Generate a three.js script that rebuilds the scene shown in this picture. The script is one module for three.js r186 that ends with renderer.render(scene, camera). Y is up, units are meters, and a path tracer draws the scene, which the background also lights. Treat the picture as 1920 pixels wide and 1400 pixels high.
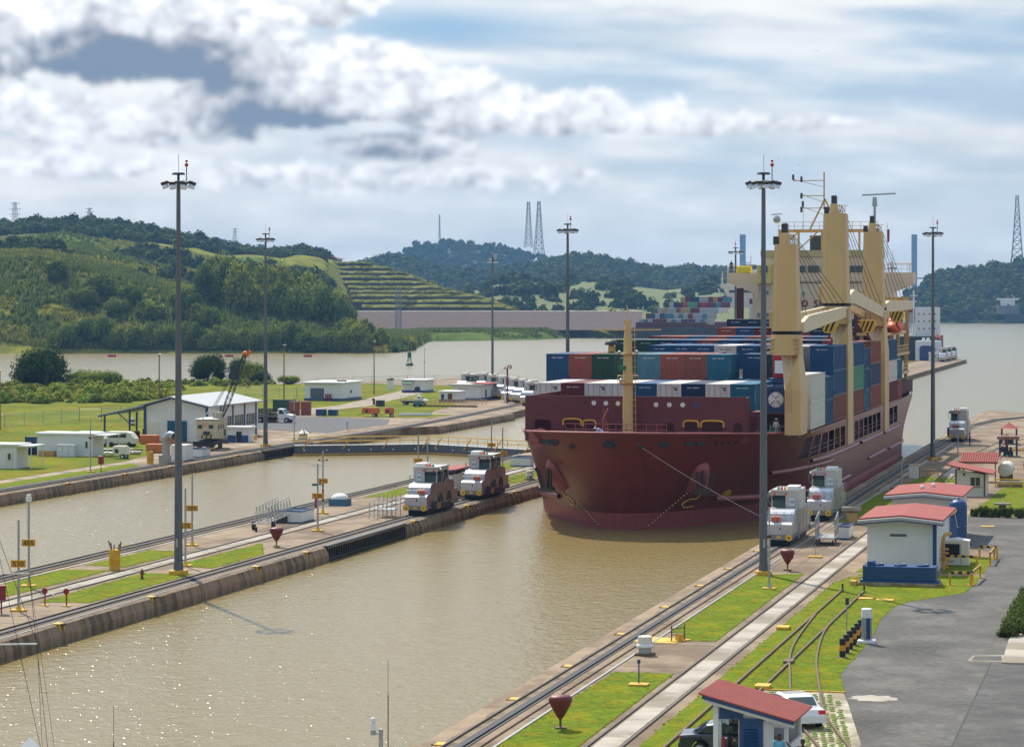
import * as THREE from 'three';
import { mergeGeometries } from 'three/addons/utils/BufferGeometryUtils.js';
import { MarchingCubes } from 'three/addons/objects/MarchingCubes.js';
import { TextGeometry } from 'three/addons/geometries/TextGeometry.js';
import { FontLoader } from 'three/addons/loaders/FontLoader.js';

// ---------------------------------------------------------------- camera, sky, sun, exposure
// x runs across the locks, -z along them towards the lake, y = 0 is the top of the lock walls (metres).
const YAW = 0.24594;                                   // the lens points this far to the left of the lock axis
const scene = new THREE.Scene();
const camera = new THREE.PerspectiveCamera(2 * Math.atan(834 / 4900) * 180 / Math.PI, 1920 / 1668, 2, 30000);
camera.setViewOffset(1920, 1668, 0, 268, 1920, 1400);  // level camera, lens shifted down
camera.position.set(0, 19.6, 0);
camera.rotation.y = YAW;
const renderer = new THREE.WebGLRenderer();
renderer.toneMapping = THREE.LinearToneMapping;
renderer.toneMappingExposure = 1.09;
renderer.shadowMap.enabled = true;

const sunDir = new THREE.Vector3(-13.9, 28.3, -19.5).normalize();
const sun = new THREE.DirectionalLight(new THREE.Color().setRGB(1.0, 0.91, 0.76), 4.7);
sun.position.copy(sunDir).multiplyScalar(900); sun.position.x -= 60; sun.position.z -= 230;
sun.target.position.set(-60, 0, -230);
sun.castShadow = true; sun.shadow.radius = 1; sun.shadow.mapSize.set(4096, 4096);
Object.assign(sun.shadow.camera, { left: -320, right: 320, top: 320, bottom: -320, near: 10, far: 2500 });
sun.name = 'sun'; scene.add(sun, sun.target);

// ---------------------------------------------------------------- noise
const hash = (x, y, z = 0) => { let h = Math.imul(x, 374761393) ^ Math.imul(y, 668265263) ^ Math.imul(z, 2147483647 ^ 0x5bd1e995); h = Math.imul(h ^ (h >>> 13), 1274126177); h ^= h >>> 16; return (h >>> 0) / 4294967296; };
const fade = (t) => t * t * (3 - 2 * t), lerp = (a, b, t) => a + (b - a) * t, clamp = (x, a = 0, b = 1) => x < a ? a : x > b ? b : x;
const sstep = (a, b, x) => fade(clamp((x - a) / (b - a)));
function vn(x, y, s = 0) {
  const i = Math.floor(x), j = Math.floor(y), u = fade(x - i), v = fade(y - j);
  return lerp(lerp(hash(i, j, s), hash(i + 1, j, s), u), lerp(hash(i, j + 1, s), hash(i + 1, j + 1, s), u), v);
}
function fbm(x, y, o = 5, s = 0) { let a = 0, w = 0.5, t = 0; for (let k = 0; k < o; k++) { a += w * vn(x, y, s + k * 17); t += w; w *= 0.5; x = x * 2.03 + 5.2; y = y * 2.03 + 1.3; } return a / t; }
function pn(x, y, p, s = 0) { const i = Math.floor(x), j = Math.floor(y), u = fade(x - i), v = fade(y - j), m = (k) => ((k % p) + p) % p; return lerp(lerp(hash(m(i), m(j), s), hash(m(i + 1), m(j), s), u), lerp(hash(m(i), m(j + 1), s), hash(m(i + 1), m(j + 1), s), u), v); }
function pfbm(u, v, p, o, s = 0) { let a = 0, w = 0.5, t = 0; for (let k = 0; k < o; k++) { a += w * pn(u * p, v * p, p, s + k * 31); t += w; w *= 0.55; p *= 2; } return a / t; }
function rng(seed) { let a = seed >>> 0; return () => { a = (a + 0x6D2B79F5) | 0; let t = Math.imul(a ^ (a >>> 15), 1 | a); t = (t + Math.imul(t ^ (t >>> 7), 61 | t)) ^ t; return ((t ^ (t >>> 14)) >>> 0) / 4294967296; }; }

// ---------------------------------------------------------------- the sky: air and clouds, 85.5 units to a degree, 0 at the horizon
const CUMULUS = [ // azimuth, height, half width, half height, strength: the cumulus bank left of the middle and its tail to the right
  [-930, 520, 250, 110, 1.1], [-660, 480, 250, 120, 1.2], [-430, 560, 170, 80, 1], [-330, 425, 120, 60, 1], [-240, 445, 80, 42, .8], [-410, 368, 190, 70, 1.25], [-180, 372, 170, 62, 1.05],
  [-40, 345, 180, 58, 1], [130, 345, 190, 46, .85], [330, 332, 200, 28, .66], [540, 329, 125, 17, .55], [-210, 285, 150, 34, .9], [-900, 350, 120, 50, .7], [-1040, 480, 160, 130, 1.1], [-560, 345, 130, 60, .8],
  [-700, 320, 200, 44, .5], [-90, 225, 170, 26, .4], [-420, 225, 150, 30, .3], [-820, 250, 160, 24, .35],
];
function bank(a, e) {
  let d = -1;
  if (Math.abs(a) < 1700 && e < 900) for (const [u, v, rx, ry, w] of CUMULUS) {
    const dx = (a - u) / rx, dy = (e - v) / (e < v ? ry * 0.6 : ry), q = dx * dx + dy * dy;
    if (q < 4) { const t = w * (1 - q); if (t > d) d = t; }
  }
  const out = Math.max(sstep(1000, 1500, Math.abs(a)), sstep(640, 980, e));      // the rest of the sky carries the same kind of clouds
  if (out > 0) d = Math.max(d, lerp(-1, (vn(a / 520 + 9, e / 260, 77) - 0.55) * 4 * (e > 120 ? 1 : e / 120), out));
  return d;
}
function cloudDensity(a, e, o) {
  const s = bank(a, e);
  if (s < -0.85) return -1;
  const wx = (vn(a / 60, e / 60, 5) - 0.5) * 40, wy = (vn(a / 60, e / 60, 6) - 0.5) * 30;
  let n = 0, w = 0.5, f = 1 / 120, t = 0;
  for (let k = 0; k < o; k++) { const q = vn((a + wx) * f + k * 7.1, (e + wy) * f * 1.25 + k * 3.3, 40 + k); n += w * (1 - Math.abs(2 * q - 1)); t += w; w *= 0.56; f *= 2.05; }
  return s * 0.8 + (n / t - 0.52) * 1.9;
}
const BASES = [[-890, 428, 120, 30, .62], [-700, 438, 165, 50, 1], [-610, 408, 150, 28, .9], [-470, 335, 110, 36, 1], [-370, 320, 165, 28, 1], [-290, 314, 110, 20, .95], [-255, 268, 120, 22, .7], [-900, 275, 90, 22, .25]];   // slate undersides
function skyColor(a, e) { // a, e in those units; returns linear rgb
  const el = Math.max(e, 0) / 85.5, up = 1 - Math.exp(-el / 4.2);
  let r = lerp(0.66, 0.07, up), g = lerp(0.71, 0.30, up), b = lerp(0.72, 0.55, up);
  // thin high veils, drawn out along the wind, thickest low down
  const sl = e + a * 0.05, c1 = fbm(a / 520 + 3, sl / 85 + 20, 5, 300), c2 = fbm(a / 230, sl / 30, 6, 320), c3 = fbm(a / 90, e / 60, 5, 340), hi = sstep(900, 560, e);
  let veil = 0.30 * hi + sstep(0.36, 0.64, c1 * 0.6 + c2 * 0.4) * lerp(0.2, 0.55, hi);
  veil = Math.max(veil, sstep(400, 40, e) * 0.9 * (0.70 + 0.5 * c2));
  veil *= 1 - 0.95 * Math.exp(-(((a + 130) / 310) ** 2) - (((e - 512) / 46) ** 2));
  veil = clamp(veil + (0.40 * Math.exp(-(((a - 330) / 420) ** 2) - (((e - 560) / 40) ** 2)) + 0.5 * Math.exp(-(((a + 60) / 330) ** 2) - (((e - 465) / 16) ** 2))) * (0.4 + c2) + 0.45 * Math.exp(-(((a + 620) / 620) ** 2) - (((e - 300) / 190) ** 2)) * (0.5 + c3));
  const vw = lerp(0.68, 0.88, c2) * lerp(1, 0.86 + 0.30 * c3, sstep(520, 260, e));
  r = lerp(r, vw * 0.99, veil); g = lerp(g, vw * 1.0, veil); b = lerp(b, vw * 0.995, veil);
  // cumulus: white heads, slate bases
  const d = cloudDensity(a, e, 8);
  if (d > -0.16) {
    const near = Math.max(0, cloudDensity(a - 5, e + 10, 7)) - Math.max(0, d), det = fbm(a / 26, e / 20, 6, 90), wa = a + (vn(a / 50, e / 40, 91) - 0.5) * 90, we = e + (vn(a / 45, e / 30, 92) - 0.5) * 34;
    let dk = 0; for (const [u, v, rx, ry, w] of BASES) { const dx = (wa - u) / rx, dy = (we - v) / (we < v ? ry * 0.7 : ry * 1.2), q = Math.exp(-dx * dx - dy * dy) * w; dk = dk + q - dk * q; }
    if (Math.abs(a) > 1100 || e > 660) dk = Math.max(dk, 0.5 * sstep(0.3, 1.2, d) * vn(a / 200, e / 90, 95));
    const l = clamp(0.76 - dk * (0.75 + 0.7 * det) - clamp(near, -0.35, 0.5) * 0.50 + (det - 0.5) * 1.05, 0.0, 1.0), al = sstep(-0.16, 0.34, d) * lerp(0.45, 1, sstep(40, 300, e));
    r = lerp(r, lerp(0.14, 0.98, l), al); g = lerp(g, lerp(0.175, 0.985, l), al); b = lerp(b, lerp(0.245, 1.0, l), al);
  }
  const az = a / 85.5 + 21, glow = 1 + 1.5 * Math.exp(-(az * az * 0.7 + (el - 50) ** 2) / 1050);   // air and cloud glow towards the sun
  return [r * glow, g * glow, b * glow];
}
const SKY_W = 4096, SKY_H = 2048, skyData = new Float32Array(SKY_W * SKY_H * 4);
{
  const r0 = Math.atan2(-Math.cos(YAW), -Math.sin(YAW)), K = 85.5 * 180 / Math.PI;
  for (let row = 0; row < SKY_H; row++) {
    const e = ((row + 0.5) / SKY_H - 0.5) * Math.PI * K;
    const step = e > 2400 ? 4 : e > 1100 ? 2 : 1, low = e < 0;
    for (let col = 0; col < SKY_W; col += low ? SKY_W : step) {
      let a = ((col + 0.5) / SKY_W - 0.5) * 2 * Math.PI - r0; a = Math.atan2(Math.sin(a), Math.cos(a)) * K;
      const squeeze = Math.max(0.12, Math.cos(Math.min(1.5, e / K)));
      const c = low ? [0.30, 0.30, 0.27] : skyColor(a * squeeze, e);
      for (let k = 0; k < (low ? SKY_W : step); k++) { const o = (row * SKY_W + col + k) * 4; skyData[o] = c[0]; skyData[o + 1] = c[1]; skyData[o + 2] = c[2]; skyData[o + 3] = 1; }
    }
  }
}
const skyTex = new THREE.DataTexture(skyData, SKY_W, SKY_H, THREE.RGBAFormat, THREE.FloatType);
skyTex.mapping = THREE.EquirectangularReflectionMapping; skyTex.magFilter = skyTex.minFilter = THREE.LinearFilter; skyTex.needsUpdate = true;
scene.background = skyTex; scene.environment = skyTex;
scene.fog = new THREE.FogExp2(new THREE.Color().setRGB(0.30, 0.60, 1.0), 0.00009);   // haze over the lake

// ---------------------------------------------------------------- geometry helpers
const V = (x, y, z) => new THREE.Vector3(x, y, z);
const UPV = V(0, 1, 0);
function xf(g, o = {}) {
  const m = new THREE.Matrix4().compose(V(o.x || 0, o.y || 0, o.z || 0), new THREE.Quaternion().setFromEuler(new THREE.Euler(o.rx || 0, o.ry || 0, o.rz || 0, o.order || 'YXZ')), V(o.sx || o.s || 1, o.sy || o.s || 1, o.sz || o.s || 1));
  g.applyMatrix4(m); return g;
}
function bx(w, h, d, x = 0, y = 0, z = 0, o) { const g = new THREE.BoxGeometry(w, h, d); g.translate(0, h / 2, 0); return xf(g, { x, y, z, ...o }); }
function cy(rt, rb, h, x = 0, y = 0, z = 0, n = 12, o) { const g = new THREE.CylinderGeometry(rt, rb, h, n); g.translate(0, h / 2, 0); return xf(g, { x, y, z, ...o }); }
function sp(r, x = 0, y = 0, z = 0, o) { return xf(new THREE.SphereGeometry(r, 14, 10), { x, y, z, ...o }); }
function bar(p, q, r, n = 6) {
  const a = V(...p), b = V(...q), d = b.clone().sub(a), L = d.length(), g = new THREE.CylinderGeometry(r, r, L, n, 1);
  g.applyQuaternion(new THREE.Quaternion().setFromUnitVectors(UPV, d.normalize())); a.add(b).multiplyScalar(0.5); g.translate(a.x, a.y, a.z); return g;
}
function bm(p, q, w, h) { // a beam of section w (across) x h (upright) from p to q
  const a = V(...p), b = V(...q), d = b.clone().sub(a), L = d.length(), g = new THREE.BoxGeometry(w, h, L);
  const m = new THREE.Matrix4().lookAt(b, a, Math.abs(d.y / L) > 0.98 ? V(1, 0, 0) : UPV); a.add(b).multiplyScalar(0.5);
  g.applyMatrix4(m); g.translate(a.x, a.y, a.z); return g;
}
function pr(pts, depth, o, holes, bevel = 0) { // polygon in xy, extruded along z, centred
  const s = new THREE.Shape(pts.map(([x, y]) => new THREE.Vector2(x, y)));
  if (holes) for (const h of holes) s.holes.push(h.isPath ? h : new THREE.Path(h.map(([x, y]) => new THREE.Vector2(x, y))));
  const g = new THREE.ExtrudeGeometry(s, { depth: depth - 2 * bevel, bevelEnabled: bevel > 0, bevelThickness: bevel, bevelSize: bevel, bevelOffset: -bevel, bevelSegments: 2, curveSegments: 10 });
  g.translate(0, 0, -depth / 2 + bevel); return xf(g, o);
}
function rbx(w, h, d, x = 0, y = 0, z = 0, b = 0.05, o) { const g = pr([[-w / 2, 0], [w / 2, 0], [w / 2, h], [-w / 2, h]], d, {}, null, b); return xf(g, { x, y, z, ...o }); }
function flat(pts, y, th = 0.3) { // ground sheet from [x, D] points: a slab with its top at y
  const s = new THREE.Shape(pts.map(([x, d]) => new THREE.Vector2(x, d)));
  const g = new THREE.ExtrudeGeometry(s, { depth: th, bevelEnabled: false }); g.rotateX(-Math.PI / 2); g.translate(0, y - th, 0); return g;
}
function lathe(pts, n = 20, o) { return xf(new THREE.LatheGeometry(pts.map(([r, y]) => new THREE.Vector2(r, y)), n), o); }
function tube(pts, r, seg = 20, n = 6) { return new THREE.TubeGeometry(new THREE.CatmullRomCurve3(pts.map((p) => V(...p))), seg, r, n); }
function clean(g) { const q = g.index ? g.toNonIndexed() : g; for (const k of Object.keys(q.attributes)) if (!['position', 'normal', 'color'].includes(k)) q.deleteAttribute(k); q.morphAttributes = {}; q.clearGroups(); return q; }
function boxUV(g) {
  const p = g.attributes.position, n = g.attributes.normal, uv = new Float32Array(p.count * 2);
  for (let i = 0; i < p.count; i++) {
    const ax = Math.abs(n.getX(i)), ay = Math.abs(n.getY(i)), az = Math.abs(n.getZ(i)), x = p.getX(i), y = p.getY(i), z = p.getZ(i);
    if (ay > ax && ay > az) { uv[2 * i] = x; uv[2 * i + 1] = z; } else if (ax > az) { uv[2 * i] = z; uv[2 * i + 1] = y; } else { uv[2 * i] = x; uv[2 * i + 1] = y; }
  }
  g.setAttribute('uv', new THREE.BufferAttribute(uv, 2)); return g;
}
function join(geos) { geos = [].concat(geos).map(clean); const g = geos.length > 1 ? mergeGeometries(geos) : geos[0]; return boxUV(g); }
function mesh(name, geos, m, parent = scene) {
  const o = new THREE.Mesh(geos.isBufferGeometry && geos.attributes.uv && geos.userData.ready ? geos : join(geos), m);
  o.name = parent === scene ? numbered(name) : name; o.castShadow = o.receiveShadow = true; parent.add(o); return o;
}
const ready = (geos) => { const g = join(geos); g.userData.ready = true; return g; };     // for geometries that several parts share
const used = new Map();
function numbered(name) { name = name.replace(/_\d{3}$/, ''); const n = used.get(name) ?? 0; used.set(name, n + 1); return n ? name + '_' + String(n).padStart(3, '0') : name; }
function tag(o, label, category, group) { o.userData = { label, category }; if (group) o.userData.group = group; return o; }
function thing(name, label, category, x, D, o = {}) {
  const g = new THREE.Group(); g.name = numbered(name); g.position.set(x, o.y || 0, -D); g.rotation.y = o.ry || 0; scene.add(g); return tag(g, label, category, o.group);
}
function dup(src, label, x, D, o = {}) {
  const g = src.clone(); g.name = numbered(src.name); g.position.set(x, o.y || 0, -D); g.rotation.y = o.ry || 0; if (o.s) g.scale.setScalar(o.s); scene.add(g);
  g.userData = { ...src.userData, label }; if (o.group) g.userData.group = o.group; return g;
}
function struct(name, geos, m) { const o = mesh(name, geos, m); o.userData = { kind: 'structure' }; return o; }
const ORD = ['first', 'second', 'third', 'fourth', 'fifth', 'sixth', 'seventh', 'eighth', 'ninth', 'tenth', 'eleventh', 'twelfth', 'thirteenth', 'fourteenth', 'fifteenth', 'sixteenth', 'seventeenth', 'eighteenth', 'nineteenth', 'twentieth'];

// ---------------------------------------------------------------- textures (multipliers of a colour, in linear values) and materials
function tex(n, fn, h = n) {
  const d = new Uint8Array(n * h * 4);
  for (let j = 0; j < h; j++) for (let i = 0; i < n; i++) { const c = fn((i + 0.5) / n, (j + 0.5) / h), o = (j * n + i) * 4, a = typeof c === 'number' ? [c, c, c] : c; for (let k = 0; k < 3; k++) d[o + k] = clamp(a[k]) * 255; d[o + 3] = 255; }
  const t = new THREE.DataTexture(d, n, h); t.wrapS = t.wrapT = THREE.RepeatWrapping; t.magFilter = THREE.LinearFilter; t.minFilter = THREE.LinearFilter; t.needsUpdate = true; return t;
}
const rep = (t, sx, sy = sx) => { const c = t.clone(); c.repeat.set(1 / sx, 1 / sy); c.needsUpdate = true; return c; };
const T = {};
T.grain = tex(512, (u, v) => 0.62 + 0.38 * pfbm(u, v, 8, 6, 1));
T.concrete = tex(1024, (u, v) => { const a = pfbm(u, v, 4, 7, 2), b = pfbm(u, v, 24, 4, 3), c = pfbm(u, v, 6, 5, 4), st = sstep(0.44, 0.66, c), k = 0.36 + 0.48 * a + 0.30 * b; return [k * lerp(1, 0.62, st), k * lerp(1, 0.58, st) * 0.985, k * lerp(1, 0.52, st) * 0.97]; });
T.streak = tex(512, (u, v) => { const a = pn(u * 64, v * 2, 64, 5) * 0.5 + pn(u * 128, v * 4, 128, 6) * 0.3 + pfbm(u, v, 8, 4, 7) * 0.4; return 0.42 + 0.6 * a; });
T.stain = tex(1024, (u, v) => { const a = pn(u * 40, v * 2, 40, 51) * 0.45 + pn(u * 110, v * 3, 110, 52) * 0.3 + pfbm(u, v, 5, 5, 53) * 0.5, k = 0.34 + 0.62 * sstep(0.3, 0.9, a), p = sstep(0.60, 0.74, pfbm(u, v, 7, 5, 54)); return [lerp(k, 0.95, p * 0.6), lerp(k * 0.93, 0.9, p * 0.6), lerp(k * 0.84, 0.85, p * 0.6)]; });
T.paint = tex(512, (u, v) => 0.78 + 0.20 * pfbm(u, v, 4, 5, 8) + 0.04 * (pn(u * 64, v * 4, 64, 9)));
T.grass = tex(1024, (u, v) => { const a = pfbm(u, v, 4, 4, 10), b = pfbm(u, v, 80, 3, 11), m = pfbm(u, v, 30, 3, 19), c = pfbm(u, v, 10, 4, 12), k = 0.02 + 0.62 * b + 0.56 * m + 0.26 * a, y = sstep(0.44, 0.66, c), s = sstep(0.62, 0.76, pfbm(u, v, 16, 4, 18)); return [k * lerp(0.80, 1.12, y) * lerp(1, 1.05, s), k * 0.97 * lerp(1, 0.82, s), k * lerp(1.0, 0.72, y)]; });
T.meadow = tex(1024, (u, v) => { const a = pfbm(u, v, 5, 6, 110), b = pfbm(u, v, 60, 3, 111), y = sstep(0.42, 0.62, pfbm(u, v, 9, 5, 112)), d = sstep(0.62, 0.72, pfbm(u, v, 7, 5, 113)), k = 0.35 + 0.4 * a + 0.35 * b; return [k * lerp(0.78, 1.1, y) * lerp(1, 0.95, d), k * lerp(0.95, 1.0, y) * lerp(1, 0.75, d), k]; });
T.asphalt = tex(1024, (u, v) => { const a = pfbm(u, v, 4, 5, 13), b = pfbm(u, v, 128, 2, 14), c = pfbm(u, v, 10, 4, 15); return (0.10 + 0.62 * a + 0.40 * b) * lerp(0.92, 1.28, sstep(0.46, 0.68, c)); });
T.gravel = tex(512, (u, v) => 0.35 + 0.65 * Math.pow(pfbm(u, v, 64, 3, 16), 1.2));
T.wave = (() => { // ripples: short crests drawn out across the view, in two directions
  return tex(1024, (u, v) => { const w = pfbm(u, v, 5, 4, 20) * 0.55, a = pn(u * 34 + w * 3, v * 84 + w * 5, 4096, 21), p1 = pn(((u * 22) % 22 + 22) % 22, v * 60, 1000, 22); return 0.30 * pfbm(u, v, 18, 5, 23) + 0.36 * (pn(u * 40, v * 96, 8, 24) * 0 + pn(u * 32, v * 32, 32, 25)) + 0.34 * pfbm(u, v, 48, 3, 26); }); })();
T.roofing = tex(512, (u, v) => 0.66 + 0.22 * pfbm(u, v, 5, 5, 27) + 0.12 * pn(u * 64, v * 64, 64, 28));
T.rust = tex(512, (u, v) => { const a = sstep(0.5, 0.72, pfbm(u, v, 6, 5, 29)), k = 0.8 + 0.25 * pfbm(u, v, 12, 4, 30); return [k, k * lerp(1, 0.62, a), k * lerp(1, 0.4, a)]; });
const C = (c) => Array.isArray(c) ? new THREE.Color().setRGB(...c) : new THREE.Color(c);
function mat(c, o = {}) {
  const { size, bump, bsize, ...q } = o, m = new (o.clearcoat || o.transmission || o.sheen || o.ior || o.specularIntensity !== undefined ? THREE.MeshPhysicalMaterial : THREE.MeshStandardMaterial)({ color: C(c), roughness: 0.75, ...q, map: o.map ? rep(o.map, ...[].concat(size || 4)) : null });
  if (bump) { m.bumpMap = rep(bump, bsize || 4); }
  m.side = THREE.DoubleSide; return m;
}
const M = {
  concrete: mat([0.38, 0.272, 0.175], { map: T.concrete, size: 23, bump: T.concrete, bsize: 7, bumpScale: 0.012, roughness: 0.9 }),
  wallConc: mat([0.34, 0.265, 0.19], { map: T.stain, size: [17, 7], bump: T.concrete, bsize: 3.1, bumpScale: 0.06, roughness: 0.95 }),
  palePath: mat([0.53, 0.475, 0.40], { map: T.concrete, size: 17, roughness: 0.9, bump: T.grain, bsize: 1, bumpScale: 0.006 }),
  grass: mat([0.215, 0.245, 0.010], { map: T.grass, size: 9, bump: T.grass, bsize: 3, bumpScale: 0.05, roughness: 1, specularIntensity: 0.2 }),
  meadow: mat([0.23, 0.24, 0.016], { map: T.meadow, size: 47, bump: T.grass, bsize: 6, bumpScale: 0.12, roughness: 1, specularIntensity: 0.2 }),
  asphalt: mat([0.155, 0.14, 0.125], { map: T.asphalt, size: 27, bump: T.asphalt, bsize: 3, bumpScale: 0.006, roughness: 0.92 }),
  asphaltOld: mat([0.125, 0.116, 0.108], { map: T.asphalt, size: 11, bump: T.asphalt, bsize: 3, bumpScale: 0.006, roughness: 0.92 }),
  gravel: mat([0.20, 0.19, 0.19], { map: T.gravel, size: 5, bump: T.gravel, bsize: 3, bumpScale: 0.05, roughness: 1 }),
  rail: mat([0.10, 0.085, 0.075], { map: T.grain, size: 2, roughness: 0.6, metalness: 0.4 }),
  rustRail: mat([0.20, 0.125, 0.08], { map: T.grain, size: 2, roughness: 0.85 }),
  black: mat([0.022, 0.022, 0.026], { map: T.grain, size: 1.5, roughness: 0.7 }),
  white: mat([0.78, 0.78, 0.76], { map: T.paint, size: 6, roughness: 0.65 }),
  cream: mat([0.76, 0.72, 0.60], { map: T.paint, size: 6, roughness: 0.7 }),
  redRoof: mat([0.39, 0.085, 0.068], { map: T.roofing, size: 4, roughness: 0.85, bump: T.grain, bsize: 1.5, bumpScale: 0.008 }),
  navy: mat([0.018, 0.055, 0.17], { map: T.paint, size: 4, roughness: 0.5 }),
  blue: mat([0.008, 0.062, 0.20], { map: T.paint, size: 3, roughness: 0.42 }),
  yellow: mat([0.72, 0.42, 0.02], { map: T.rust, size: 3, roughness: 0.6 }),
  signYellow: mat([0.78, 0.45, 0.02], { roughness: 0.55 }),
  red: mat([0.26, 0.018, 0.022], { map: T.paint, size: 2, roughness: 0.45 }),
  maroon: mat([0.17, 0.022, 0.026], { map: T.paint, size: 2, roughness: 0.5 }),
  galv: mat([0.42, 0.43, 0.43], { map: T.paint, size: 2, roughness: 0.42, metalness: 0.55 }),
  mastGrey: mat([0.15, 0.165, 0.185], { map: T.streak, size: [2, 9], roughness: 0.5, metalness: 0.25 }),
  silver: mat([0.52, 0.52, 0.56], { map: T.paint, size: 1.6, roughness: 0.36, metalness: 0.85 }),
  darkSteel: mat([0.06, 0.06, 0.066], { map: T.grain, size: 1, roughness: 0.6, metalness: 0.3 }),
  rubber: mat([0.02, 0.02, 0.02], { roughness: 0.85 }),
  glass: mat([0.03, 0.055, 0.055], { roughness: 0.06, metalness: 0, ior: 1.5 }),
  wood: mat([0.30, 0.20, 0.11], { map: T.streak, size: 2, roughness: 0.85 }),
  orange: mat([0.62, 0.16, 0.025], { map: T.paint, size: 3, roughness: 0.55 }),
  tan: mat([0.64, 0.43, 0.175], { map: T.paint, size: 9, roughness: 0.5 }),
  tanDeep: mat([0.62, 0.36, 0.09], { map: T.rust, size: 5, roughness: 0.55 }),
  green: mat([0.02, 0.14, 0.085], { map: T.paint, size: 3, roughness: 0.5 }),
  dirt: mat([0.24, 0.17, 0.10], { map: T.gravel, size: 6, roughness: 1 }),
};
// ================================================================ THE SETTING
const from = (u, r) => { const k = (u - 960) / 4900, c = Math.cos(YAW), s = Math.sin(YAW); return [r * (k * c - s), r * (k * s + c)]; };   // bearing and range surveyed from the terrace -> [x, D]
const tab = (t, x) => { if (x <= t[0][0]) return t[0][1]; for (let i = 1; i < t.length; i++) if (x <= t[i][0]) return lerp(t[i - 1][1], t[i][1], (x - t[i - 1][0]) / (t[i][0] - t[i - 1][0])); return t[t.length - 1][1]; };

// ---- water
{
  const wave = tex(1024, (u, v) => 0.36 * pfbm(u, v, 9, 4, 21) + 0.40 * pfbm(u, v, 22, 3, 22) + 0.24 * pfbm(u, v, 64, 2, 23));
  const m = new THREE.MeshPhysicalMaterial({ color: C([0.25, 0.182, 0.066]), roughness: 0.2, ior: 1.33, bumpMap: rep(wave, 11.3), bumpScale: 0.2 });
  const g = new THREE.PlaneGeometry(4600, 7300, 8, 8); g.rotateX(-Math.PI / 2); g.translate(-800, -1.2, -3500);
  struct('water', g, m);
}
// ---- the three pieces of land between the waters
const ribbon = (pts, w, y, h) => { // a strip along [x, D] points
  const g = []; for (let i = 1; i < pts.length; i++) { const [a, b] = pts[i - 1], [c, d] = pts[i]; g.push(bm([a, y + h / 2, -b], [c, y + h / 2, -d], w, h)); } return g;
};
struct('right_bank_ground', [flat([[-32.2, -80], [400, -80], [400, 470], [-24.4, 467], [-29, 479], [-32, 475]], 0, 8)], M.concrete);
struct('center_wall_ground', [flat([[-81.2, -80], [-65.9, -80], [-65.9, 318], [-67, 330], [-67, 908], [-80, 908], [-80, 340], [-81.2, 325]], 0, 0.5), flat([[-80.8, -80], [-66.4, -80], [-66.4, 199], [-69, 200], [-69, 221], [-66.4, 222], [-66.4, 318], [-67.4, 330], [-67.4, 907], [-79.6, 907], [-79.6, 340], [-80.8, 325]], -0.45, 7)], M.concrete);
struct('left_bank_ground', flat([[-115.9, -80], [-115.9, 325], [-118.6, 326], [-118.6, 344], [-115.9, 345], [-115.9, 390], [-112.2, 397], [-112.9, 448], [-114.5, 472], [-122, 500], [-129, 530], [-140, 585], [-158, 640], [-168, 678], [-185, 640], [-207, 597], [-230, 640], [-239, 605], [-240, 570], [-251, 545], [-300, 520], [-700, 500], [-700, -80]], 0, 8), M.concrete);
// lawns
const LAWN = [
  [[-28.75, 95], [-25.15, 95], [-25.25, 135.6], [-28.35, 135.5], [-28.6, 125]], [[-28.62, 152.5], [-28.0, 152.4], [-27.3, 149.1], [-25.3, 149.1], [-25.42, 187.7], [-28.6, 186.2]],
  [[-22.6, 90], [-22.6, 182], [-21.3, 189], [-13, 189], [-12.9, 184], [-13.3, 178], [-16.4, 171.8], [-17, 169], [-17.2, 162], [-16.8, 154.5], [-16.7, 147], [-16.7, 137.5], [-15.7, 131], [-19.83, 131], [-19.83, 90]],
  [[-28.6, 230], [-23.4, 236], [-21.4, 262], [-20.6, 292], [-26.6, 296], [-28.7, 262]], [[-17.8, 243.5], [-5, 242], [30, 242], [30, 296], [-16.6, 290], [-17.2, 262]], [[-22, 190], [-21.6, 199], [-20.9, 199], [-20.9, 190]], [[-15.8, 190], [-12.9, 191], [-12.9, 203], [-15.8, 204]],
  [[-13, 352], [-9, 352], [-9.5, 372], [-14, 370]],
  [[-75, 130], [-78.5, 130], [-78.5, 177.6], [-74.9, 177.8]], [[-78.2, 181], [-77.95, 193], [-75.5, 193], [-74.5, 189.7], [-74.7, 180.3]], [[-71.5, 158], [-68.1, 158.3], [-68.1, 177], [-71.9, 176.6]], [[-71.6, 182], [-68.2, 181], [-68.1, 192], [-71.4, 201]],
  [[-78.3, 250.5], [-78.2, 268], [-75.4, 270], [-75.5, 251]], [[-71.6, 268], [-68.4, 270], [-68.4, 296], [-71.7, 296]], [[-78, 282], [-75, 282], [-75.2, 320], [-78.2, 318]],
  [[-122.4, 60], [-119.2, 60], [-119, 292], [-122.1, 296]], [[-124, 60], [-600, 60], [-600, 498], [-300, 515], [-250, 540], [-238, 600], [-228, 630], [-206, 590], [-183, 600], [-170, 580], [-160, 560], [-152, 470], [-148, 440], [-150, 425], [-155, 395], [-128, 322], [-124.5, 300]],
  [[-151, 470], [-160, 560], [-170, 590], [-160, 590], [-138, 500], [-131, 478], [-128, 452], [-124.5, 438], [-120.5, 438], [-121, 425], [-140, 425], [-146, 440]],
];
LAWN.forEach((p, i) => { const o = mesh(i === 0 ? 'lawn' : 'lawn', flat(p, 0.025 + (i === 2 ? 0.004 : 0), 0.1), i > 15 ? M.meadow : M.grass); o.userData = { kind: 'structure' }; });
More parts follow.
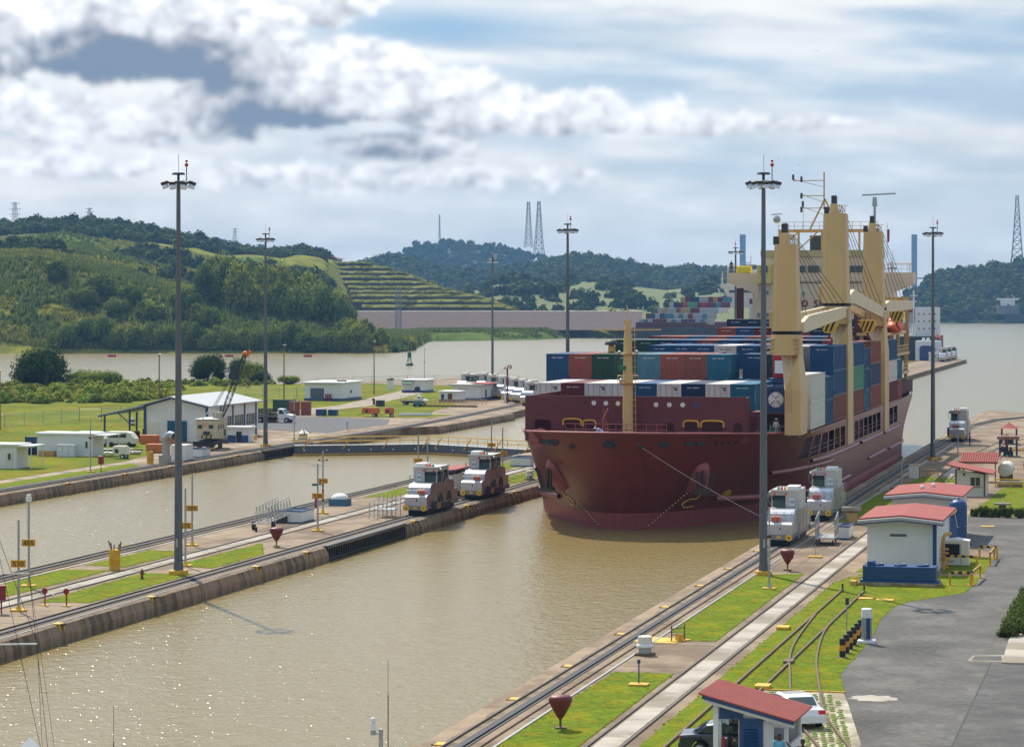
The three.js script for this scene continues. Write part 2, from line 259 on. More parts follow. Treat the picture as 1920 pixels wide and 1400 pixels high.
{ // ragged turf along the lawn edges: short tufts, nobody could count them
  const blade = join([...Array(5)].map((_, k) => { const g = new THREE.ConeGeometry(0.04, 0.06, 3); return xf(g, { x: Math.cos(k * 2.4) * 0.05, y: 0.045, z: Math.sin(k * 2.4) * 0.05, rx: Math.sin(k) * 0.5, rz: Math.cos(k * 1.7) * 0.5 }); }));
  const R = rng(11), spots = [];
  for (const i of [0, 1, 2, 3, 8, 9, 10, 11]) { const p = LAWN[i]; for (let k = 0; k < p.length; k++) { const [a, b] = p[k], [c, d] = p[(k + 1) % p.length], L = Math.hypot(c - a, d - b), n = L * 1.6; for (let q = 0; q < n; q++) { const t = R(), w = Math.pow(vn((a + (c - a) * t) * 0.8, (b + (d - b) * t) * 0.8, 3), 2) * 0.35; spots.push([a + (c - a) * t + (R() - 0.5) * w, b + (d - b) * t + (R() - 0.5) * w, 0.4 + R() * 0.6]); } } }
  const im = new THREE.InstancedMesh(blade, mat([0.23, 0.27, 0.012], { roughness: 1, specularIntensity: 0.1 }), spots.length), mm = new THREE.Matrix4();
  spots.forEach(([x, d, s], k) => im.setMatrixAt(k, mm.makeRotationY(R() * 6).scale(V(s, s, s)).setPosition(x, 0.01, -d)));
  im.name = numbered('lawn_edge_grass'); im.userData = { kind: 'stuff', label: 'ragged grass along the edges of the lawns', category: 'grass' }; im.castShadow = im.receiveShadow = true; scene.add(im);
}
// roads and paths
struct('asphalt_road', flat([[-13.0, 90], [-13.15, 115.9], [-14.3, 122.7], [-15.1, 127.5], [-15.75, 131], [-16.75, 137.5], [-16.75, 147], [-16.85, 154.5], [-17.25, 162], [-17.05, 169], [-16.4, 171.8], [-13.3, 178], [-12.8, 184], [-12.9, 195], [-12.8, 205.7], [-15.5, 213], [-17.8, 243], [-12.6, 241], [60, 240], [60, 90]], 0.018, 0.1), M.asphalt);
struct('old_asphalt_road', flat([[-9.25, 144], [-9.2, 116], [-8.6, 90], [60, 90], [60, 144]], 0.024, 0.06), M.asphaltOld);
struct('road_patch', [flat([...Array(18)].map((_, k) => { const a = k / 18 * 6.283, r = 1 + 0.18 * Math.sin(k * 2.7); return [-14.1 + Math.cos(a) * 1.15 * r, 129.6 + Math.sin(a) * 1.0 * r]; }), 0.026, 0.03)], M.palePath);
struct('drain_frame', [flat([[-10.5, 146.6], [-8.6, 147.2], [-8.4, 144.4], [-10.6, 144.2]], 0.03, 0.03)], M.palePath);
struct('drain_cover', [flat([[-10.3, 146.3], [-8.9, 146.8], [-8.8, 144.8], [-10.4, 144.6]], 0.034, 0.02)], M.asphaltOld);
struct('sidewalk', flat([[-8.7, 143.6], [-8.9, 153.6], [-7.4, 200], [30, 200], [30, 143.6]], 0.11, 0.2), M.palePath);
struct('right_return_path', flat([[-24.62, 60], [-23.48, 60], [-23.48, 330], [-24.62, 330]], 0.02, 0.1), M.palePath);
struct('center_return_path', flat([[-73.75, 60], [-72.55, 60], [-72.55, 330], [-73.75, 330]], 0.02, 0.1), M.palePath);
struct('left_service_road', flat([[-124.2, 60], [-122.3, 60], [-122.2, 300], [-121, 345], [-119.6, 420], [-121.5, 425], [-126, 345], [-124.4, 302]], 0.012, 0.1), mat([0.44, 0.35, 0.25], { map: T.concrete, size: 13, roughness: 0.95 }));
struct('left_yard_path', flat([[-152, 405], [-148, 438], [-146, 470], [-158, 560], [-163, 570], [-166, 566], [-152, 470], [-155, 430]], 0.034, 0.1), mat([0.50, 0.43, 0.34], { map: T.concrete, size: 9, roughness: 0.95 }));
struct('gravel_yard', flat([[-152, 392], [-122, 372], [-121, 400], [-126, 418], [-140, 424], [-152, 418]], 0.036, 0.1), M.gravel);
// wire of the grass-grid parking place: pale concrete with turf in its cells
struct('grass_grid_paving', flat([[-19.83, 90], [-19.83, 131], [-15.72, 131], [-15.1, 127.5], [-14.3, 122.7], [-13.15, 115.9], [-12.9, 90]], 0.012, 0.1), mat([0.58, 0.52, 0.40], { map: T.concrete, size: 6, roughness: 0.95 }));
{
  const g = rbx(0.17, 0.05, 0.42, 0, 0, 0, 0.02), inside = (x, d) => d < 130.6 && d > 92 && x > -19.6 && x < tab([[92, -12.9], [116, -13.4], [122.7, -14.6], [127.5, -15.4], [131, -16.1]], d) - 0.15, spots = [], R = rng(5);
  for (let i = -70; i < 70; i++) for (let j = -60; j < 90; j++) { const a = 0.16, px = i * 0.36, pz = j * 0.56 + (i & 1) * 0.25, x = -16 + px * Math.cos(a) - pz * Math.sin(a), d = 110 + px * Math.sin(a) * 0.4 + pz * Math.cos(a); if (inside(x, d) && R() > 0.1) spots.push([x + (R() - 0.5) * 0.06, d + (R() - 0.5) * 0.08, 0.55 + R() * 0.6]); }
  const im = new THREE.InstancedMesh(join(g), mat([0.21, 0.27, 0.03], { map: T.grass, size: 2, roughness: 1 }), spots.length), mm = new THREE.Matrix4();
  spots.forEach(([x, d, s], k) => im.setMatrixAt(k, mm.makeRotationY(-0.16 + (R() - .5) * .1).scale(V(1.05, 1, s)).setPosition(x, -0.005, -d)));
  im.name = numbered('paving_grass'); im.userData = { kind: 'stuff', label: 'turf growing in the cells of the pale grid paving', category: 'grass' }; scene.add(im);
}
mesh('yellow_curb', bx(4.2, 0.06, 0.12, -17.75, 0.02, -131.05), M.yellow).userData = { label: 'thin yellow kerb line along the far end of the grid paving', category: 'kerb' };

// ---- lock walls: one block of weathered concrete after another
function lockWall(label, X, runs, depth = 4.5, cut = 0.42) {
  const t = thing('lock_wall', label, 'wall', X, runs[0][0]), R = rng(Math.round(-X * 7));
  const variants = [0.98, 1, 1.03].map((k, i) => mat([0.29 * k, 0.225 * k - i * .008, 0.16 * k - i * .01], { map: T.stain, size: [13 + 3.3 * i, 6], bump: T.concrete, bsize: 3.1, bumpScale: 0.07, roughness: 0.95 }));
  for (const [a, b] of runs) {
    const n = Math.max(1, Math.round((b - a) / 9.2)), L = (b - a) / n;
    for (let k = 0; k < n; k++) {
      const q = (R() - 0.5) * 0.12, c = cut * (0.8 + 0.4 * R()), pts = [[-1.1, -depth], [q, -depth], [q, -0.62], [q - 0.06, -0.5], [q - c * 0.55, -0.06], [q - c, 0.012], [-1.1, 0.012]];
      mesh('concrete_block', pr(pts, L - 0.05 - R() * 0.05, { z: -(a - runs[0][0] + L * (k + 0.5)) }, null, 0.025), variants[Math.floor(R() * 3)], t);
    }
  }
  return t;
}
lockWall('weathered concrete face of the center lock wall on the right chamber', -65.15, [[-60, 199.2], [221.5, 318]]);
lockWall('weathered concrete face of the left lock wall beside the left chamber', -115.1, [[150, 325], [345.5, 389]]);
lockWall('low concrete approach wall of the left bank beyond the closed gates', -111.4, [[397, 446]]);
{ // right wall: only its top edge shows; its face looks away
  const t = thing('lock_wall', 'worn concrete edge of the right lock wall along the towing track', 'wall', -31.6, 0), R = rng(8);
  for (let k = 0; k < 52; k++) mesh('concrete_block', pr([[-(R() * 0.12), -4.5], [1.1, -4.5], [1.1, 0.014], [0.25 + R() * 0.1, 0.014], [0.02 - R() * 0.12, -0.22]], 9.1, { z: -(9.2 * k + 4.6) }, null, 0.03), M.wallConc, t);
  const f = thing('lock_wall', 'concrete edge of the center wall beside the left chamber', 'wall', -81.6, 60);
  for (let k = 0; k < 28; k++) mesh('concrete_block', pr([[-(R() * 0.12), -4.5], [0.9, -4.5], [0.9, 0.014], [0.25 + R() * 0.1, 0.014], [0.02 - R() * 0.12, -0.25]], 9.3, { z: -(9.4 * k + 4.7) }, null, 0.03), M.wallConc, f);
  const p = thing('approach_pier', 'long timber faced approach pier far behind the ship stern', 'pier', -67, 420);
  for (let k = 0; k < 48; k++) { mesh('fender_panel', bx(0.35, 2.0, 9.2, 0.3, -2.6, -(10.1 * k + 5)), M.wood, p); mesh('coping', bx(0.8, 0.5, 10, -0.1, -0.48, -(10.1 * k + 5)), M.wallConc, p); }
}
function recess(label, X, D0, D1) { // folded gate leaf below the deck edge: a beam with upright slats
  const t = thing('gate_recess', label, 'gate recess', X, D0), L = D1 - D0, g = ready(bx(0.10, 0.85, 0.16, 0, -0.98, 0));
  mesh('top_beam', bx(0.35, 0.22, L, 0, -0.14, -L / 2), M.darkSteel, t); mesh('bottom_beam', bx(0.3, 0.16, L, 0, -1.1, -L / 2), M.darkSteel, t);
  mesh('steel_skin', bx(0.12, 3, L, -1.2, -3.8, -L / 2), M.black, t); mesh('deck_plate', bx(2.6, 0.1, L, -1.1, -0.12, -L / 2), M.concrete, t);
  for (let k = 0.4; k < L; k += 0.62) mesh('slat', g, M.darkSteel, t).position.set(0.06, 0, -k);
}
recess('dark slatted gate recess cut into the center wall before the ship bow', -65.4, 199.2, 221.5);
recess('dark slatted gate recess in the left wall by the rail crane', -115.4, 325, 345.5);

// ---- towing tracks, return tracks and the siding
function track(name, label, lines, parts, cat = 'track') {
  const t = thing(name, label, cat, 0, 0);
  for (const [part, off, w, h, m, y] of parts) mesh(part, ribbon(lines.map(([x, d]) => [x + off, d]), w, y ?? 0.005, h), m, t);
  return t;
}
const TOW = [['rail', -0.76, 0.09, 0.10, M.rail], ['rail', 0.84, 0.08, 0.07, M.rustRail], ['rack_rail', 0, 0.34, 0.11, M.black], ['rack_bed', 0, 0.62, 0.035, M.darkSteel], ['conduit', 1.45, 0.12, 0.05, M.galv]];
track('towing_track', 'rack railway towing track along the edge of the right lock wall', [[-30.2, 60], [-30.2, 395], [-29.6, 420], [-27.4, 440], [-22, 456], [-10, 464], [30, 466]], TOW);
track('towing_track', 'rack railway towing track on the near edge of the center wall', [[-66.75, 60], [-66.75, 320]], TOW.map((a) => a[0] === 'conduit' ? ['conduit', 0.95, 0.1, 0.05, M.galv] : a));
track('towing_track', 'rack railway towing track on the far edge of the center wall', [[-80.1, 60], [-80.1, 322]], TOW);
track('towing_track', 'rack railway towing track along the left lock wall', [[-117.3, 60], [-117.1, 345], [-115.9, 375], [-115.7, 392], [-117, 430], [-119.8, 477], [-122.5, 505]], TOW.map((a) => [a[0], -a[1], ...a.slice(2)]));
const RET = [['rail', -0.76, 0.10, 0.07, M.rail], ['rail', 0.76, 0.10, 0.07, M.rail]];
track('return_track', 'pale concrete return track between the lawns on the right bank', [[-24.05, 60], [-24.05, 330], [-22, 372], [-18, 398]], RET);
track('return_track', 'return track down the middle of the center wall', [[-73.15, 60], [-73.15, 330]], RET);
track('return_track', 'return track with a kink near the far right locomotive', [[-21, 330], [-21.4, 352], [-19.4, 356], [-17.6, 372], [-14, 420]], RET);
{
  const t = thing('siding_track', 'rusty railway siding with a switch in the lawn beside the road', 'track', 0, 0);
  const A = [[-21.35, 163], [-21.1, 156], [-20.65, 148], [-20.1, 142.6], [-19.3, 137], [-18.5, 131.5], [-17.6, 126], [-16.6, 120.9], [-15.0, 115], [-13.0, 108], [-11.5, 100]], B = [[-19.87, 163], [-19.8, 156], [-19.45, 150.8], [-18.5, 141.6], [-17.7, 136], [-17.0, 131.4], [-15.9, 124.5], [-14.8, 119.6], [-13.8, 115.7], [-12.0, 109]];
  mesh('straight_rail', ribbon([[-21.4, 60], [-21.4, 177.4]], 0.11, 0.02, 0.13), M.rustRail, t); mesh('straight_rail', ribbon([[-19.87, 60], [-19.87, 176.8]], 0.11, 0.02, 0.13), M.rustRail, t);
  const sm = (p) => new THREE.CatmullRomCurve3(p.map(([x, d]) => V(x, 0, d))).getPoints(40).map((v) => [v.x, v.z]);
  mesh('curved_rail', ribbon(sm(A), 0.10, 0.02, 0.12), M.rustRail, t); mesh('curved_rail', ribbon(sm(B), 0.10, 0.02, 0.12), M.rustRail, t);
  mesh('rail_end_stop', [bx(0.12, 0.5, 0.1, -21.4, 0, -177.5)], M.darkSteel, t); mesh('rail_end_stop', [bx(0.12, 0.5, 0.1, -19.87, 0, -176.9)], M.darkSteel, t); mesh('crossing_frog', bx(0.5, 0.16, 1.0, -19.95, 0.01, -141.3), M.rustRail, t);
}
// ---- yellow mooring chocks let into the wall tops
for (const [X, Ds, w, sx] of [[-65.3, [112, 135, 147.5, 162.5, 183, 194.5, 224.5, 243, 262, 285], 'the center wall edge', 1], [-31.45, [111.5, 125, 137, 151, 165, 178, 190, 204], 'the right wall edge', -1], [-115.2, [238, 262, 278, 292, 315], 'the left wall edge', 1]])
  Ds.forEach((D, i) => {
    const t = thing('yellow_chock', `yellow painted mooring chock set in ${w}, ${ORD[i]} from the near end`, 'chock', X, D, { group: 'yellow chocks on the wall edges' });
    mesh('base_plate', bx(0.5, 0.05, 0.7, -0.22 * sx, 0.012, 0), M.yellow, t); for (const s of [-1, 1]) mesh('cheek', bx(0.12, 0.5, 0.14, 0.0 * sx, -0.44, s * 0.27), M.yellow, t); mesh('roller', bar([0.1 * sx, -0.02, -0.3], [0.1 * sx, -0.02, 0.3], 0.09, 8), M.darkSteel, t);
  });
{ // sealed joints between the deck slabs
  const g = []; for (let D = 92; D < 330; D += 9.2) { g.push(bx(5.2, 0.008, 0.05, -27.6, 0.002, -D), bx(0.9, 0.008, 0.05, -22.9, 0.002, -D - 2)); if (D > 100) g.push(bx(13.8, 0.008, 0.05, -73.2, 0.002, -D)); } for (let D = 200; D < 330; D += 9.2) g.push(bx(9, 0.008, 0.05, -120.5, 0.002, -D));
  for (let x = -28.2; x < -25; x += 1.6) g.push(bx(0.05, 0.008, 60, x, 0.002, -220)); struct('deck_joint_sealant', g, M.darkSteel);
  struct('road_seams', [ribbon([[-9.28, 144], [-9.22, 116], [-8.6, 92]], 0.09, 0.026, 0.006)].flat(), M.black);
}
// ================================================================ TERRAIN BEYOND THE LAKE, TREES AND PLANTS
const shoreR = [[-600, 1000], [70, 1062], [480, 1062], [720, 1064], [770, 1110], [785, 1213], [805, 1377], [1000, 1435], [1110, 1543], [1180, 1592], [1300, 1660], [1700, 1900]];
const nearH = [[-600, 46], [0, 38], [60, 39], [130, 36], [200, 31], [300, 25], [420, 21], [560, 15], [690, 8], [740, 3.5], [800, 2.6], [1300, 2]];
const crestH = [[-600, 66], [0, 73], [60, 75], [100, 76.6], [150, 77.8], [210, 74.5], [300, 69], [420, 60.5], [500, 56.5], [560, 57.5], [630, 53], [700, 45.5], [800, 32], [900, 20], [985, 14.7], [1100, 13], [1300, 11], [1700, 8]];
function bearing(x, D) { const c = Math.cos(YAW), s = Math.sin(YAW), xc = x * c + D * s, zc = -x * s + D * c; return [960 + 4900 * xc / zc, zc]; }
function ground(x, D) {
  const [u, r] = bearing(x, D), r0 = tab(shoreR, u), h1 = tab(nearH, u), h2 = tab(crestH, u);
  if (r < r0) return Math.max(-6, (r - r0) * 0.15 - 1.2);
  const rn = Math.max(1150, r0 + 60), t1 = clamp((r - r0) / (rn - r0)), t2 = clamp((r - rn) / (2000 - rn));
  let h = r < rn ? -1.2 + (h1 + 1.2) * Math.pow(t1, 0.8) : lerp(h1, h2, fade(t2) * 0.75 + 0.25 * t2);
  if (r > 2000) h = h2 * (1 - 0.5 * sstep(2000, 2600, r));
  { const wT = sstep(600, 670, u), hT = r < 1585 ? Math.max(-1.2, Math.min(3, (r - r0) * 0.2 - 1.2)) : lerp(3, h2 - 7, clamp((r - 1585) / 330)); h = lerp(h, hT, wT * (r < 2000 ? 1 : sstep(2100, 2000, r))); }
  const bumps = (fbm(x / 95, D / 95, 4, 60) - 0.5) * 15 * clamp((r - r0) / 200) * clamp(h / 25) * (1 - sstep(600, 680, u));
  return h + bumps - (u > 780 ? 0 : 6.5 * sstep(0.2, 0.8, t2) * sstep(1, 0.8, t2) * fbm(u / 60, r / 160, 2, 9));
}
{
  const g = [], cols = 300, rows = 110, u0 = -420, u1 = 1500, pos = [], col = [], idx = [];
  for (let j = 0; j <= rows; j++) for (let i = 0; i <= cols; i++) {
    const u = lerp(u0, u1, i / cols), r = 980 + 1700 * Math.pow(j / rows, 1.35), [x, D] = from(u, r), y = ground(x, D);
    pos.push(x, y, -D);
    const n = fbm(x / 40, D / 40, 4, 70), n2 = fbm(x / 160, D / 120, 3, 71), n3 = vn(x / 6, D / 6, 72), dry = sstep(0.48, 0.64, n2 * 0.6 + n * 0.4), soil = sstep(0.63, 0.70, fbm(x / 70 + 9, D / 50, 4, 73)) * 0.6;
    let c = [lerp(0.15, 0.33, dry), lerp(0.21, 0.32, dry), lerp(0.035, 0.045, dry)];
    c = c.map((v, k) => lerp(v, [0.17, 0.115, 0.075][k], soil) * (0.7 + 0.6 * n3) * 1.0);
    col.push(...c);
    if (i < cols && j < rows) { const a = j * (cols + 1) + i; idx.push(a, a + 1, a + cols + 1, a + 1, a + cols + 2, a + cols + 1); }
  }
  const b = new THREE.BufferGeometry(); b.setAttribute('position', new THREE.Float32BufferAttribute(pos, 3)); b.setAttribute('color', new THREE.Float32BufferAttribute(col, 3)); b.setIndex(idx); b.computeVertexNormals();
  const m = mat([1, 1, 1], { roughness: 1, vertexColors: true, specularIntensity: 0.1, map: T.gravel, size: 24, bump: T.gravel, bsize: 17, bumpScale: 1.2 }); m.vertexColors = true; m.map = rep(T.grain, 30);
  struct('hill_terrain', b, m);
}
// cut terraces and the stony dam
const ledgeSpots = [];
{
  const rock = mat([0.125, 0.09, 0.075], { map: T.gravel, size: 31, bump: T.gravel, bsize: 23, bumpScale: 0.4, roughness: 1, specularIntensity: 0.1 }), ledge = mat([0.30, 0.29, 0.05], { map: T.gravel, size: 19, roughness: 1, specularIntensity: 0.1 });
  const bands = [[635, 696, 494, 501], [640, 731, 503, 511], [642, 766, 512, 520], [618, 791, 521, 529], [640, 812, 531, 538], [664, 838, 540, 547], [668, 872, 548, 556], [670, 912, 556, 565], [675, 940, 566, 575], [690, 965, 576, 583]];
  bands.forEach(([u0, u1, v0, v1], k) => {
    const r = 1925 - k * 33, t = thing('terrace', `brown cut terrace with a grassy ledge on the far hillside, ${ORD[k]} from the top`, 'terrace', 0, 0, { group: 'terraces cut into the hillside' }); t.userData.kind = 'structure'; delete t.userData.category;
    const yt = 19.6 + (566 - v0) * r / 4900, yb = 19.6 + (566 - v1) * r / 4900 - 3, n = 14, tops = [], fr = [], R = rng(50 + k);
    for (let i = 0; i <= n; i++) { const u = lerp(u0 - 12, u1 + 8, i / n), drop = i === n ? 3 : i === n - 1 ? 1 : 0; fr.push([...from(u, r + (R() - 0.5) * 9), yt - drop + (R() - 0.5) * 0.7]); tops.push([...from(u, r + 5)]); ledgeSpots.push(fr[i], ...[0.2, 0.4, 0.6, 0.8].map((q) => { const [x, d] = from(u + q * (u1 - u0 + 20) / n, r); return [x, d, yt - drop]; })); }
    const tri = [], top = [];
    for (let i = 0; i < n; i++) {
      const [x0, d0, y0] = fr[i], [x1, d1, y1] = fr[i + 1], [a0, b0] = tops[i], [a1, b1] = tops[i + 1];
      tri.push(x0, yb, -d0 + 3, x1, yb, -d1 + 3, x1, y1, -d1, x0, yb, -d0 + 3, x1, y1, -d1, x0, y0, -d0);
      top.push(x0, y0 + .1, -d0, x1, y1 + .1, -d1, a1, y1 + 1.7, -b1, x0, y0 + .1, -d0, a1, y1 + 1.7, -b1, a0, y0 + 1.7, -b0);
    }
    for (const [nm, p, m] of [['rock_face', tri, rock], ['grass_ledge', top, ledge]]) { const g = new THREE.BufferGeometry(); g.setAttribute('position', new THREE.Float32BufferAttribute(p, 3)); g.computeVertexNormals(); mesh(nm, g, m, t); }
  });
  // a few older cuts on the left hill
  [[165, 245, 505, 512, 1500], [185, 280, 518, 524, 1440], [255, 312, 530, 536, 1400], [345, 450, 476, 488, 1900]].forEach(([u0, u1, v0, v1, r], k) => {
    const t = thing('hillside_cut', `bare earth cut across the grassy left hill, ${ORD[k]}`, 'terrace', 0, 0); t.userData = { kind: 'structure' };
    const p = [], n = 12, R = rng(90 + k); let last;
    for (let i = 0; i <= n; i++) { const [x, d] = from(lerp(u0, u1, i / n), r), y = ground(x, d), e = Math.sin(i / n * Math.PI), q = [x, d, Math.max(y - 1, 19.6 + (566 - v1) * r / 4900), Math.max(y, 19.6 + (566 - v1) * r / 4900) + 2.6 * e * (0.7 + 0.5 * R())]; if (last) p.push(last[0], last[2] - 2, -last[1] + 6, q[0], q[2] - 2, -q[1] + 6, q[0], q[3], -q[1], last[0], last[2] - 2, -last[1] + 6, q[0], q[3], -q[1], last[0], last[3], -last[1]); last = q; }
    const g = new THREE.BufferGeometry(); g.setAttribute('position', new THREE.Float32BufferAttribute(p, 3)); g.computeVertexNormals(); mesh('earth_face', g, rock, t);
  });
  const A = from(640, 1545), B = from(1205, 1560), a = from(640, 1490), b = from(1205, 1500), a2 = from(640, 1570), b2 = from(1205, 1585);
  const quad = (p, q, r, s) => { const g = new THREE.BufferGeometry(), f = []; for (const k of [p, q, r, p, r, s]) f.push(...k); g.setAttribute('position', new THREE.Float32BufferAttribute(f, 3)); g.computeVertexNormals(); return g; };
  struct('dam_embankment', [quad([a[0], 3.5, -a[1]], [b[0], 3.5, -b[1]], [B[0], 14, -B[1]], [A[0], 14, -A[1]])], mat([0.25, 0.185, 0.165], { map: T.gravel, size: 29, bump: T.gravel, bsize: 17, bumpScale: 0.5, roughness: 1, specularIntensity: 0.1 }));
  struct('dam_crest_road', [quad([A[0], 14.05, -A[1]], [B[0], 14.05, -B[1]], [b2[0], 14.3, -b2[1]], [a2[0], 14.3, -a2[1]])], M.palePath);
}
// wooded ridges further off
function ridge(name, r, crest, front, back, tint = [0.045, 0.07, 0.03], sink = 12) {
  const pos = [], idx = [], n = 90, rows = 14, us = crest.map((c) => c[0]), u0 = us[0] - 60, u1 = us[us.length - 1] + 60;
  const at = (u, q) => { const h = tab(crest.map(([a, v]) => [a, 19.6 + (566 - v) * r / 4900]), u), e = clamp((u - u0) / 60) * clamp((u1 - u) / 60), rr = lerp(r - front, r + back, q), k = front / (front + back), hh = q < k ? h * Math.pow(q / k, 0.8) : h * (1 - 0.6 * (q - k) / (1 - k)), [x, D] = from(u, rr); return [x, hh * (0.25 + 0.75 * e) + (fbm(x / 120, D / 120, 3, 5) - 0.55) * 0.22 * h * (q < k ? (1 - q / k) * 1.6 : 1) - sink, D]; };
  for (let j = 0; j <= rows; j++) for (let i = 0; i <= n; i++) { const [x, y, D] = at(lerp(u0, u1, i / n), j / rows); pos.push(x, y, -D); if (i < n && j < rows) { const a = j * (n + 1) + i; idx.push(a, a + 1, a + n + 1, a + 1, a + n + 2, a + n + 1); } }
  const g = new THREE.BufferGeometry(); g.setAttribute('position', new THREE.Float32BufferAttribute(pos, 3)); g.setIndex(idx); g.computeVertexNormals();
  struct(name, g, mat(tint, { map: T.gravel, size: 40, roughness: 1 })); return { at, u0, u1, front, back, r };
}
const RIDGES = [
  ridge('left_far_ridge', 3600, [[240, 452], [280, 444], [330, 434], [360, 433], [430, 442], [520, 457], [600, 474], [660, 492]], 500, 300),
  ridge('middle_ridge', 3300, [[560, 500], [600, 491], [650, 488], [700, 474], [740, 468], [800, 486], [900, 496], [1000, 484], [1060, 468], [1100, 464], [1160, 478], [1240, 492], [1320, 488], [1380, 496], [1440, 510], [1560, 540], [1700, 560]], 900, 300),
  ridge('far_blue_ridge', 4500, [[690, 490], [720, 476], [760, 456], [800, 445], [850, 441], [900, 448], [960, 455], [1000, 467], [1060, 480], [1160, 500]], 500, 300),
  ridge('right_ridge', 2900, [[1640, 560], [1700, 548], [1740, 507], [1760, 498], [1800, 492], [1850, 486], [1880, 482], [1920, 476], [2000, 470], [2160, 480], [2400, 500]], 420, 300),
  ridge('green_foothill', 2350, [[880, 560], [940, 543], [1000, 540], [1060, 548], [1110, 536], [1180, 548], [1250, 556], [1340, 545], [1420, 550], [1500, 570], [1640, 580]], 640, 200, [0.20, 0.225, 0.06], -7),
];
// ---- foliage: leaf faces spread through the lobes of a crown over an inner mass
function crown(seed, R, H, lobes, leaves, size, o = {}) {
  const r = rng(seed), L = [], pos = [], nor = [], col = [];
  for (let k = 0; k < lobes; k++) { const a = r() * 6.283, q = Math.sqrt(r()) * R * 0.66, y = o.flatBase ? H * (0.2 + 0.5 * r()) : H * (0.12 + 0.68 * r()) * (1 - 0.35 * q / R), rr = R * (0.30 + 0.22 * r()) * (o.lobe || 1); L.push([Math.cos(a) * q, y, Math.sin(a) * q, rr, 0.75 + 0.5 * r()]); }
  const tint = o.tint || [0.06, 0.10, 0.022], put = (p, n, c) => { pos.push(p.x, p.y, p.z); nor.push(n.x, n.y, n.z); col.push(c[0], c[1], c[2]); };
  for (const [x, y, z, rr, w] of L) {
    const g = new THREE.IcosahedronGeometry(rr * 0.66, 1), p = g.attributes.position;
    for (let i = 0; i < p.count; i += 3) { const v = [0, 1, 2].map((k) => { const q = V(p.getX(i + k), p.getY(i + k) * 0.85, p.getZ(i + k)), s = 0.86 + 0.28 * hash(Math.round(q.x * 90), Math.round(q.y * 90), Math.round(q.z * 90) + seed); return q.multiplyScalar(s); }); for (const q of v) put(q.clone().add(V(x, y, z)), q.clone().normalize(), tint.map((c) => c * 0.75 * w)); }  // inner mass coloured darker than the leaves, painting the shade inside the crown
  }
  const tot = L.reduce((a, l) => a + l[3] ** 2, 0);
  for (const [x, y, z, rr, w] of L) {
    const n = Math.round(leaves * rr * rr / tot);
    for (let k = 0; k < n; k++) {
      const d = V(r() * 2 - 1, r() * 2 - 1, r() * 2 - 1); if (d.lengthSq() > 1 || d.y < -0.85 * Math.sqrt(d.lengthSq())) { k--; continue; } d.normalize();
      const c = V(x, y, z).addScaledVector(V(d.x, d.y * 0.85, d.z), rr * (0.66 + 0.52 * r()));
      if (L.some(([a, b, e, q]) => (a - x || b - y) && c.distanceTo(V(a, b, e)) < q * 0.72)) continue;
      const nn = d.clone().multiplyScalar(0.9).add(V(r() - 0.5, r() - 0.1, r() - 0.5).multiplyScalar(1.3)).normalize(), t1 = V(r() - 0.5, r() - 0.5, r() - 0.5).cross(nn).normalize(), t2 = nn.clone().cross(t1), s = size * (0.55 + 0.9 * r()), e = s * (0.45 + 0.3 * r());
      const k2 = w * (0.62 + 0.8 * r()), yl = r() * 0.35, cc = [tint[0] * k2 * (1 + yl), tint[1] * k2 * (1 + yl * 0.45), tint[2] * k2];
      const P = [[-s, 0], [0, -e], [s, 0], [0, e]].map(([a, b]) => c.clone().addScaledVector(t1, a).addScaledVector(t2, b)), sn = nn.clone().multiplyScalar(0.65).addScaledVector(d, 0.5).normalize();
      for (const i of [0, 1, 2, 0, 2, 3]) put(P[i], sn, cc);
    }
  }
  const g = new THREE.BufferGeometry(); g.setAttribute('position', new THREE.Float32BufferAttribute(pos, 3)); g.setAttribute('normal', new THREE.Float32BufferAttribute(nor, 3)); g.setAttribute('color', new THREE.Float32BufferAttribute(col, 3)); return boxUV(g);
}
const leafMat = mat([1, 1, 1], { roughness: 1, vertexColors: true, transmission: 0.3, specularIntensity: 0.15 }), leafThin = mat([1, 1, 1], { roughness: 1, vertexColors: true, transmission: 0.25, specularIntensity: 0.1 });
const bark = mat([0.13, 0.10, 0.075], { map: T.streak, size: 1.5, roughness: 1 });
// far woods: crowns a dozen pixels and less across, thousands of them
const farCrowns = [1, 2, 3].map((s) => crown(700 + s, 7, 8, 7, 260, 1.5, { tint: [0.055, 0.085, 0.022] }));
function wood(name, label, spots, seed) {
  const R = rng(seed); farCrowns.forEach((g, v) => {
    const mine = spots.filter((_, i) => i % 3 === v); if (!mine.length) return;
    const im = new THREE.InstancedMesh(g, leafMat, mine.length), m = new THREE.Matrix4(), c = new THREE.Color();
    mine.forEach(([x, y, D, s], k) => { m.makeRotationY(R() * 6.28).scale(V(s, s * (0.8 + 0.5 * R()), s)).setPosition(x, y, -D); im.setMatrixAt(k, m); const b = 0.7 + 0.65 * R(); im.setColorAt(k, c.setRGB(b * (0.9 + 0.3 * R()), b, b * (0.8 + 0.4 * R()))); });
    im.name = numbered(name); im.userData = { kind: 'stuff', label, category: 'wood' }; im.castShadow = im.receiveShadow = true; scene.add(im);
  });
}
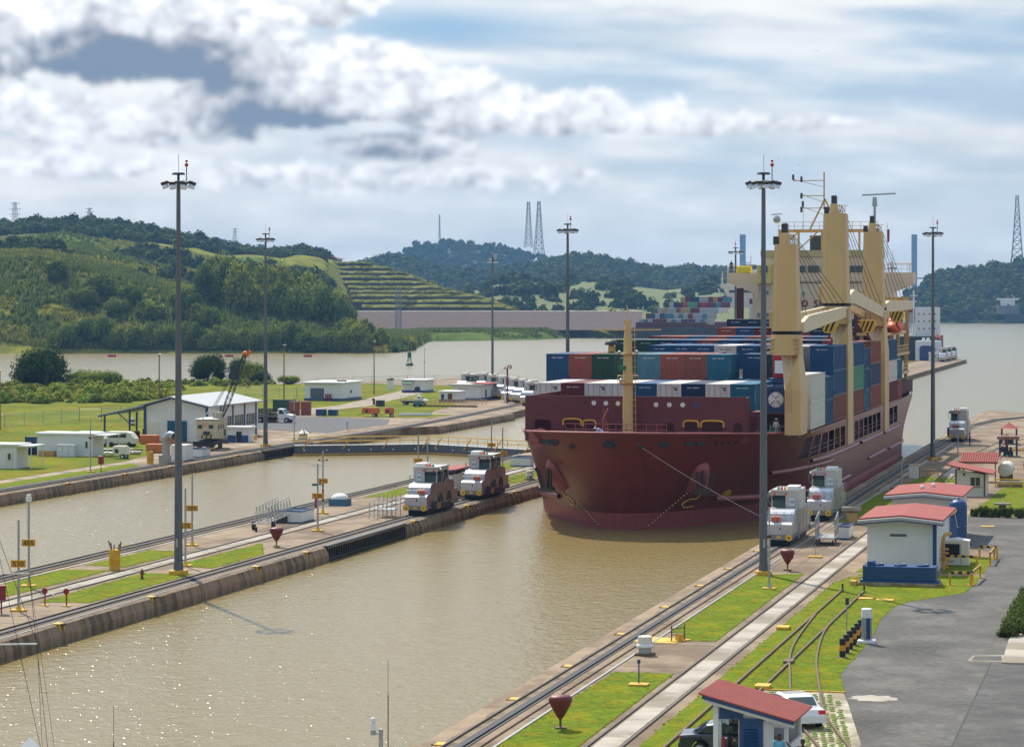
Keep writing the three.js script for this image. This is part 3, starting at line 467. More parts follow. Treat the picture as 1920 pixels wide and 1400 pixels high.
RIDGES.forEach((rd, i) => {
  const spots = [], R = rng(300 + i), w = (rd.u1 - rd.u0) * rd.r / 4900, n = Math.round(w * (rd.front + rd.back * 0.3) / [150, 120, 190, 105, 900][i]);
  for (let k = 0; k < n; k++) { const u = lerp(rd.u0, rd.u1, R()), q = R() * (rd.front + rd.back * 0.3) / (rd.front + rd.back), p = rd.at(u, q); if (i === 4 && fbm(p[0] / 60, p[2] / 60, 3, 8) < 0.5) continue; if (p[1] > 0) spots.push([p[0], p[1] - 1.5, p[2], 0.75 + 0.75 * R()]); }
  wood(['far_left_forest', 'middle_forest', 'far_blue_forest', 'right_forest', 'foothill_forest'][i], ['hazy forest on the far ridge behind the left hill', 'dark blue forest covering the middle ridge', 'pale blue forest on the highest far ridge', 'forested ridge at the right edge beyond the lake', 'scattered trees on the pale green foothill'][i], spots, 400 + i);
});
{ // scrub woods on the left hill
  const spots = [], R = rng(21);
  for (let k = 0; k < 5200; k++) { const u = lerp(-80, 680, R()), r = lerp(1250, 2030, Math.pow(R(), 0.6)), [x, D] = from(u, r), a = fbm(x / 130, D / 90, 4, 33); const top = sstep(1620, 1900, r) * 0.16; if (a + top + (u > 225 && u < 345 && r > 1450 ? 0.16 : 0) < 0.565 || (u > 600 && r > 1500)) continue; spots.push([x, ground(x, D) - 1, D, 0.45 + 0.55 * R()]); }
  for (let k = 0; k < 60; k++) { const [x, D] = from(lerp(505, 625, R()), 1990); spots.push([x, ground(x, D) - 1, D, 0.5 + 0.5 * R()]); }
  for (let k = 0; k < 90; k++) { const [x, D] = from(lerp(1110, 1185, R()), lerp(1585, 1640, R())); spots.push([x, 2 + R() * 2, D, 0.5 + 0.7 * R()]); }
  wood('hillside_woods', 'dark green patches of woodland on the grassy left hill', spots, 22);
}
{ // tall cane grass on the hill and along the shore, with pale plumes
  const blades = (tintA, n, h) => { const r = rng(h * 10 | 0), pos = [], nor = [], col = []; for (let k = 0; k < n; k++) { const a = r() * 6.28, q = r() * 1.6, x = Math.cos(a) * q, z = Math.sin(a) * q, l = h * (0.6 + 0.6 * r()), lean = (r() - 0.5) * 1.6, w = 0.22 + 0.2 * r(), ca = Math.cos(a * 3), sa = Math.sin(a * 3), b = 0.7 + 0.6 * r(); pos.push(x - ca * w, 0, z - sa * w, x + ca * w, 0, z + sa * w, x + lean, l, z + lean * 0.6); for (let i = 0; i < 3; i++) { nor.push(ca * 0.3, 0.8, sa * 0.3 + 0.3); col.push(tintA[0] * b, tintA[1] * b, tintA[2] * b); } if (k === 3 && h > 2.5) { const c = [0.36, 0.34, 0.25]; pos.push(x + lean - 0.25, l - 0.3, z, x + lean + 0.25, l - 0.3, z + 0.1, x + lean * 1.2, l + 1.0, z); for (let i = 0; i < 3; i++) { nor.push(0, 0.6, 0.8); col.push(...c); } } } const g = new THREE.BufferGeometry(); g.setAttribute('position', new THREE.Float32BufferAttribute(pos, 3)); g.setAttribute('normal', new THREE.Float32BufferAttribute(nor, 3)); g.setAttribute('color', new THREE.Float32BufferAttribute(col, 3)); return boxUV(g); };
  const kinds = [blades([0.15, 0.21, 0.03], 34, 3.0), blades([0.29, 0.285, 0.04], 30, 2.0)], R = rng(31), sets = [[], []];
  for (let k = 0; k < 27000; k++) { const u = lerp(-120, 790, R()), r = lerp(1064, 1700, Math.pow(R(), 1.7)), [x, D] = from(u, r), r0 = tab(shoreR, u); if (r < r0 - 1) continue; const a = fbm(x / 55, D / 55, 3, 44); sets[a > 0.5 ? 1 : 0].push([x, ground(x, D) - 0.3, D, 0.3 + 0.55 * R() * (0.6 + a)]); }
  for (let k = 0; k < 7000; k++) { const u = lerp(700, 1180, R()), r0 = tab(shoreR, u), r = lerp(r0 + 4, 1497, Math.pow(R(), 0.8)); if (r < r0) continue; const [x, D] = from(u, r), far = sstep(r0 + 8, r0 + 40, r), thin = vn(x / 14, D / 14, 6); if (far < 0.9 && thin < 0.55) continue; sets[R() < 0.55 ? 0 : 1].push([x, ground(x, D) - 0.2, D, (0.35 + 0.5 * R()) * (far > 0.9 ? 1 : 0.6)]); }
  for (const [x, d, y] of ledgeSpots) if (R() < 0.8) sets[1].push([x, y - 0.2, d, 0.35 + 0.6 * R()]);
  kinds.forEach((g, i) => { const im = new THREE.InstancedMesh(g, leafThin, sets[i].length), m = new THREE.Matrix4(); sets[i].forEach(([x, y, D, s], k) => im.setMatrixAt(k, m.makeRotationY(R() * 6.28).scale(V(s, s, s)).setPosition(x, y, -D))); im.name = numbered('cane_grass'); im.userData = { kind: 'stuff', label: i ? 'yellow green tall grass on the hill and lake shore' : 'green cane grass with pale plumes on the hill', category: 'grass' }; scene.add(im); });
}
// ---- trees one can tell apart
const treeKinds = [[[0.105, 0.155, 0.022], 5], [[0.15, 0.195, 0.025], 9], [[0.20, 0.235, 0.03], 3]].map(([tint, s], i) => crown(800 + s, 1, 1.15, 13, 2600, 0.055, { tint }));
function tree(label, x, D, y, w, h, kind, group, trunkPart = 0.22) {
  const t = thing('tree', label, 'tree', x, D, { y, group, ry: (x * 13.7) % 6.28 });
  const tr = h * trunkPart, pts = []; for (let k = 0; k < 4; k++) { const a = k * 1.7 + x; pts.push(bar([0, tr * 0.8, 0], [Math.cos(a) * w * 0.22, tr + h * 0.3, Math.sin(a) * w * 0.22], w * 0.018, 5)); }
  mesh('trunk', [cy(w * 0.022, w * 0.036, tr * 1.6, 0, -0.3, 0, 8), ...pts], bark, t);
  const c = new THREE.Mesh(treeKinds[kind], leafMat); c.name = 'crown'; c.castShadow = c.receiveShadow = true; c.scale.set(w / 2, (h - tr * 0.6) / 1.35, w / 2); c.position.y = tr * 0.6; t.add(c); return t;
}
{
  const R = rng(77), shore = [];
  for (let u = 118; u < 660; u += 30) shore.push([u + R() * 14, 1064 + R() * 10, 11 + 6 * R(), 11 + 6 * R(), Math.floor(R() * 2.2)]);
  shore.forEach(([u, r, w, h, k], i) => { const [x, D] = from(u, r); tree(`rounded green tree on the lake shore, ${ORD[i]} from the left in the waterside row`, x, D, ground(x, D) - 0.6, w, h, k, 'trees along the lake shore', 0.12); });
  const second = [[108, 1130, 12, 12], [150, 1105, 15, 13], [185, 1120, 17, 13], [215, 1100, 14, 12], [245, 1112, 13, 13], [285, 1100, 15, 13], [350, 1105, 18, 18], [385, 1098, 17, 15]];
  second.forEach(([u, r, w, h], i) => { const [x, D] = from(u, r); tree(`spreading tree on the grass slope behind the shore, ${ORD[i]} from the left`, x, D, ground(x, D) - 0.8, w, h, i % 2, 'trees on the grass slope', 0.15); });
  const clump = []; for (let i = 0; i < 19; i++) { const t = i / 18; clump.push([385 + 255 * t + (R() - 0.5) * 14, 1135 + 75 * ((i * 7) % 5) / 5, 14 + 7 * R(), lerp(23, 19, Math.abs(t - 0.4)) + 3 * R()]); }
  clump.forEach(([u, r, w, h], i) => { const [x, D] = from(u, r); tree(`tall dark tree in the big clump by the terraces, ${ORD[i]} from the left`, x, D, ground(x, D) - 1, w, h, i % 3, 'tall trees of the big clump', 0.15); });
  const tail = [[640, 1100, 12, 15], [662, 1082, 11, 12], [682, 1095, 11, 13], [700, 1078, 9, 9], [716, 1085, 8, 8], [735, 1076, 7, 5], [752, 1090, 7, 5], [772, 1122, 7, 6]];
  tail.forEach(([u, r, w, h], i) => { const [x, D] = from(u, r); tree(`small tree on the point of land, ${ORD[i]} from the left`, x, D, ground(x, D) - 0.4, w, h, (i + 1) % 3, 'trees on the point of land', 0.12); });
  const dam = [[1122, 1560, 9, 13], [1150, 1565, 8, 17], [1165, 1562, 10, 14], [1098, 1550, 8, 6]];
  dam.forEach(([u, r, w, h], i) => { const [x, D] = from(u, r); tree(`slender tree before the stony dam, ${ORD[i]} from the left`, x, D, 1.5, w, h, 2, 'trees before the dam', 0.3); });
}
const bigLeaf = [[[0.05, 0.088, 0.02], 1, 24], [[0.14, 0.20, 0.02], 2, 16], [[0.20, 0.25, 0.025], 3, 14]].map(([tint, s, n]) => crown(900 + s, 1, 1.2, n, 6500, 0.05, { tint, flatBase: s > 1 }));
function bigTree(name, label, cat, x, D, w, h, kind, o = {}) {
  const t = thing(name, label, cat, x, D, { ry: o.ry || 0, group: o.group }), tr = h * (o.trunk ?? 0.22);
  const limbs = []; for (let k = 0; k < 6; k++) { const a = k * 1.1 + x; limbs.push(bar([0, tr * 0.6, 0], [Math.cos(a) * w * 0.25, tr + h * 0.35, Math.sin(a) * w * 0.25], w * 0.014, 5)); }
  mesh(o.trunk === 0 ? 'stems' : 'trunk', [cy(w * 0.02, w * 0.034, Math.max(0.3, tr * 1.7), 0, -0.1, 0, 9), ...limbs], bark, t);
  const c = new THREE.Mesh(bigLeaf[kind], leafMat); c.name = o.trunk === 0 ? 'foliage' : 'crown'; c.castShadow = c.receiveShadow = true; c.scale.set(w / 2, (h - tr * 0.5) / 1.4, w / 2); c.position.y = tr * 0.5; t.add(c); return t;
}
bigTree('tree', 'large dark leaved tree at the left edge before the lake', 'tree', -245, 541, 13, 11.5, 0, { trunk: 0.12 });
bigTree('tree', 'dark round tree standing behind the tallest left lamp mast', 'tree', -231, 610, 9.5, 8, 0, { trunk: 0.2 });
bigTree('tree', 'smaller dark tree right of the round tree by the lake', 'tree', -224, 613, 7, 6.5, 0, { trunk: 0.2, ry: 2 });
bigTree('bush', 'wide yellow green bush in the middle of the left meadow', 'bush', -236, 552, 14, 5.2, 1, { trunk: 0 });
bigTree('bush', 'feathery bush left of the wide bush in the meadow', 'bush', -246, 548, 8, 4.2, 2, { trunk: 0 });
bigTree('bush', 'light green bush behind the boom of the rail crane', 'bush', -215, 600, 8, 6.2, 2, { trunk: 0 });
bigTree('bush', 'dark bush beside the rail crane boom tip', 'bush', -212, 595, 6, 3.8, 0, { trunk: 0, ry: 1 });
bigTree('bush', 'low scrub on the rubble by the lake left of the grey door store', 'bush', -203, 590, 6, 2.6, 1, { trunk: 0, ry: 1 });
{ // meadow scrub along the shore behind the fence
  const spots = [], R = rng(61), g = crown(950, 1, 1, 6, 620, 0.13, { tint: [0.23, 0.28, 0.04], flatBase: true });
  for (let k = 0; k < 900; k++) { const u = lerp(-40, 335, R()), r = lerp(430, 590, R()), [x, D] = from(u, r); if (D < 438 + (x + 250) * 0.7 || D > 552 + 14 * R() || x < -262 || x > -196) continue; spots.push([x, D, 1.0 + 1.5 * R()]); }
  for (let k = 0; k < 60; k++) spots.push([-236 + 30 * R(), 570 + 30 * R(), 0.9 + 0.8 * R()]);
  const im = new THREE.InstancedMesh(g, leafMat, spots.length), m = new THREE.Matrix4(), c = new THREE.Color();
  spots.forEach(([x, D, s], k) => { im.setMatrixAt(k, m.makeRotationY(R() * 6).scale(V(s, s * (0.6 + 0.6 * R()), s)).setPosition(x, -0.1, -D)); const b = 0.6 + 0.7 * R(); im.setColorAt(k, c.setRGB(b * (0.8 + 0.4 * R()), b, b)); });
  im.name = numbered('meadow_scrub'); im.userData = { kind: 'stuff', label: 'tall yellow green scrub behind the wire fence', category: 'scrub' }; im.castShadow = true; scene.add(im);
}
// clipped shrubs on the right
const shrubGeo = [1, 2].map((s) => crown(970 + s, 1, 1.1, 8, 1300, 0.085, { tint: [0.07, 0.10, 0.02] }));
function shrub(label, x, D, w, h, k, group) { const t = thing('shrub', label, 'shrub', x, D, { ry: x * 9, group }); mesh('stem', cy(0.04, 0.06, h * 0.4, 0, 0, 0, 6), bark, t); const c = new THREE.Mesh(shrubGeo[k % 2], leafMat); c.name = 'foliage'; c.castShadow = c.receiveShadow = true; c.scale.set(w / 2, h / 1.4, w / 2); t.add(c); return t; }
for (let k = 0; k < 10; k++) shrub(`clipped green shrub in the hedge above the road, ${ORD[k]} from the left`, -17.0 + k * 0.72 + (k > 4 ? 0.3 : 0), 241.8 - k * 0.12, 1.0 + 0.25 * ((k * 7) % 3), 1.05 + 0.15 * ((k * 5) % 3), k, 'hedge above the road');
for (let k = 0; k < 12; k++) shrub(`dense hedge bush along the right road edge, ${ORD[k]} from the near end`, -8.75 + 0.06 * Math.sin(k * 2), 155.2 + k * 1.75, 1.75, 1.25 + 0.2 * ((k * 3) % 3), k, 'hedge along the right road edge');
// ================================================================ THE RED SHIP
const font = await new FontLoader().loadAsync('fonts/droid/droid_sans_bold.typeface.json');
function words(text, size, depth, o) { const g = new TextGeometry(text, { font, size, depth, curveSegments: 4 }); g.computeBoundingBox(); g.translate(-(g.boundingBox.max.x + g.boundingBox.min.x) / 2, 0, 0); return xf(g, o); }
const SX = -48.35, HALF = 15.1;
const shipT = tex(1024, (u, v) => { const s = pn(u * 90, v * 3, 90, 61) * 0.5 + pn(u * 200, v * 5, 200, 62) * 0.25, a = pfbm(u, v, 6, 6, 63), w = sstep(0.62, 0.78, pfbm(u, v, 14, 5, 64)) * 0.5; const k = 0.56 + 0.28 * s + 0.30 * a; return [k + w * 0.16, k * 0.97 + w * 0.12, k * 0.95 + w * 0.10]; });
const S = {
  hull: mat([0.17, 0.026, 0.022], { map: shipT, size: [34, 12], roughness: 0.36, bump: T.grain, bsize: 9, bumpScale: 0.03 }),
  boot: mat([0.38, 0.095, 0.10], { map: shipT, size: [17, 7], roughness: 0.55, bump: T.grain, bsize: 5, bumpScale: 0.03 }),
  deckRed: mat([0.145, 0.02, 0.026], { map: shipT, size: [12, 9], roughness: 0.5 }),
  inner: mat([0.10, 0.03, 0.03], { map: T.grain, size: 3, roughness: 0.8 }),
  house: mat([0.74, 0.585, 0.40], { map: T.paint, size: 8, roughness: 0.55 }),
  rope: mat([0.45, 0.36, 0.2], { roughness: 1 }),
  stripeY: mat([0.75, 0.45, 0.02], { roughness: 0.5 }),
};
{
  const ship = thing('cargo_ship', 'dark red cargo ship with yellow deck cranes entering the lock', 'ship', SX, 234);
  const Z = (D) => 234 - D;                                          // local z of a station
  const deckTab = [[0, 0], [0.35, 2.2], [1.0, 4.2], [2.7, 6.6], [5.7, 8.8], [11.7, 11.0], [17, 12.4], [22, 13.2], [30, 14.4], [37, HALF], [999, HALF]];
  const portTab = [[0, 0], [0.35, 2.2], [1.0, 4.2], [2.7, 6.6], [5.7, 8.9], [10, 11.4], [13.5, 13.5], [16.5, 14.7], [19.5, HALF], [999, HALF]];
  const wlTab = [[0, 0], [0.5, 1.2], [1.5, 2.5], [3.9, 4.3], [9.5, 7.5], [15.4, 10.4], [24, 13.0], [33, 14.7], [42, HALF], [999, HALF]];
  const topY = (D) => tab([[228, 7.95], [233, 7.75], [240, 7.45], [247, 7.2], [400, 7.2]], D);
  const f01 = (y) => clamp((y + 1.2) / 9.1), stem = (y) => 233.4 - 5.1 * Math.pow(f01(y), 1.15) + (y < -1.2 ? (-1.2 - y) * 0.3 : 0);
  const half = (D, y, side = 1) => {
    const f = f01(y), k = D - stem(y), w = lerp(tab(wlTab, k), tab(side > 0 ? portTab : deckTab, k), Math.pow(f, 1.25));
    const st = clamp((D - 338) / 41), low = Math.pow(1 - clamp((y + 1.2) / 7.0), 1.1);
    return w * (1 - st * st * 0.17) * (1 - low * Math.pow(st, 1.4) * 0.62);
  };
  const offs = [0, 0.15, 0.4, 0.8, 1.4, 2.2, 3.3, 4.8, 6.8, 9.2, 12, 15, 18, 20.5];
  const bays = [[250.8, 278.2], [286.2, 313.4], [323.1, 333.6]], cuts = [];
  for (const [a, b] of bays) { const n = Math.round((b - a) / 4.55); for (let k = 0; k < n; k++) { const L = (b - a) / n; cuts.push([a + L * k + 0.45, a + L * (k + 1) - 0.3]); } }
  const stations = new Set([251, 254, 258, 262, 268, 280, 284, 300, 315, 320, 334, 338, 342, 346, 350, 355, 360, 365, 370, 375, 379]); cuts.forEach(([a, b]) => { stations.add(a); stations.add(b); });
  const aft = [...stations].sort((a, b) => a - b), nS = offs.length + aft.length;
  const DAt = (i, y) => i < offs.length ? stem(y) + offs[i] * (250.4 - stem(y)) / 20.5 : aft[i - offs.length];
  const skin = (levels, open, side, yTop) => {
    const pos = [], nrm = [], row = levels.length, pt = (i, j) => { const t = levels[j], D0 = DAt(i, typeof t === 'number' ? t : 7), y = t === 'top' ? topY(D0) : t, D = DAt(i, y); return [side * half(D, y, side), y, Z(D)]; };
    const N = (i, j) => { const a = pt(Math.max(0, i - 1), j), b = pt(Math.min(nS - 1, i + 1), j), c = pt(i, Math.max(0, j - 1)), d = pt(i, Math.min(row - 1, j + 1)); const v = V(b[0] - a[0], b[1] - a[1], b[2] - a[2]).cross(V(d[0] - c[0], d[1] - c[1], d[2] - c[2])).normalize(); if (v.x * side < 0) v.negate(); if (i === 0) v.set(0, v.y, 1).normalize(); return v; };
    for (let i = 0; i < nS - 1; i++) for (let j = 0; j < row - 1; j++) {
      const D = (DAt(i, 5) + DAt(i + 1, 5)) / 2; if (open && levels[j] === 4.45 && cuts.some(([a, b]) => D > a && D < b)) continue;
      const q = [[i, j], [i + 1, j], [i + 1, j + 1], [i, j + 1]]; for (const k of side > 0 ? [0, 1, 2, 0, 2, 3] : [0, 2, 1, 0, 3, 2]) { const [a, b] = q[k]; pos.push(...pt(a, b)); const n = N(a, b); nrm.push(n.x, n.y, n.z); }
    }
    const g = new THREE.BufferGeometry(); g.setAttribute('position', new THREE.Float32BufferAttribute(pos, 3)); g.setAttribute('normal', new THREE.Float32BufferAttribute(nrm, 3)); return g;
  };
  const up = [0.38, 1.2, 2.2, 3.3, 4.45, 6.5, 'top'], dn = [-4, -2.5, -1.2, -0.3, 0.38];
  mesh('hull', [skin(up, true, 1), skin(up, true, -1)], S.hull, ship);
  mesh('boot_topping', [skin(dn, false, 1), skin(dn, false, -1)], S.boot, ship);
  { // transom, decks
    const tr = []; for (const y of [-1, 1, 3, 5, 7.2]) tr.push([half(379, y), y]); mesh('transom', pr([...tr, ...tr.slice().reverse().map(([x, y]) => [-x, y])], 0.2, { z: Z(378.9) }), S.hull, ship);
    const deck = (y, d0, d1, ins, m, nm) => { const o = []; for (let i = 0; i < nS; i++) { const D = DAt(i, y); if (D >= d0 && D <= d1) o.push([Math.max(0.02, half(D, y - 0.12) - 0.1 - ins), -Math.max(0.02, half(D, y - 0.12, -1) - 0.1 - ins), -Z(D)]); } mesh(nm, flat([...o.map((q) => [q[0], q[2]]), ...o.slice().reverse().map((q) => [q[1], q[2]])], y, 0.12), m, ship); };
    deck(6.75, 228, 252, 0.1, S.deckRed, 'forecastle_deck'); deck(7.15, 250, 379, 1.3, S.deckRed, 'main_deck'); deck(4.3, 250, 379, 0.1, S.inner, 'side_walkway');
    for (const s of [-1, 1]) { const q = s > 0 ? [86, 293] : [66, 303]; mesh('side_bulkhead', bx(0.15, 3.0, q[0], s * (HALF - 1.9), 4.2, Z(q[1])), S.inner, ship); mesh('sheer_strake', bx(1.5, 0.14, q[0], s * (HALF - 0.72), 7.06, Z(q[1])), S.hull, ship); }
    for (const [a, b] of cuts) for (const s of [1]) { mesh('side_rail', [bar([s * (HALF - 0.15), 5.0, Z(a)], [s * (HALF - 0.15), 5.0, Z(b)], 0.045), bar([s * (HALF - 0.15), 5.45, Z(a)], [s * (HALF - 0.15), 5.45, Z(b)], 0.045)], S.deckRed, ship); }
    // bow rail, bulwark cap and rubbing strakes
    const cap = []; for (const s of [-1, 1]) for (let i = 0; i < offs.length + 3; i++) { const D = DAt(i, 7.2), y = topY(D); cap.push([s, half(DAt(i, y), y, s), y, Z(DAt(i, y))]); }
    for (const s of [-1, 1]) { const p = cap.filter((c) => c[0] === s).map((c) => [s * (c[1] - 0.05), c[2], c[3]]); mesh('bulwark_cap', tube(p, 0.09, 60, 6), mat([0.36, 0.10, 0.10], { roughness: 0.5 }), ship); }
    for (const s of [-1, 1]) for (const [a, b, y, r] of [[257, 289, 3.95, .2], [292.5, 314.8, 3.9, .2], [317, 335.5, 3.8, .2], [246, 268, 3.4, .2], [300, 318, 1.7, .16], [323, 344, 1.6, .16], [252, 282, 0.9, .17]]) { const p = []; for (let k = 0; k <= 8; k++) { const D = lerp(a, b, k / 8); p.push([s * (half(D, y, s) + 0.04), y, Z(D)]); } mesh('rubbing_strake', tube(p, r, 24, 8), mat([0.30, 0.09, 0.09], { roughness: 0.4 }), ship); }
    for (const s of [-1, 1]) { const p = []; for (const D of [240.4, 243, 246, 250]) p.push([s * (half(D, 1.3, s) + 0.05), 1.3 - (D - 240) * 0.03, Z(D)]); mesh('rubbing_strake', tube(p, 0.26, 16, 8), mat([0.34, 0.10, 0.10], { roughness: 0.4 }), ship); }
  }
  // anchors in bolsters
  for (const s of [-1, 1]) {
    const y = 3.9, D = 236.2, w = half(D, y, s), zz = Z(D), ang = s * 0.62;
    const b = mesh('anchor_bolster', [xf(lathe([[0.02, 1.35], [0.55, 1.25], [0.85, 0.9], [1.15, 0.2], [1.5, -0.9], [1.62, -1.3]], 18), { rx: 0.95, ry: ang, x: s * (w - 0.35), y: y + 0.2, z: zz - 0.15, order: 'YXZ' })], S.boot, ship);
    const an = mesh('anchor', [bm([0, 0.9, 0], [0, -1.0, 0.1], 0.26, 0.26), bm([-0.95, -1.05, 0.1], [0.95, -1.05, 0.1], 0.34, 0.34), bm([-0.55, -1.0, 0.12], [-0.85, 0.65, 0.5], 0.22, 0.4), bm([0.55, -1.0, 0.12], [0.85, 0.65, 0.5], 0.22, 0.4), bx(2.4, 0.08, 0.3, 0, -1.35, 0.1)], mat([0.075, 0.05, 0.036], { map: T.grain, size: 1, roughness: 0.9 }), ship);
    an.position.set(s * (w - 0.15) + s * 0.55, y - 0.55, zz + 1.05); an.rotation.set(-0.12, ang, 0);
    // yellow bow marks, draught marks
    const m0 = S.stripeY, on = (D2, y2, o = 0.05) => [s * (half(D2, y2, s) + o * 0.8), y2, Z(D2) + o];
    mesh('bulb_mark', [tube([on(238.0, 2.2), on(238.0, 1.5), on(237.2, 1.45), on(236.6, 1.1), on(237.0, 0.75), on(238.2, 0.72)], 0.06, 30, 5)], m0, ship);
    const th = []; for (let k = 0; k < 14; k++) { const a = k / 14 * 6.283; th.push(on(241.6 + 0.45 * Math.cos(a), 1.6 + 0.42 * Math.sin(a))); } th.push(th[0]);
    mesh('thruster_mark', [tube(th, 0.05, 40, 5), bar(on(241.3, 1.3), on(241.9, 1.9), 0.05), bar(on(241.3, 1.9), on(241.9, 1.3), 0.05)], m0, ship);
    const dm = []; for (let k = 0; k < 15; k++) { const y2 = 2.3 - k * 0.22; dm.push(xf(new THREE.BoxGeometry(0.14, 0.10, 0.05), { x: on(236.4 - k * 0.13, y2)[0], y: y2, z: on(236.4 - k * 0.13, y2)[2], ry: s * 0.7 })); } mesh('draught_marks', dm, mat([0.6, 0.45, 0.25]), ship);
    for (const [D2, y2, r] of s > 0 ? [[228.9, 6.95, .34], [230.4, 6.95, .34], [229.7, 6.6, .14]] : [[228.95, 6.95, .36], [231.2, 6.95, .32], [230.2, 6.55, .15]]) mesh('fairlead', xf(new THREE.TorusGeometry(r, 0.11, 8, 18), { x: on(D2, y2, 0.02)[0], y: y2, z: on(D2, y2, 0.02)[2], ry: s * (D2 > 230 ? 0.6 : 0.35), rx: -0.2, sx: 1.25 }), M.black, ship), mesh('fairlead_shade_disc', xf(new THREE.CircleGeometry(r, 18), { x: on(D2, y2, 0.05)[0], y: y2, z: on(D2, y2, 0.05)[2], ry: s * (D2 > 230 ? 0.6 : 0.35), rx: -0.2, sx: 1.2 }), M.black, ship);  // flat black disc paints the dark inside of each fairlead
    for (const D2 of [232.2, 233.2]) mesh('mooring_port', xf(bx(0.95, 0.62, 0.12), { x: on(D2, 6.9)[0], y: 6.62, z: on(D2, 6.9)[2], ry: s * 0.85, rx: -0.15 }), M.black, ship);
    for (let k = 0; k < 5; k++) mesh('scupper', xf(new THREE.SphereGeometry(0.12, 8, 6), { x: on(235 + k * 0.8, 6.75)[0], y: 6.72, z: on(235 + k * 0.8, 6.75, 0)[2], sx: 1.6 }), M.black, ship);
  }
  // forecastle: breakwater with its ports, foremast, winches
  {
    const zb = Z(238), rr = (x0, x1, y0, y1, c = 0.2) => [[x0 + c, y0], [x1 - c, y0], [x1, y0 + c], [x1, y1 - c], [x1 - c, y1], [x0 + c, y1], [x0, y1 - c], [x0, y0 + c]];
    const ports = [[-9.2, -7.6, 7.45, 8.6], [-6.4, -4.75, 6.95, 8.6], [-4.5, -3.35, 6.95, 8.5], [3.0, 4.1, 6.95, 8.45], [5.0, 6.35, 6.95, 8.55], [6.65, 8.7, 6.95, 8.55], [-2.0, -0.9, 6.95, 8.2], [9.6, 10.5, 7.3, 8.5]];
    const round = []; for (let k = 0; k < 5; k++) { round.push([-5.1 + k * 1.08, 9.55]); round.push([1.55 + k * 1.25, 9.5]); }
    const holes = [...ports.map((p) => rr(...p)), ...round.map(([x, y]) => { const h = new THREE.Path(); h.absarc(x, y, 0.2, 0, 6.283, true); h.isPath = true; return h; })];
    mesh('breakwater', pr([[-10.1, 6.6], [10.75, 6.6], [10.75, 10.85], [-10.1, 10.85]], 0.18, { z: zb }, holes), S.deckRed, ship);
    mesh('breakwater_wing', [bx(0.18, 4.1, 14, -10.05, 6.7, zb - 7.1)], S.deckRed, ship); mesh('breakwater_wing', [bx(0.18, 4.1, 2, 10.7, 6.7, zb - 1.1)], S.deckRed, ship);
    mesh('inner_bulkhead', bx(20.4, 3.6, 0.2, 0.3, 6.7, zb - 4.5), S.inner, ship);
    [[-4.6, 10.2], [-3.5, 10.2], [-2.35, 10.18], [-1.2, 10.17], [2.4, 10.1], [3.65, 10.1], [4.9, 10.1], [6.1, 10.08]].forEach(([x, y], i) => mesh('round_cover', xf(new THREE.CylinderGeometry(0.22, 0.22, 0.06, 16), { rx: Math.PI / 2, x, y, z: zb + 0.12 }), i === 0 ? S.deckRed : i === 7 ? M.navy : M.white, ship));
    for (const p of [ports[1], ports[2], ports[4], ports[5]]) mesh('yellow_port_rim', tube([[p[0] - 0.02, p[3] - 0.5, zb + 0.14], [p[0], p[3] - 0.05, zb + 0.14], [p[0] + 0.2, p[3] + 0.06, zb + 0.14], [p[1] - 0.2, p[3] + 0.06, zb + 0.14], [p[1], p[3] - 0.05, zb + 0.14], [p[1] + 0.02, p[3] - 0.5, zb + 0.14]], 0.09, 30, 6), M.yellow, ship);
    const mz = Z(236.6);
    const mst = mesh('foremast', [cy(0.38, 0.54, 9.8, 0, 6.7, mz, 8), cy(0.95, 0.7, 0.14, 0, 12.0, mz, 14), cy(0.85, 0.6, 0.12, 0, 14.7, mz, 14), cy(0.28, 0.36, 1.4, 0, 16.5, mz, 8), bar([0, 17.8, mz], [-0.1, 19.3, mz], 0.05), bx(0.5, 0.35, 0.4, -0.1, 17.6, mz)], M.tan, ship);
    mesh('yardarm', [bm([-3.3, 17.0, mz], [3.1, 17.05, mz], 0.14, 0.12)], M.tan, mst); mesh('mast_platform_rail', [xf(new THREE.TorusGeometry(0.95, 0.03, 5, 20), { rx: Math.PI / 2, y: 12.8, z: mz }), ...[0, 1, 2, 3, 4, 5].map((k) => bar([Math.cos(k) * 0.95, 12.1, mz + Math.sin(k) * 0.95], [Math.cos(k) * 0.95, 12.8, mz + Math.sin(k) * 0.95], 0.025))], M.tan, mst);
    mesh('mast_ladder', [bar([0.75, 7, mz], [0.62, 17.4, mz], 0.03), ...[...Array(16)].map((_, k) => bar([0.4, 7.6 + k * 0.6, mz], [0.8, 7.6 + k * 0.6, mz], 0.025))], M.tan, mst);
    mesh('mast_lamp', [sp(0.22, -0.55, 12.35, mz + 0.4), sp(0.17, 0.85, 15.0, mz), sp(0.17, -0.8, 14.95, mz)], M.galv, mst); mesh('horn', bx(0.55, 0.38, 0.5, -0.45, 11.45 + 1.9, mz + 0.45), M.green, mst);
    mesh('bow_railing', [...[0, 1, 2].map((k) => bar([-5.0, 6.95 + k * 0.5 + 0.55, Z(232.6)], [4.4, 6.95 + k * 0.5 + 0.55, Z(232.6)], 0.035)), ...[...Array(11)].map((_, k) => bar([-5 + k * 0.94, 6.8, Z(232.6)], [-5 + k * 0.94, 8.5, Z(232.6)], 0.035))], mat([0.30, 0.07, 0.07]), ship);
    mesh('deck_davit', [bar([-1.7, 6.8, Z(233.5)], [-1.7, 8.9, Z(233.5)], 0.08), bar([-1.7, 8.9, Z(233.5)], [-1.3, 9.9, Z(234)], 0.07), bar([-1.1, 7.2, Z(233.5)], [-1.75, 9.8, Z(234)], 0.05)], mat([0.32, 0.07, 0.06]), ship);
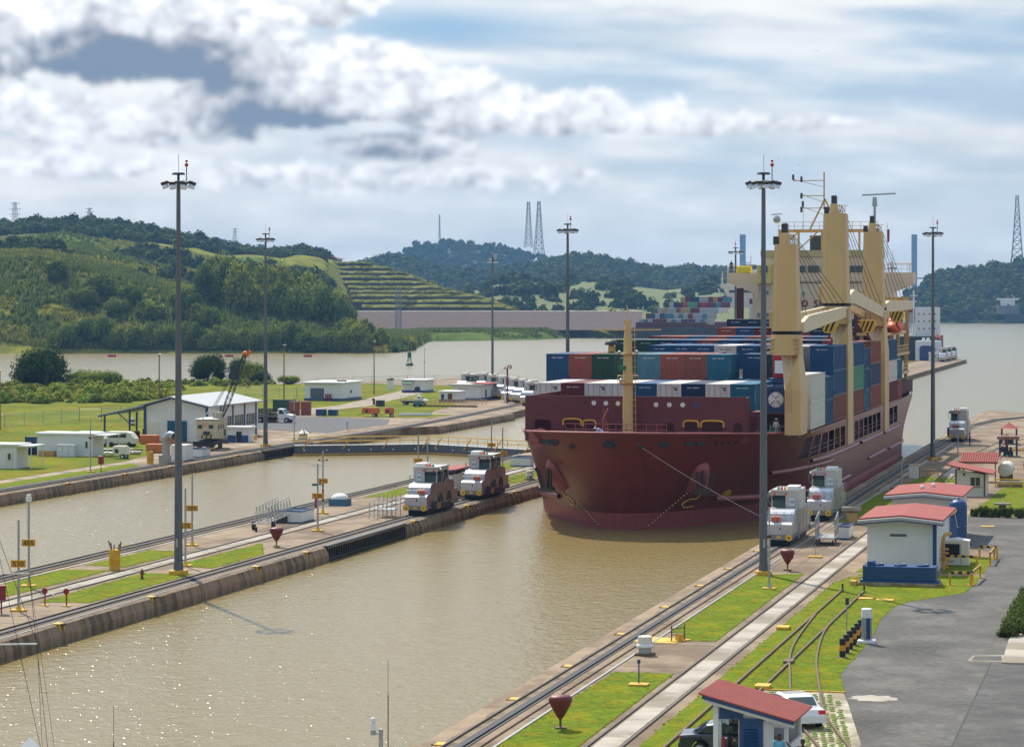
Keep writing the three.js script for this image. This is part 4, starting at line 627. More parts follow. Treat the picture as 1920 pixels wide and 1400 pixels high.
    for (const [x, D, r] of [[-7.9, 233.8, .85], [-3.6, 233, .55], [5.0, 233.4, .5], [7.2, 236.4, 0.5]]) mesh('mooring_winch', [xf(new THREE.CylinderGeometry(r, r, 0.12, 20), { rz: Math.PI / 2, ry: Math.PI / 2, x, y: 7.1, z: Z(D) }), xf(new THREE.CylinderGeometry(r, r, 0.12, 20), { rz: Math.PI / 2, ry: Math.PI / 2, x, y: 7.1, z: Z(D) - 0.9 }), xf(new THREE.CylinderGeometry(r * 0.5, r * 0.5, 0.9, 14), { rx: Math.PI / 2, x, y: 7.1, z: Z(D) - 0.45 }), bx(1.5, 0.25, 1.4, x, 6.76, Z(D) - 0.4)], S.boot, ship);
    for (const [x, D] of [[-5.6, 231.8], [4, 231.8], [6.6, 234.6], [-1, 231]]) mesh('bollard', [cy(0.16, 0.18, 0.5, x - 0.3, 6.76, Z(D), 8), cy(0.16, 0.18, 0.5, x + 0.3, 6.76, Z(D), 8), bx(1.1, 0.1, 0.4, x, 6.76, Z(D))], M.wood, ship);
    mesh('covered_gear', [xf(new THREE.SphereGeometry(0.8, 10, 8), { x: 12.3, y: 7.15, z: Z(245.4), sy: 0.8 })], mat([0.02, 0.16, 0.12], { roughness: 0.9 }), ship);
    mesh('port_bulkhead', [bx(3.3, 2.3, 0.2, 12.3, 6.8, Z(247.2)), bx(1.2, 2.0, 0.2, 9.8, 6.8, Z(246.2)), bx(0.2, 2.1, 2.2, 11.0, 6.8, Z(246.2)), bx(4.6, 0.25, 3.2, 12.6, 9.0, Z(246))], S.deckRed, ship);
    mesh('port_rail', [bar([12.2, 7.4, Z(243.5)], [HALF - 0.3, 7.4, Z(244.6)], 0.04), bar([12.2, 7.9, Z(243.5)], [HALF - 0.3, 7.9, Z(244.6)], 0.04), ...[0, 1, 2, 3].map((k) => bar([12.2 + k * 0.87, 6.9, Z(243.5 + k * 0.35)], [12.2 + k * 0.87, 8.1, Z(243.5 + k * 0.35)], 0.04))], M.galv, ship);
  }
  // hatch coamings that the boxes stand on
  mesh('hatch_covers', [bx(22.4, 1.9, 28, -1.6, 7.1, Z(267)), bx(27, 1.6, 90, 0, 7.1, Z(326))], S.inner, ship);
  // ---- superstructure
  {
    const z0 = Z(375), h = S.house;
    mesh('accommodation_block', [bx(19.6, 18, 12, -0.1, 5, z0 - 6)], h, ship);
    mesh('bridge_wing', [pr([[-13.6, 22.4], [-9.7, 20.9], [-9.0, 19.6], [-9.0, 22.6], [9.0, 22.6], [9.0, 19.6], [9.8, 20.9], [13.2, 22.2], [13.2, 23.8], [-13.6, 23.8]], 4.2, { z: z0 - 1.9 })], h, ship);
    mesh('wheelhouse', [bx(16.4, 2.45, 8, -0.2, 23.7, z0 - 4.1)], h, ship);
    mesh('wheelhouse_roof', [bx(17.0, 0.9, 8.6, -0.2, 26.15, z0 - 4.1)], mat([0.52, 0.44, 0.20], { map: T.paint, size: 5 }), ship);
    mesh('wheelhouse_corner', [bx(2.1, 2.6, 2, -8.0, 22.3, z0 + 0.25)], mat([0.66, 0.56, 0.16], { map: T.paint, size: 5 }), ship);
    for (const x of [-8.0, -3.0, -1.0, 1.0, 2.9, 4.2, 5.9, 7.6]) mesh('bridge_window', bx(x < -7 ? 1.0 : 1.55, 0.95, 0.1, x, 23.85, z0 + (x < -7 ? 1.28 : 0.22)), M.glass, ship);
    for (const [x, y] of [[-7.7, 20.6], [-6.6, 20.6], [-2.5, 20.5], [0.6, 20.6], [5.8, 20.5], [-1.6, 17.5], [-0.7, 17.5], [-9.0, 17.4], [-7.7, 17.4], [3, 17.5]]) { const w = mesh('cabin_window', rbx(0.55, 0.72, 0.1, x, y, z0 + 0.05, 0.03), M.white, ship); mesh('pane', bx(0.42, 0.58, 0.04, x, y + 0.07, z0 + 0.11), mat([0.12, 0.2, 0.19], { roughness: 0.1 }), w); }
    mesh('warning_lettering', words('NO  SMOKING', 1.0, 0.05, { x: 0.8, y: 18.9, z: z0 + 0.02 }), mat([0.20, 0.03, 0.03]), ship);
    mesh('deck_line', bx(19.7, 0.1, 0.06, -0.1, 22.3, z0 + 0.02), M.darkSteel, ship);
    mesh('yellow_wing_cover', rbx(2.1, 1.0, 1.2, -11.2, 23.8, z0 - 0.6, 0.15), mat([0.85, 0.70, 0.0], { roughness: 0.7 }), ship);
    const rail = []; for (const [a, b] of [[-13.5, -8.8], [8.8, 13.1]]) { for (const y of [24.3, 24.9]) rail.push(bar([a, y, z0 + 0.1], [b, y, z0 + 0.1], 0.03)); for (let x = a; x <= b; x += 0.9) rail.push(bar([x, 23.8, z0 + 0.1], [x, 24.9, z0 + 0.1], 0.03)); } mesh('wing_railing', rail, h, ship);
    mesh('wing_gantry', [bar([9.6, 23.8, z0 - 1], [9.6, 25.1, z0 - 1], 0.08), bar([12.6, 23.8, z0 - 1], [12.6, 25.1, z0 - 1], 0.08), bar([9.4, 25.1, z0 - 1], [12.8, 25.1, z0 - 1], 0.08)], h, ship);
    mesh('funnel', [rbx(2.6, 4.4, 3, -1.3, 25.0, z0 - 9, 0.2)], mat([0.035, 0.042, 0.055], { roughness: 0.5 }), ship);
    const fr = []; for (const x of [-6.4, -3.6, -0.2, 2.4, 5.2]) fr.push(bm([x, 27, z0 - 3], [x, 30.0, z0 - 3], 0.28, 0.28)); for (const x of [-6.4, -3.6]) fr.push(bm([x, 27.2, z0 - 3], [x + 2.8, 29.8, z0 - 3], 0.18, 0.18)); fr.push(bm([-6.6, 30.0, z0 - 3], [8.0, 30.0, z0 - 3], 0.25, 0.25), bm([-6.6, 29.8, z0 - 4.5], [8, 29.8, z0 - 4.5], 0.25, 0.2), bm([-2, 30, z0 - 3], [0.2, 34.5, z0 - 3], 0.22, 0.22), bm([2.4, 30, z0 - 3], [0.2, 34.5, z0 - 3], 0.22, 0.22));
    for (const y of [30.6, 31.2]) fr.push(bar([-6.6, y, z0 - 3], [8.0, y, z0 - 3], 0.035)); for (let x = -6.6; x <= 8; x += 1.2) fr.push(bar([x, 30, z0 - 3], [x, 31.2, z0 - 3], 0.035));
    mesh('radar_mast', fr, M.tanDeep, ship);
    const yd = []; for (const [y, a] of [[37.2, -4.4], [35.0, -3.2], [33.2, -3.0]]) { yd.push(bm([a, y, z0 - 3], [0.1, y, z0 - 3], 0.12, 0.12), bar([a, y + 0.2, z0 - 3], [-0.1, y - 0.9, z0 - 3], 0.05)); } yd.push(bar([0.1, 33, z0 - 3], [0.1, 38.4, z0 - 3], 0.12)); mesh('signal_yard', yd, M.tan, ship);
    for (const [x, y] of [[-4.4, 37.3], [-3.2, 37.0], [-3.2, 34.6], [-3.2, 32.6], [-3.0, 33.4]]) mesh('navigation_lamp', cy(0.17, 0.17, 0.8, x, y, z0 - 3, 8), M.darkSteel, ship);
    mesh('radar_scanner', [cy(0.3, 0.4, 1.3, 7.4, 33.4, z0 - 3, 10), bm([5.6, 35.0, z0 - 3], [10.4, 35.2, z0 - 3], 0.25, 0.22), bar([7.4, 30, z0 - 3], [7.4, 33.6, z0 - 3], 0.2)], M.galv, ship);
    mesh('small_scanner', [sp(0.55, -6.8, 31.6, z0 - 3), bm([-7.6, 32.3, z0 - 3], [-6.0, 32.4, z0 - 3], 0.2, 0.14)], M.galv, ship);
    mesh('flag', [pr([[0, 0], [0.35, 0.1], [0.3, -1.7], [0.05, -1.9]], 0.03, { x: 9.2, y: 30, z: z0 - 3 }), bar([9.2, 26, z0 - 3], [9.2, 31, z0 - 3], 0.03)], M.red, ship);
    mesh('whip_aerial', [bar([-6.4, 27, z0 - 1], [-6.4, 29.5, z0 - 1], 0.03), bar([-6.0, 27, z0 - 1], [-6.0, 29.2, z0 - 1], 0.03), bar([-2.9, 30, z0 - 3], [-2.9, 34.3, z0 - 3], 0.03), bar([10.2, 23.8, z0 - 1], [10.2, 27, z0 - 1], 0.03)], M.galv, ship);
    // stern deck frames, lifeboat davits
    const st = []; for (const z of [Z(342), Z(350), Z(360), Z(371)]) for (const x of [9.6, 12.5]) st.push(bm([x, 7, z], [x, 15.4, z], 0.45, 0.45)); for (const y of [9.6, 12.3, 15.2]) st.push(bx(3.9, 0.35, 31, 11.0, y, Z(356.5)));
    for (const y of [10.4, 10.9, 13.1, 13.6]) st.push(bar([12.8, y, Z(341)], [12.8, y, Z(372)], 0.06)); for (let D = 341; D < 372; D += 2) st.push(bar([12.8, 9.8, Z(D)], [12.8, 10.9, Z(D)], 0.05), bar([12.8, 12.5, Z(D)], [12.8, 13.6, Z(D)], 0.05));
    mesh('stern_decks', st, M.tan, ship);
    mesh('stern_gantry', [bm([10.3, 15, Z(352)], [10.3, 20, Z(352)], 0.4, 0.4), bm([14.6, 15, Z(352)], [14.4, 20, Z(352)], 0.4, 0.4), bm([10, 20, Z(352)], [14.7, 20, Z(352)], 0.45, 0.5), bm([12.8, 15, Z(371)], [12.4, 7, Z(372)], 0.35, 0.35)], M.tanDeep, ship);
    mesh('bollard_bar', [bx(0.9, 7, 0.9, 9.0, 14, Z(343))], mat([0.10, 0.02, 0.025], { map: T.grain, size: 3 }), ship); mesh('bollard_bar', [bx(0.9, 7, 0.9, -11.2, 14.6, Z(372))], mat([0.10, 0.02, 0.025], { map: T.grain, size: 3 }), ship);
    mesh('life_raft', xf(new THREE.SphereGeometry(0.75, 12, 8), { x: 13.2, y: 13.2, z: Z(343), sx: 1.2 }), M.white, ship); mesh('fan_housing', bx(2.2, 1.6, 2, 12.6, 10.2, Z(342)), mat([0.25, 0.06, 0.035]), ship);
  }
  const lb = thing('lifeboat', 'enclosed orange lifeboat hung at the ship stern', 'lifeboat', SX + 13.0, 351, { y: 15.6 });
  mesh('hull', xf(new THREE.SphereGeometry(1, 18, 12), { sx: 1.25, sy: 0.95, sz: 3.4, y: 0.7 }), mat([0.75, 0.13, 0.03], { roughness: 0.4 }), lb); mesh('canopy', xf(new THREE.SphereGeometry(1, 16, 10), { sx: 1.1, sy: 0.9, sz: 2.4, y: 1.25 }), mat([0.78, 0.16, 0.04], { roughness: 0.4 }), lb); mesh('conning_tower', rbx(0.9, 0.7, 0.9, 0, 1.8, -0.8, 0.1), mat([0.78, 0.16, 0.04]), lb); mesh('window_band', [bx(2.3, 0.25, 1.6, 0, 1.45, 0.6)], M.glass, lb);
}
// ---- deck cranes of the ship, each a thing of its own
function deckCrane(label, D, post, colY, topYv, w, jib, hookAt) {
  const t = thing('deck_crane', label, 'crane', -34.75, D, { group: 'deck cranes along the ship side' }), w2 = w / 2, oct = (a, b, c) => [[-a + c, -b], [a - c, -b], [a, -b + c], [a, b - c], [a - c, b], [-a + c, b], [-a, b - c], [-a, -b + c]];
  const prism = (lo, hi, y0, y1) => { const f = [], n = lo.length, P = [], q = (p, y) => [p[0], y, p[1]]; for (let k = 0; k < n; k++) { const a = lo[k], b = lo[(k + 1) % n], c = hi[(k + 1) % n], d = hi[k]; P.push(q(a, y0), q(b, y0), q(c, y1), q(a, y0), q(c, y1), q(d, y1)); } for (let k = 1; k < n - 1; k++) P.push(q(hi[0], y1), q(hi[k], y1), q(hi[k + 1], y1)); for (const p of P) f.push(...p); const g = new THREE.BufferGeometry(); g.setAttribute('position', new THREE.Float32BufferAttribute(f, 3)); g.computeVertexNormals(); return g; };
  const rect = (x0, x1, d) => [[x0, -d], [x1, -d], [x1, d], [x0, d]];
  mesh('pedestal', [prism(rect(0.15, 1.62, 2.4), rect(0.15, 1.62, 2.4), post, colY - 5.2), prism(rect(0.15, 1.62, 2.4), oct(w2 + 0.15, 2.2, 0.5), colY - 5.2, colY - 1.9), prism(oct(w2 + 0.15, 2.2, 0.5), oct(w2 + 0.05, 2.0, 0.5), colY - 1.9, colY)], M.tan, t);
  for (let k = 0; k < 4; k++) mesh('platform_fin', [bx(w + 0.9, 0.1, 1.6, 0, colY - 1.7 + k * 0.42, 1.2)], M.tan, t);
  mesh('ladder', [bar([0.3, post + 2, 2.5], [0.3, colY - 2, 2.45], 0.035), bar([0.75, post + 2, 2.5], [0.75, colY - 2, 2.45], 0.035), ...[...Array(14)].map((_, k) => bar([0.3, post + 2.4 + k * 0.5, 2.5], [0.75, post + 2.4 + k * 0.5, 2.5], 0.025))], M.tan, t);
  mesh('slewing_ring', cy(w2 + 0.3, w2 + 0.3, 0.32, 0, colY, 0, 24), M.black, t);
  const tw = mesh('tower', [prism(oct(w2 + 0.02, 2.0, 0.45), oct(w2 - 0.18, 1.5, 0.4), colY + 0.32, topYv), prism(rect(-0.55, 0.22, 1.0), rect(-0.5, 0.15, 0.7), topYv, topYv + 1.1)], M.tan, t);
  mesh('sheave_head', [bx(0.5, 0.9, 1.2, -0.16, topYv + 1.05, 0), xf(new THREE.CylinderGeometry(0.45, 0.45, 0.3, 16), { rz: Math.PI / 2, x: -0.16, y: topYv + 1.6, z: 0 })], M.darkSteel, tw); mesh('head_sheave', xf(new THREE.BoxGeometry(0.5, 0.8, 0.6), { x: -0.9, y: topYv + 0.35, z: 0.6 }), M.darkSteel, tw);
  mesh('top_railing', [0.45, 0.9].map((y) => bar([0.3, topYv + y, 1.4], [w2 - 0.2, topYv + y, 1.4], 0.03)).concat([0, 1, 2, 3].map((k) => bar([0.3 + k * (w2 - 0.5) / 3, topYv, 1.4], [0.3 + k * (w2 - 0.5) / 3, topYv + 0.9, 1.4], 0.03)), [bar([w2 - 0.2, topYv + 0.9, 1.4], [w2 - 0.2, topYv + 0.9, -1.2], 0.03)]), M.tan, tw);
  mesh('cab', [rbx(0.3, 1.6, 1.2, -w2 - 0.1, colY + 0.6, 0.9, 0.04)], M.tanDeep, tw);
  // the lowered jib: two box beams from the tower foot aft
  const [y0, D1, y1, hump] = jib;
  const armAt = (x) => { const pts = [[2.0, y0 - 0.6], [2.0, y0 + 0.4], [6, y0 + 0.5 + hump], [D1 - D, y1 + 0.5], [D1 - D + 0.2, y1 - 0.35], [D1 - D - 2, y1 - 0.7], [5.5, y0 - 0.8 + hump * 0.5]]; const g = pr(pts, 0.45, {}, null, 0.04); g.rotateY(Math.PI / 2); g.translate(x, 0, 0); return g; };
  const j = mesh('jib', [armAt(-0.95), armAt(1.15), bx(2.3, 0.4, 0.5, 0.1, y1 - 0.2, D - D1 + 0.4), bx(2.3, 0.4, 0.5, 0.1, lerp(y0, y1, 0.5), (D - D1) / 2), bx(2.4, 0.7, 1.0, 0.1, y0 - 0.5, -2.2)], mat([0.74, 0.60, 0.38], { map: T.paint, size: 7, roughness: 0.5 }), t);
  mesh('jib_sheaves', [0, 1].map((k) => xf(new THREE.CylinderGeometry(0.4, 0.4, 0.25, 14), { rz: Math.PI / 2, x: -0.3 + k * 0.9, y: y1 + 0.6, z: D - D1 + 1.2 })), M.green, j);
  const ropes = []; for (let k = 0; k < 6; k++) ropes.push(bar([-0.4 + k * 0.22, topYv + 1.3 - k * 0.1, -0.4], [-0.6 + k * 0.34, y1 + 0.5, (D - D1) * (0.70 + 0.055 * k)], 0.035, 5)); for (let k = 0; k < 3; k++) ropes.push(bar([0.1 + k * 0.2, topYv + 1.0, -0.8], [-0.2 + k * 0.3, y0 + 1.0, (D - D1) * 0.28], 0.03, 5)); mesh('hoist_ropes', ropes, M.darkSteel, t);
  // hook block with black and yellow stripes
  const hz = D - hookAt, hb = new THREE.Group(); const blk = mesh('hook_block', pr([[-0.85, 0.75], [0.85, 0.75], [1.0, 0.1], [0.45, -0.75], [-0.45, -0.75], [-1.0, 0.1]], 0.7, { x: 0.1, y: y1 - 1.6, z: hz }, null, 0.04), S.stripeY, t);
  for (let k = -1; k <= 2; k++) mesh('black_stripe', pr([[-0.95 + k * 0.5, -0.6], [-0.72 + k * 0.5, -0.6], [-0.22 + k * 0.5, 0.62], [-0.45 + k * 0.5, 0.62]].map(([x, y]) => [clamp(x, -0.8, 0.8), y]), 0.04, { x: 0.1, y: y1 - 1.6, z: hz + 0.37 }), M.black, blk);
  mesh('hook', [bar([0.1, y1 - 2.3, hz], [0.1, y1 - 2.9, hz], 0.14), xf(new THREE.TorusGeometry(0.33, 0.10, 6, 14, 4.2), { x: 0.1, y: y1 - 3.2, z: hz, rz: -2.6 })], M.red, blk); mesh('hook_ropes', [bar([-0.2, y1 - 0.9, hz], [-0.2, y1, hz], 0.04), bar([0.4, y1 - 0.9, hz], [0.4, y1, hz], 0.04)], M.darkSteel, blk);
  return t;
}
deckCrane('forward deck crane rising beside the tank container near the bow', 244.6, 7.2, 16.55, 25.0, 2.35, [17.3, 283, 18.7, 0.5], 275.5);
deckCrane('middle deck crane, tallest of the three on the ship', 282.1, 4.3, 19.15, 29.1, 2.75, [20.0, 321, 18.3, 0.5], 312.2);
deckCrane('aft deck crane in front of the ship bridge', 319.6, 4.0, 18.6, 28.1, 2.55, [19.0, 356, 19.3, 0.3], 346.5);

// ---- shipping containers
const CC = { blue: [0.016, 0.078, 0.19], dark: [0.010, 0.034, 0.088], teal: [0.018, 0.13, 0.22], sky: [0.075, 0.19, 0.26], brick: [0.29, 0.072, 0.052], brown: [0.235, 0.07, 0.05], maroon: [0.135, 0.02, 0.024], green: [0.035, 0.085, 0.06], forest: [0.02, 0.062, 0.05], mint: [0.09, 0.30, 0.20], white: [0.66, 0.64, 0.60], grey: [0.36, 0.37, 0.38], indigo: [0.045, 0.06, 0.15], red: [0.42, 0.02, 0.03] };
const contT = tex(512, (u, v) => { const k = 0.72 + 0.26 * pfbm(u, v, 5, 6, 81) + 0.14 * pn(u * 60, v * 4, 60, 82), ru = sstep(0.66, 0.78, pfbm(u, v, 16, 4, 83)); return [k * lerp(1, 0.9, ru), k * lerp(1, 0.7, ru), k * lerp(1, 0.6, ru)]; });
const contMat = {}; for (const k in CC) contMat[k] = mat(CC[k], { map: contT, size: 5.3, roughness: 0.6, specularIntensity: 0.6 });
const CW = 2.438, CH = 2.59;
function corrugated(len, n, depth, h) { // panel in xy, facing +z, ribs upright
  const p = [], st = len / n; for (let k = 0; k < n; k++) { const x = -len / 2 + k * st; p.push([x, 0], [x + st * 0.3, 0], [x + st * 0.45, -depth], [x + st * 0.85, -depth]); } p.push([len / 2, 0]);
  const f = []; for (let i = 1; i < p.length; i++) { const [a, b] = p[i - 1], [c, d] = p[i]; f.push(a, 0, b, c, 0, d, c, h, d, a, 0, b, c, h, d, a, h, b); } const g = new THREE.BufferGeometry(); g.setAttribute('position', new THREE.Float32BufferAttribute(f, 3)); g.computeVertexNormals(); return g;
}
const contGeo = {};
function contParts(L, door, H = CH) {
  const key = L + '|' + door + H; if (contGeo[key]) return contGeo[key];
  const w = CW / 2, l = L / 2, ends = door ? [] : [xf(corrugated(CW - 0.2, 8, 0.045, H - 0.25), { y: 0.15, z: l - 0.02 })];
  return contGeo[key] = {
    body: ready([...ends, xf(corrugated(L - 0.2, Math.round(L / 0.3), 0.045, H - 0.25), { y: 0.15, x: w - 0.02, ry: Math.PI / 2 }), bx(CW - 0.12, H - 0.12, L - 0.12, 0, 0.06, 0)]),
    frame: ready([[-w + 0.06, l - 0.06], [w - 0.06, l - 0.06], [-w + 0.06, -l + 0.06], [w - 0.06, -l + 0.06]].map(([x, z]) => bx(0.12, H, 0.12, x, 0, z)).concat([bx(CW, 0.13, 0.1, 0, H - 0.13, l - 0.05), bx(CW, 0.15, 0.1, 0, 0, l - 0.05), bx(0.1, 0.10, L, w - 0.05, H - 0.1, 0), bx(0.1, 0.14, L, w - 0.05, 0, 0), bx(0.1, 0.10, L, -w + 0.05, H - 0.1, 0), bx(CW - 0.2, 0.04, L - 0.2, 0, H - 0.05, 0)])),
    doors: ready([bx(1.06, H - 0.34, 0.05, -0.56, 0.17, l - 0.06), bx(1.06, H - 0.34, 0.05, 0.56, 0.17, l - 0.06)]),
    bars: ready([-0.85, -0.3, 0.3, 0.85].map((x) => bar([x, 0.14, l + 0.0], [x, H - 0.14, l + 0.0], 0.028, 5)).concat([-0.58, 0.58].map((x) => bx(0.5, 0.05, 0.05, x, 1.15, l)))),
    marks: ready(door ? [bx(0.26, 0.2, 0.01, 0.66, 1.9, l - 0.028), bx(0.5, 0.1, 0.01, 0.6, 2.15, l - 0.028), bx(0.22, 0.14, 0.01, 0.55, 0.8, l - 0.028)] : [0, 1, 2, 3, 5, 6, 7, 8, 9, 10].map((k) => bx(0.06, 0.10, 0.01, -0.55 + k * 0.11, H - 0.45, l + 0.004)).concat([0, 1, 2, 3, 4, 5, 6, 7, 8, 9].map((k) => bx(0.01, 0.10, 0.07, w + 0.004, H - 0.62 - k * 0.14, l - 0.28)))),
  };
}
const markMat = mat([0.7, 0.7, 0.68]), markDark = mat([0.05, 0.06, 0.08]);
function container(label, color, x, y, D, L, door, group, ry = 0, H = CH) {
  const t = thing('shipping_container', label, 'container', x, D + L / 2, { y, group, ry }), p = contParts(L, door, H), m = contMat[color];
  for (const [n, mm] of door ? [['body', m], ['frame', m], ['doors', m], ['lock_bars', M.galv], ['markings', color === 'white' ? markDark : markMat]] : [['body', m], ['frame', m], ['markings', color === 'white' || color === 'grey' ? markDark : markMat]]) { const o = new THREE.Mesh(p[n === 'lock_bars' ? 'bars' : n === 'markings' ? 'marks' : n], mm); o.name = n; if (n === 'markings') o.userData.kind = 'stuff'; o.castShadow = o.receiveShadow = true; t.add(o); }
  return t;
}
{
  const nm = { blue: 'blue', dark: 'dark blue', teal: 'bright blue', sky: 'faded light blue', brick: 'brick red', brown: 'red brown', maroon: 'maroon', green: 'green', forest: 'dark green', mint: 'mint green', white: 'white', grey: 'grey', indigo: 'violet blue', red: 'bright red' };
  const row = (name, list, x0, y, D, L = 12.19, pitch = 2.45, doors = '') => list.forEach((c, i) => c && container(`${nm[c]} container, ${ORD[i]} from left in ${name}`, c, x0 + CW / 2 + i * pitch, y, D, L, doors[i] === 'd', 'containers on the red ship'));
  // first bay above the breakwater
  row('the front row above the breakwater', ['white', 'maroon', 'white', 'white', 'blue', 'white', 'dark', 'white', 'teal'], -60.95, 8.98, 253, 12.19, 2.43, 'd.dd.d.d.');
  row('the lower second row', ['blue', 'blue', 'dark', 'green', 'brick', 'blue', 'brown', 'dark', 'blue', 'dark', 'forest'], -63.6, 8.95, 268.2);
  row('the second row of the ship, top tier', ['blue', 'brick', 'forest', 'green', 'sky', 'brick', 'brown', 'teal'], -63.6, 11.55, 268.2, 6.06);
  row('the second row behind, top tier', ['blue', 'brick', 'forest', 'green', 'sky', 'brick', 'brown'], -63.6, 11.55, 274.4, 6.06);
  row('the dark group right of the second row', ['blue', 'forest', 'dark'], -43.3, 11.55, 272, 6.06, 2.46);
  row('the third row, lower tier', ['dark', 'blue', 'dark', 'blue', 'maroon', 'dark', 'blue', 'white', 'blue', 'dark', 'dark'], -63.3, 9.6, 285.2);
  row('the third row, top tier', [null, null, null, 'blue', 'blue', 'blue', 'white', 'blue', 'dark', 'grey', 'blue'], -63.3, 12.2, 285.2, 12.19, 2.46);
  row('the fourth row, top tier', ['forest', 'forest', 'dark', 'blue', 'brick', 'blue', 'dark', 'blue', 'brown', 'dark', 'brown'], -63.3, 12.55, 302.2);
  row('the fifth row, top tier', ['maroon', 'brick', 'blue', 'brick', 'blue', 'brick', 'dark', 'brick', 'blue', 'brown'], -63.3, 12.7, 322.5);
  row('the sixth row, top tier', [null, null, 'brick', 'blue', 'maroon', 'dark', 'brick', 'dark', 'blue', 'maroon', 'dark'], -62.9, 13.6, 343, 12.19, 2.45);
  row('the row under the bridge windows', [null, 'dark', 'dark', 'blue', 'dark', 'blue', 'dark', 'blue', 'dark'], -62.0, 14.6, 360, 12.19, 2.45);
  // the outer stacks along the ship side
  const side = (name, cols, D, L, y0 = 7.32, H = CH) => cols.forEach((c, k) => container(`${nm[c]} container, ${['lowest', 'second from below', 'top'][k]} in ${name}`, c, -33.25 - CW / 2, y0 + k * H, D, L, false, 'containers stacked along the ship side', 0, H));
  side('the white pair right of the forward crane', ['white', 'white'], 250.3, 11, 7.35, 2.62); side('the short blue stack by the white pair', ['blue', 'blue'], 261.7, 6.0, 7.3, 2.4);
  side('the stack left of the middle crane', ['brown', 'blue', 'blue'], 268.0, 11.2); side('the stack right of the middle crane', ['brown', 'mint', 'blue'], 285.2, 10.6);
  side('the narrow blue stack amidships', ['teal', 'blue', 'blue'], 296.3, 5.4, 7.3, 2.36); side('the stack left of the aft crane', ['brown', 'indigo', 'brown'], 302.4, 11.2, 7.25);
  side('the stack right of the aft crane', ['maroon', 'white', 'blue'], 322.8, 10.4, 7.15); side('the last short stack at the stern', ['brown', 'teal'], 333.8, 5.9, 7.1);
  container('grey machinery container above the white pair', 'grey', -36.9, 12.4, 270.5, 6.06, false, 'containers on the red ship');
  // two odd ones: tank container and a red reefer on flat racks
  const t = thing('tank_container', 'white round tank in a blue frame beside the forward crane', 'tank container', -35.75, 247.2, { y: 9.15 });
  mesh('frame', [[-1.08, 3], [1.08, 3], [-1.08, -3], [1.08, -3]].map(([x, z]) => bx(0.16, 2.5, 0.16, x, 0, z)).concat([-3, 3].flatMap((z) => [bx(2.3, 0.2, 0.16, 0, 0, z), bx(2.3, 0.2, 0.16, 0, 2.3, z), bm([-1.05, 1.7, z], [-0.4, 2.4, z], 0.14, 0.14), bm([1.05, 1.7, z], [0.4, 2.4, z], 0.14, 0.14), bm([-1.05, 0.8, z], [-0.4, 0.1, z], 0.14, 0.14), bm([1.05, 0.8, z], [0.4, 0.1, z], 0.14, 0.14)]), [-1.08, 1.08].flatMap((x) => [bx(0.14, 0.16, 6, x, 0, 0), bx(0.14, 0.14, 6, x, 2.34, 0), bm([x, 0.1, 2.9], [x, 1.0, 1.8], 0.1, 0.1)])), M.navy, t);
  mesh('tank_shell', xf(lathe([[0.01, 2.85], [0.6, 2.8], [0.95, 2.6], [1.02, 2.3], [1.02, -2.3], [0.95, -2.6], [0.01, -2.85]], 28), { rx: Math.PI / 2, y: 1.25 }), M.white, t); mesh('end_panel', [pr([[-1.1, 0.15], [1.1, 0.15], [1.1, 2.35], [-1.1, 2.35]], 0.05, { z: 2.7 }, [(() => { const h = new THREE.Path(); h.absarc(0, 1.25, 0.92, 0, 6.283, true); h.isPath = true; return h; })()])], M.navy, t); mesh('cross_braces', [bm([-0.7, 0.55, 2.93], [-0.1, 1.2, 2.93], 0.05, 0.05), bm([0.7, 0.55, 2.93], [0.1, 1.2, 2.93], 0.05, 0.05), bm([-0.6, 2.0, 2.93], [0, 1.4, 2.93], 0.04, 0.04), bm([0.6, 2.0, 2.93], [0, 1.4, 2.93], 0.04, 0.04)], M.darkSteel, t);
  const r = thing('flat_rack_load', 'bright red and white machine on a flat rack behind the lamp mast', 'cargo', -38.4, 268, { y: 11.3 });
  mesh('rack', bx(2.4, 0.5, 5.5, 0, 0, 0), M.navy, r); mesh('red_body', rbx(2.1, 2.4, 4, 0.2, 0.5, 0, 0.15), contMat.red, r); mesh('white_panel', bx(1.0, 1.3, 0.1, -0.1, 1.0, 2.05), M.white, r);
  const v = thing('deck_ventilator', 'yellow round headed ventilator behind the foremast', 'ventilator', -57.8, 274, { y: 14.15 });
  mesh('neck', [cy(0.3, 0.4, 0.9, 0, 0, 0, 12), bx(0.5, 0.5, 0.8, 0.15, 0.2, 0.2)], M.tanDeep, v); mesh('hood', xf(new THREE.SphereGeometry(0.75, 18, 8, 0, 6.283, 0, 1.57), { y: 0.85, sy: 0.8 }), M.darkSteel, v);
}
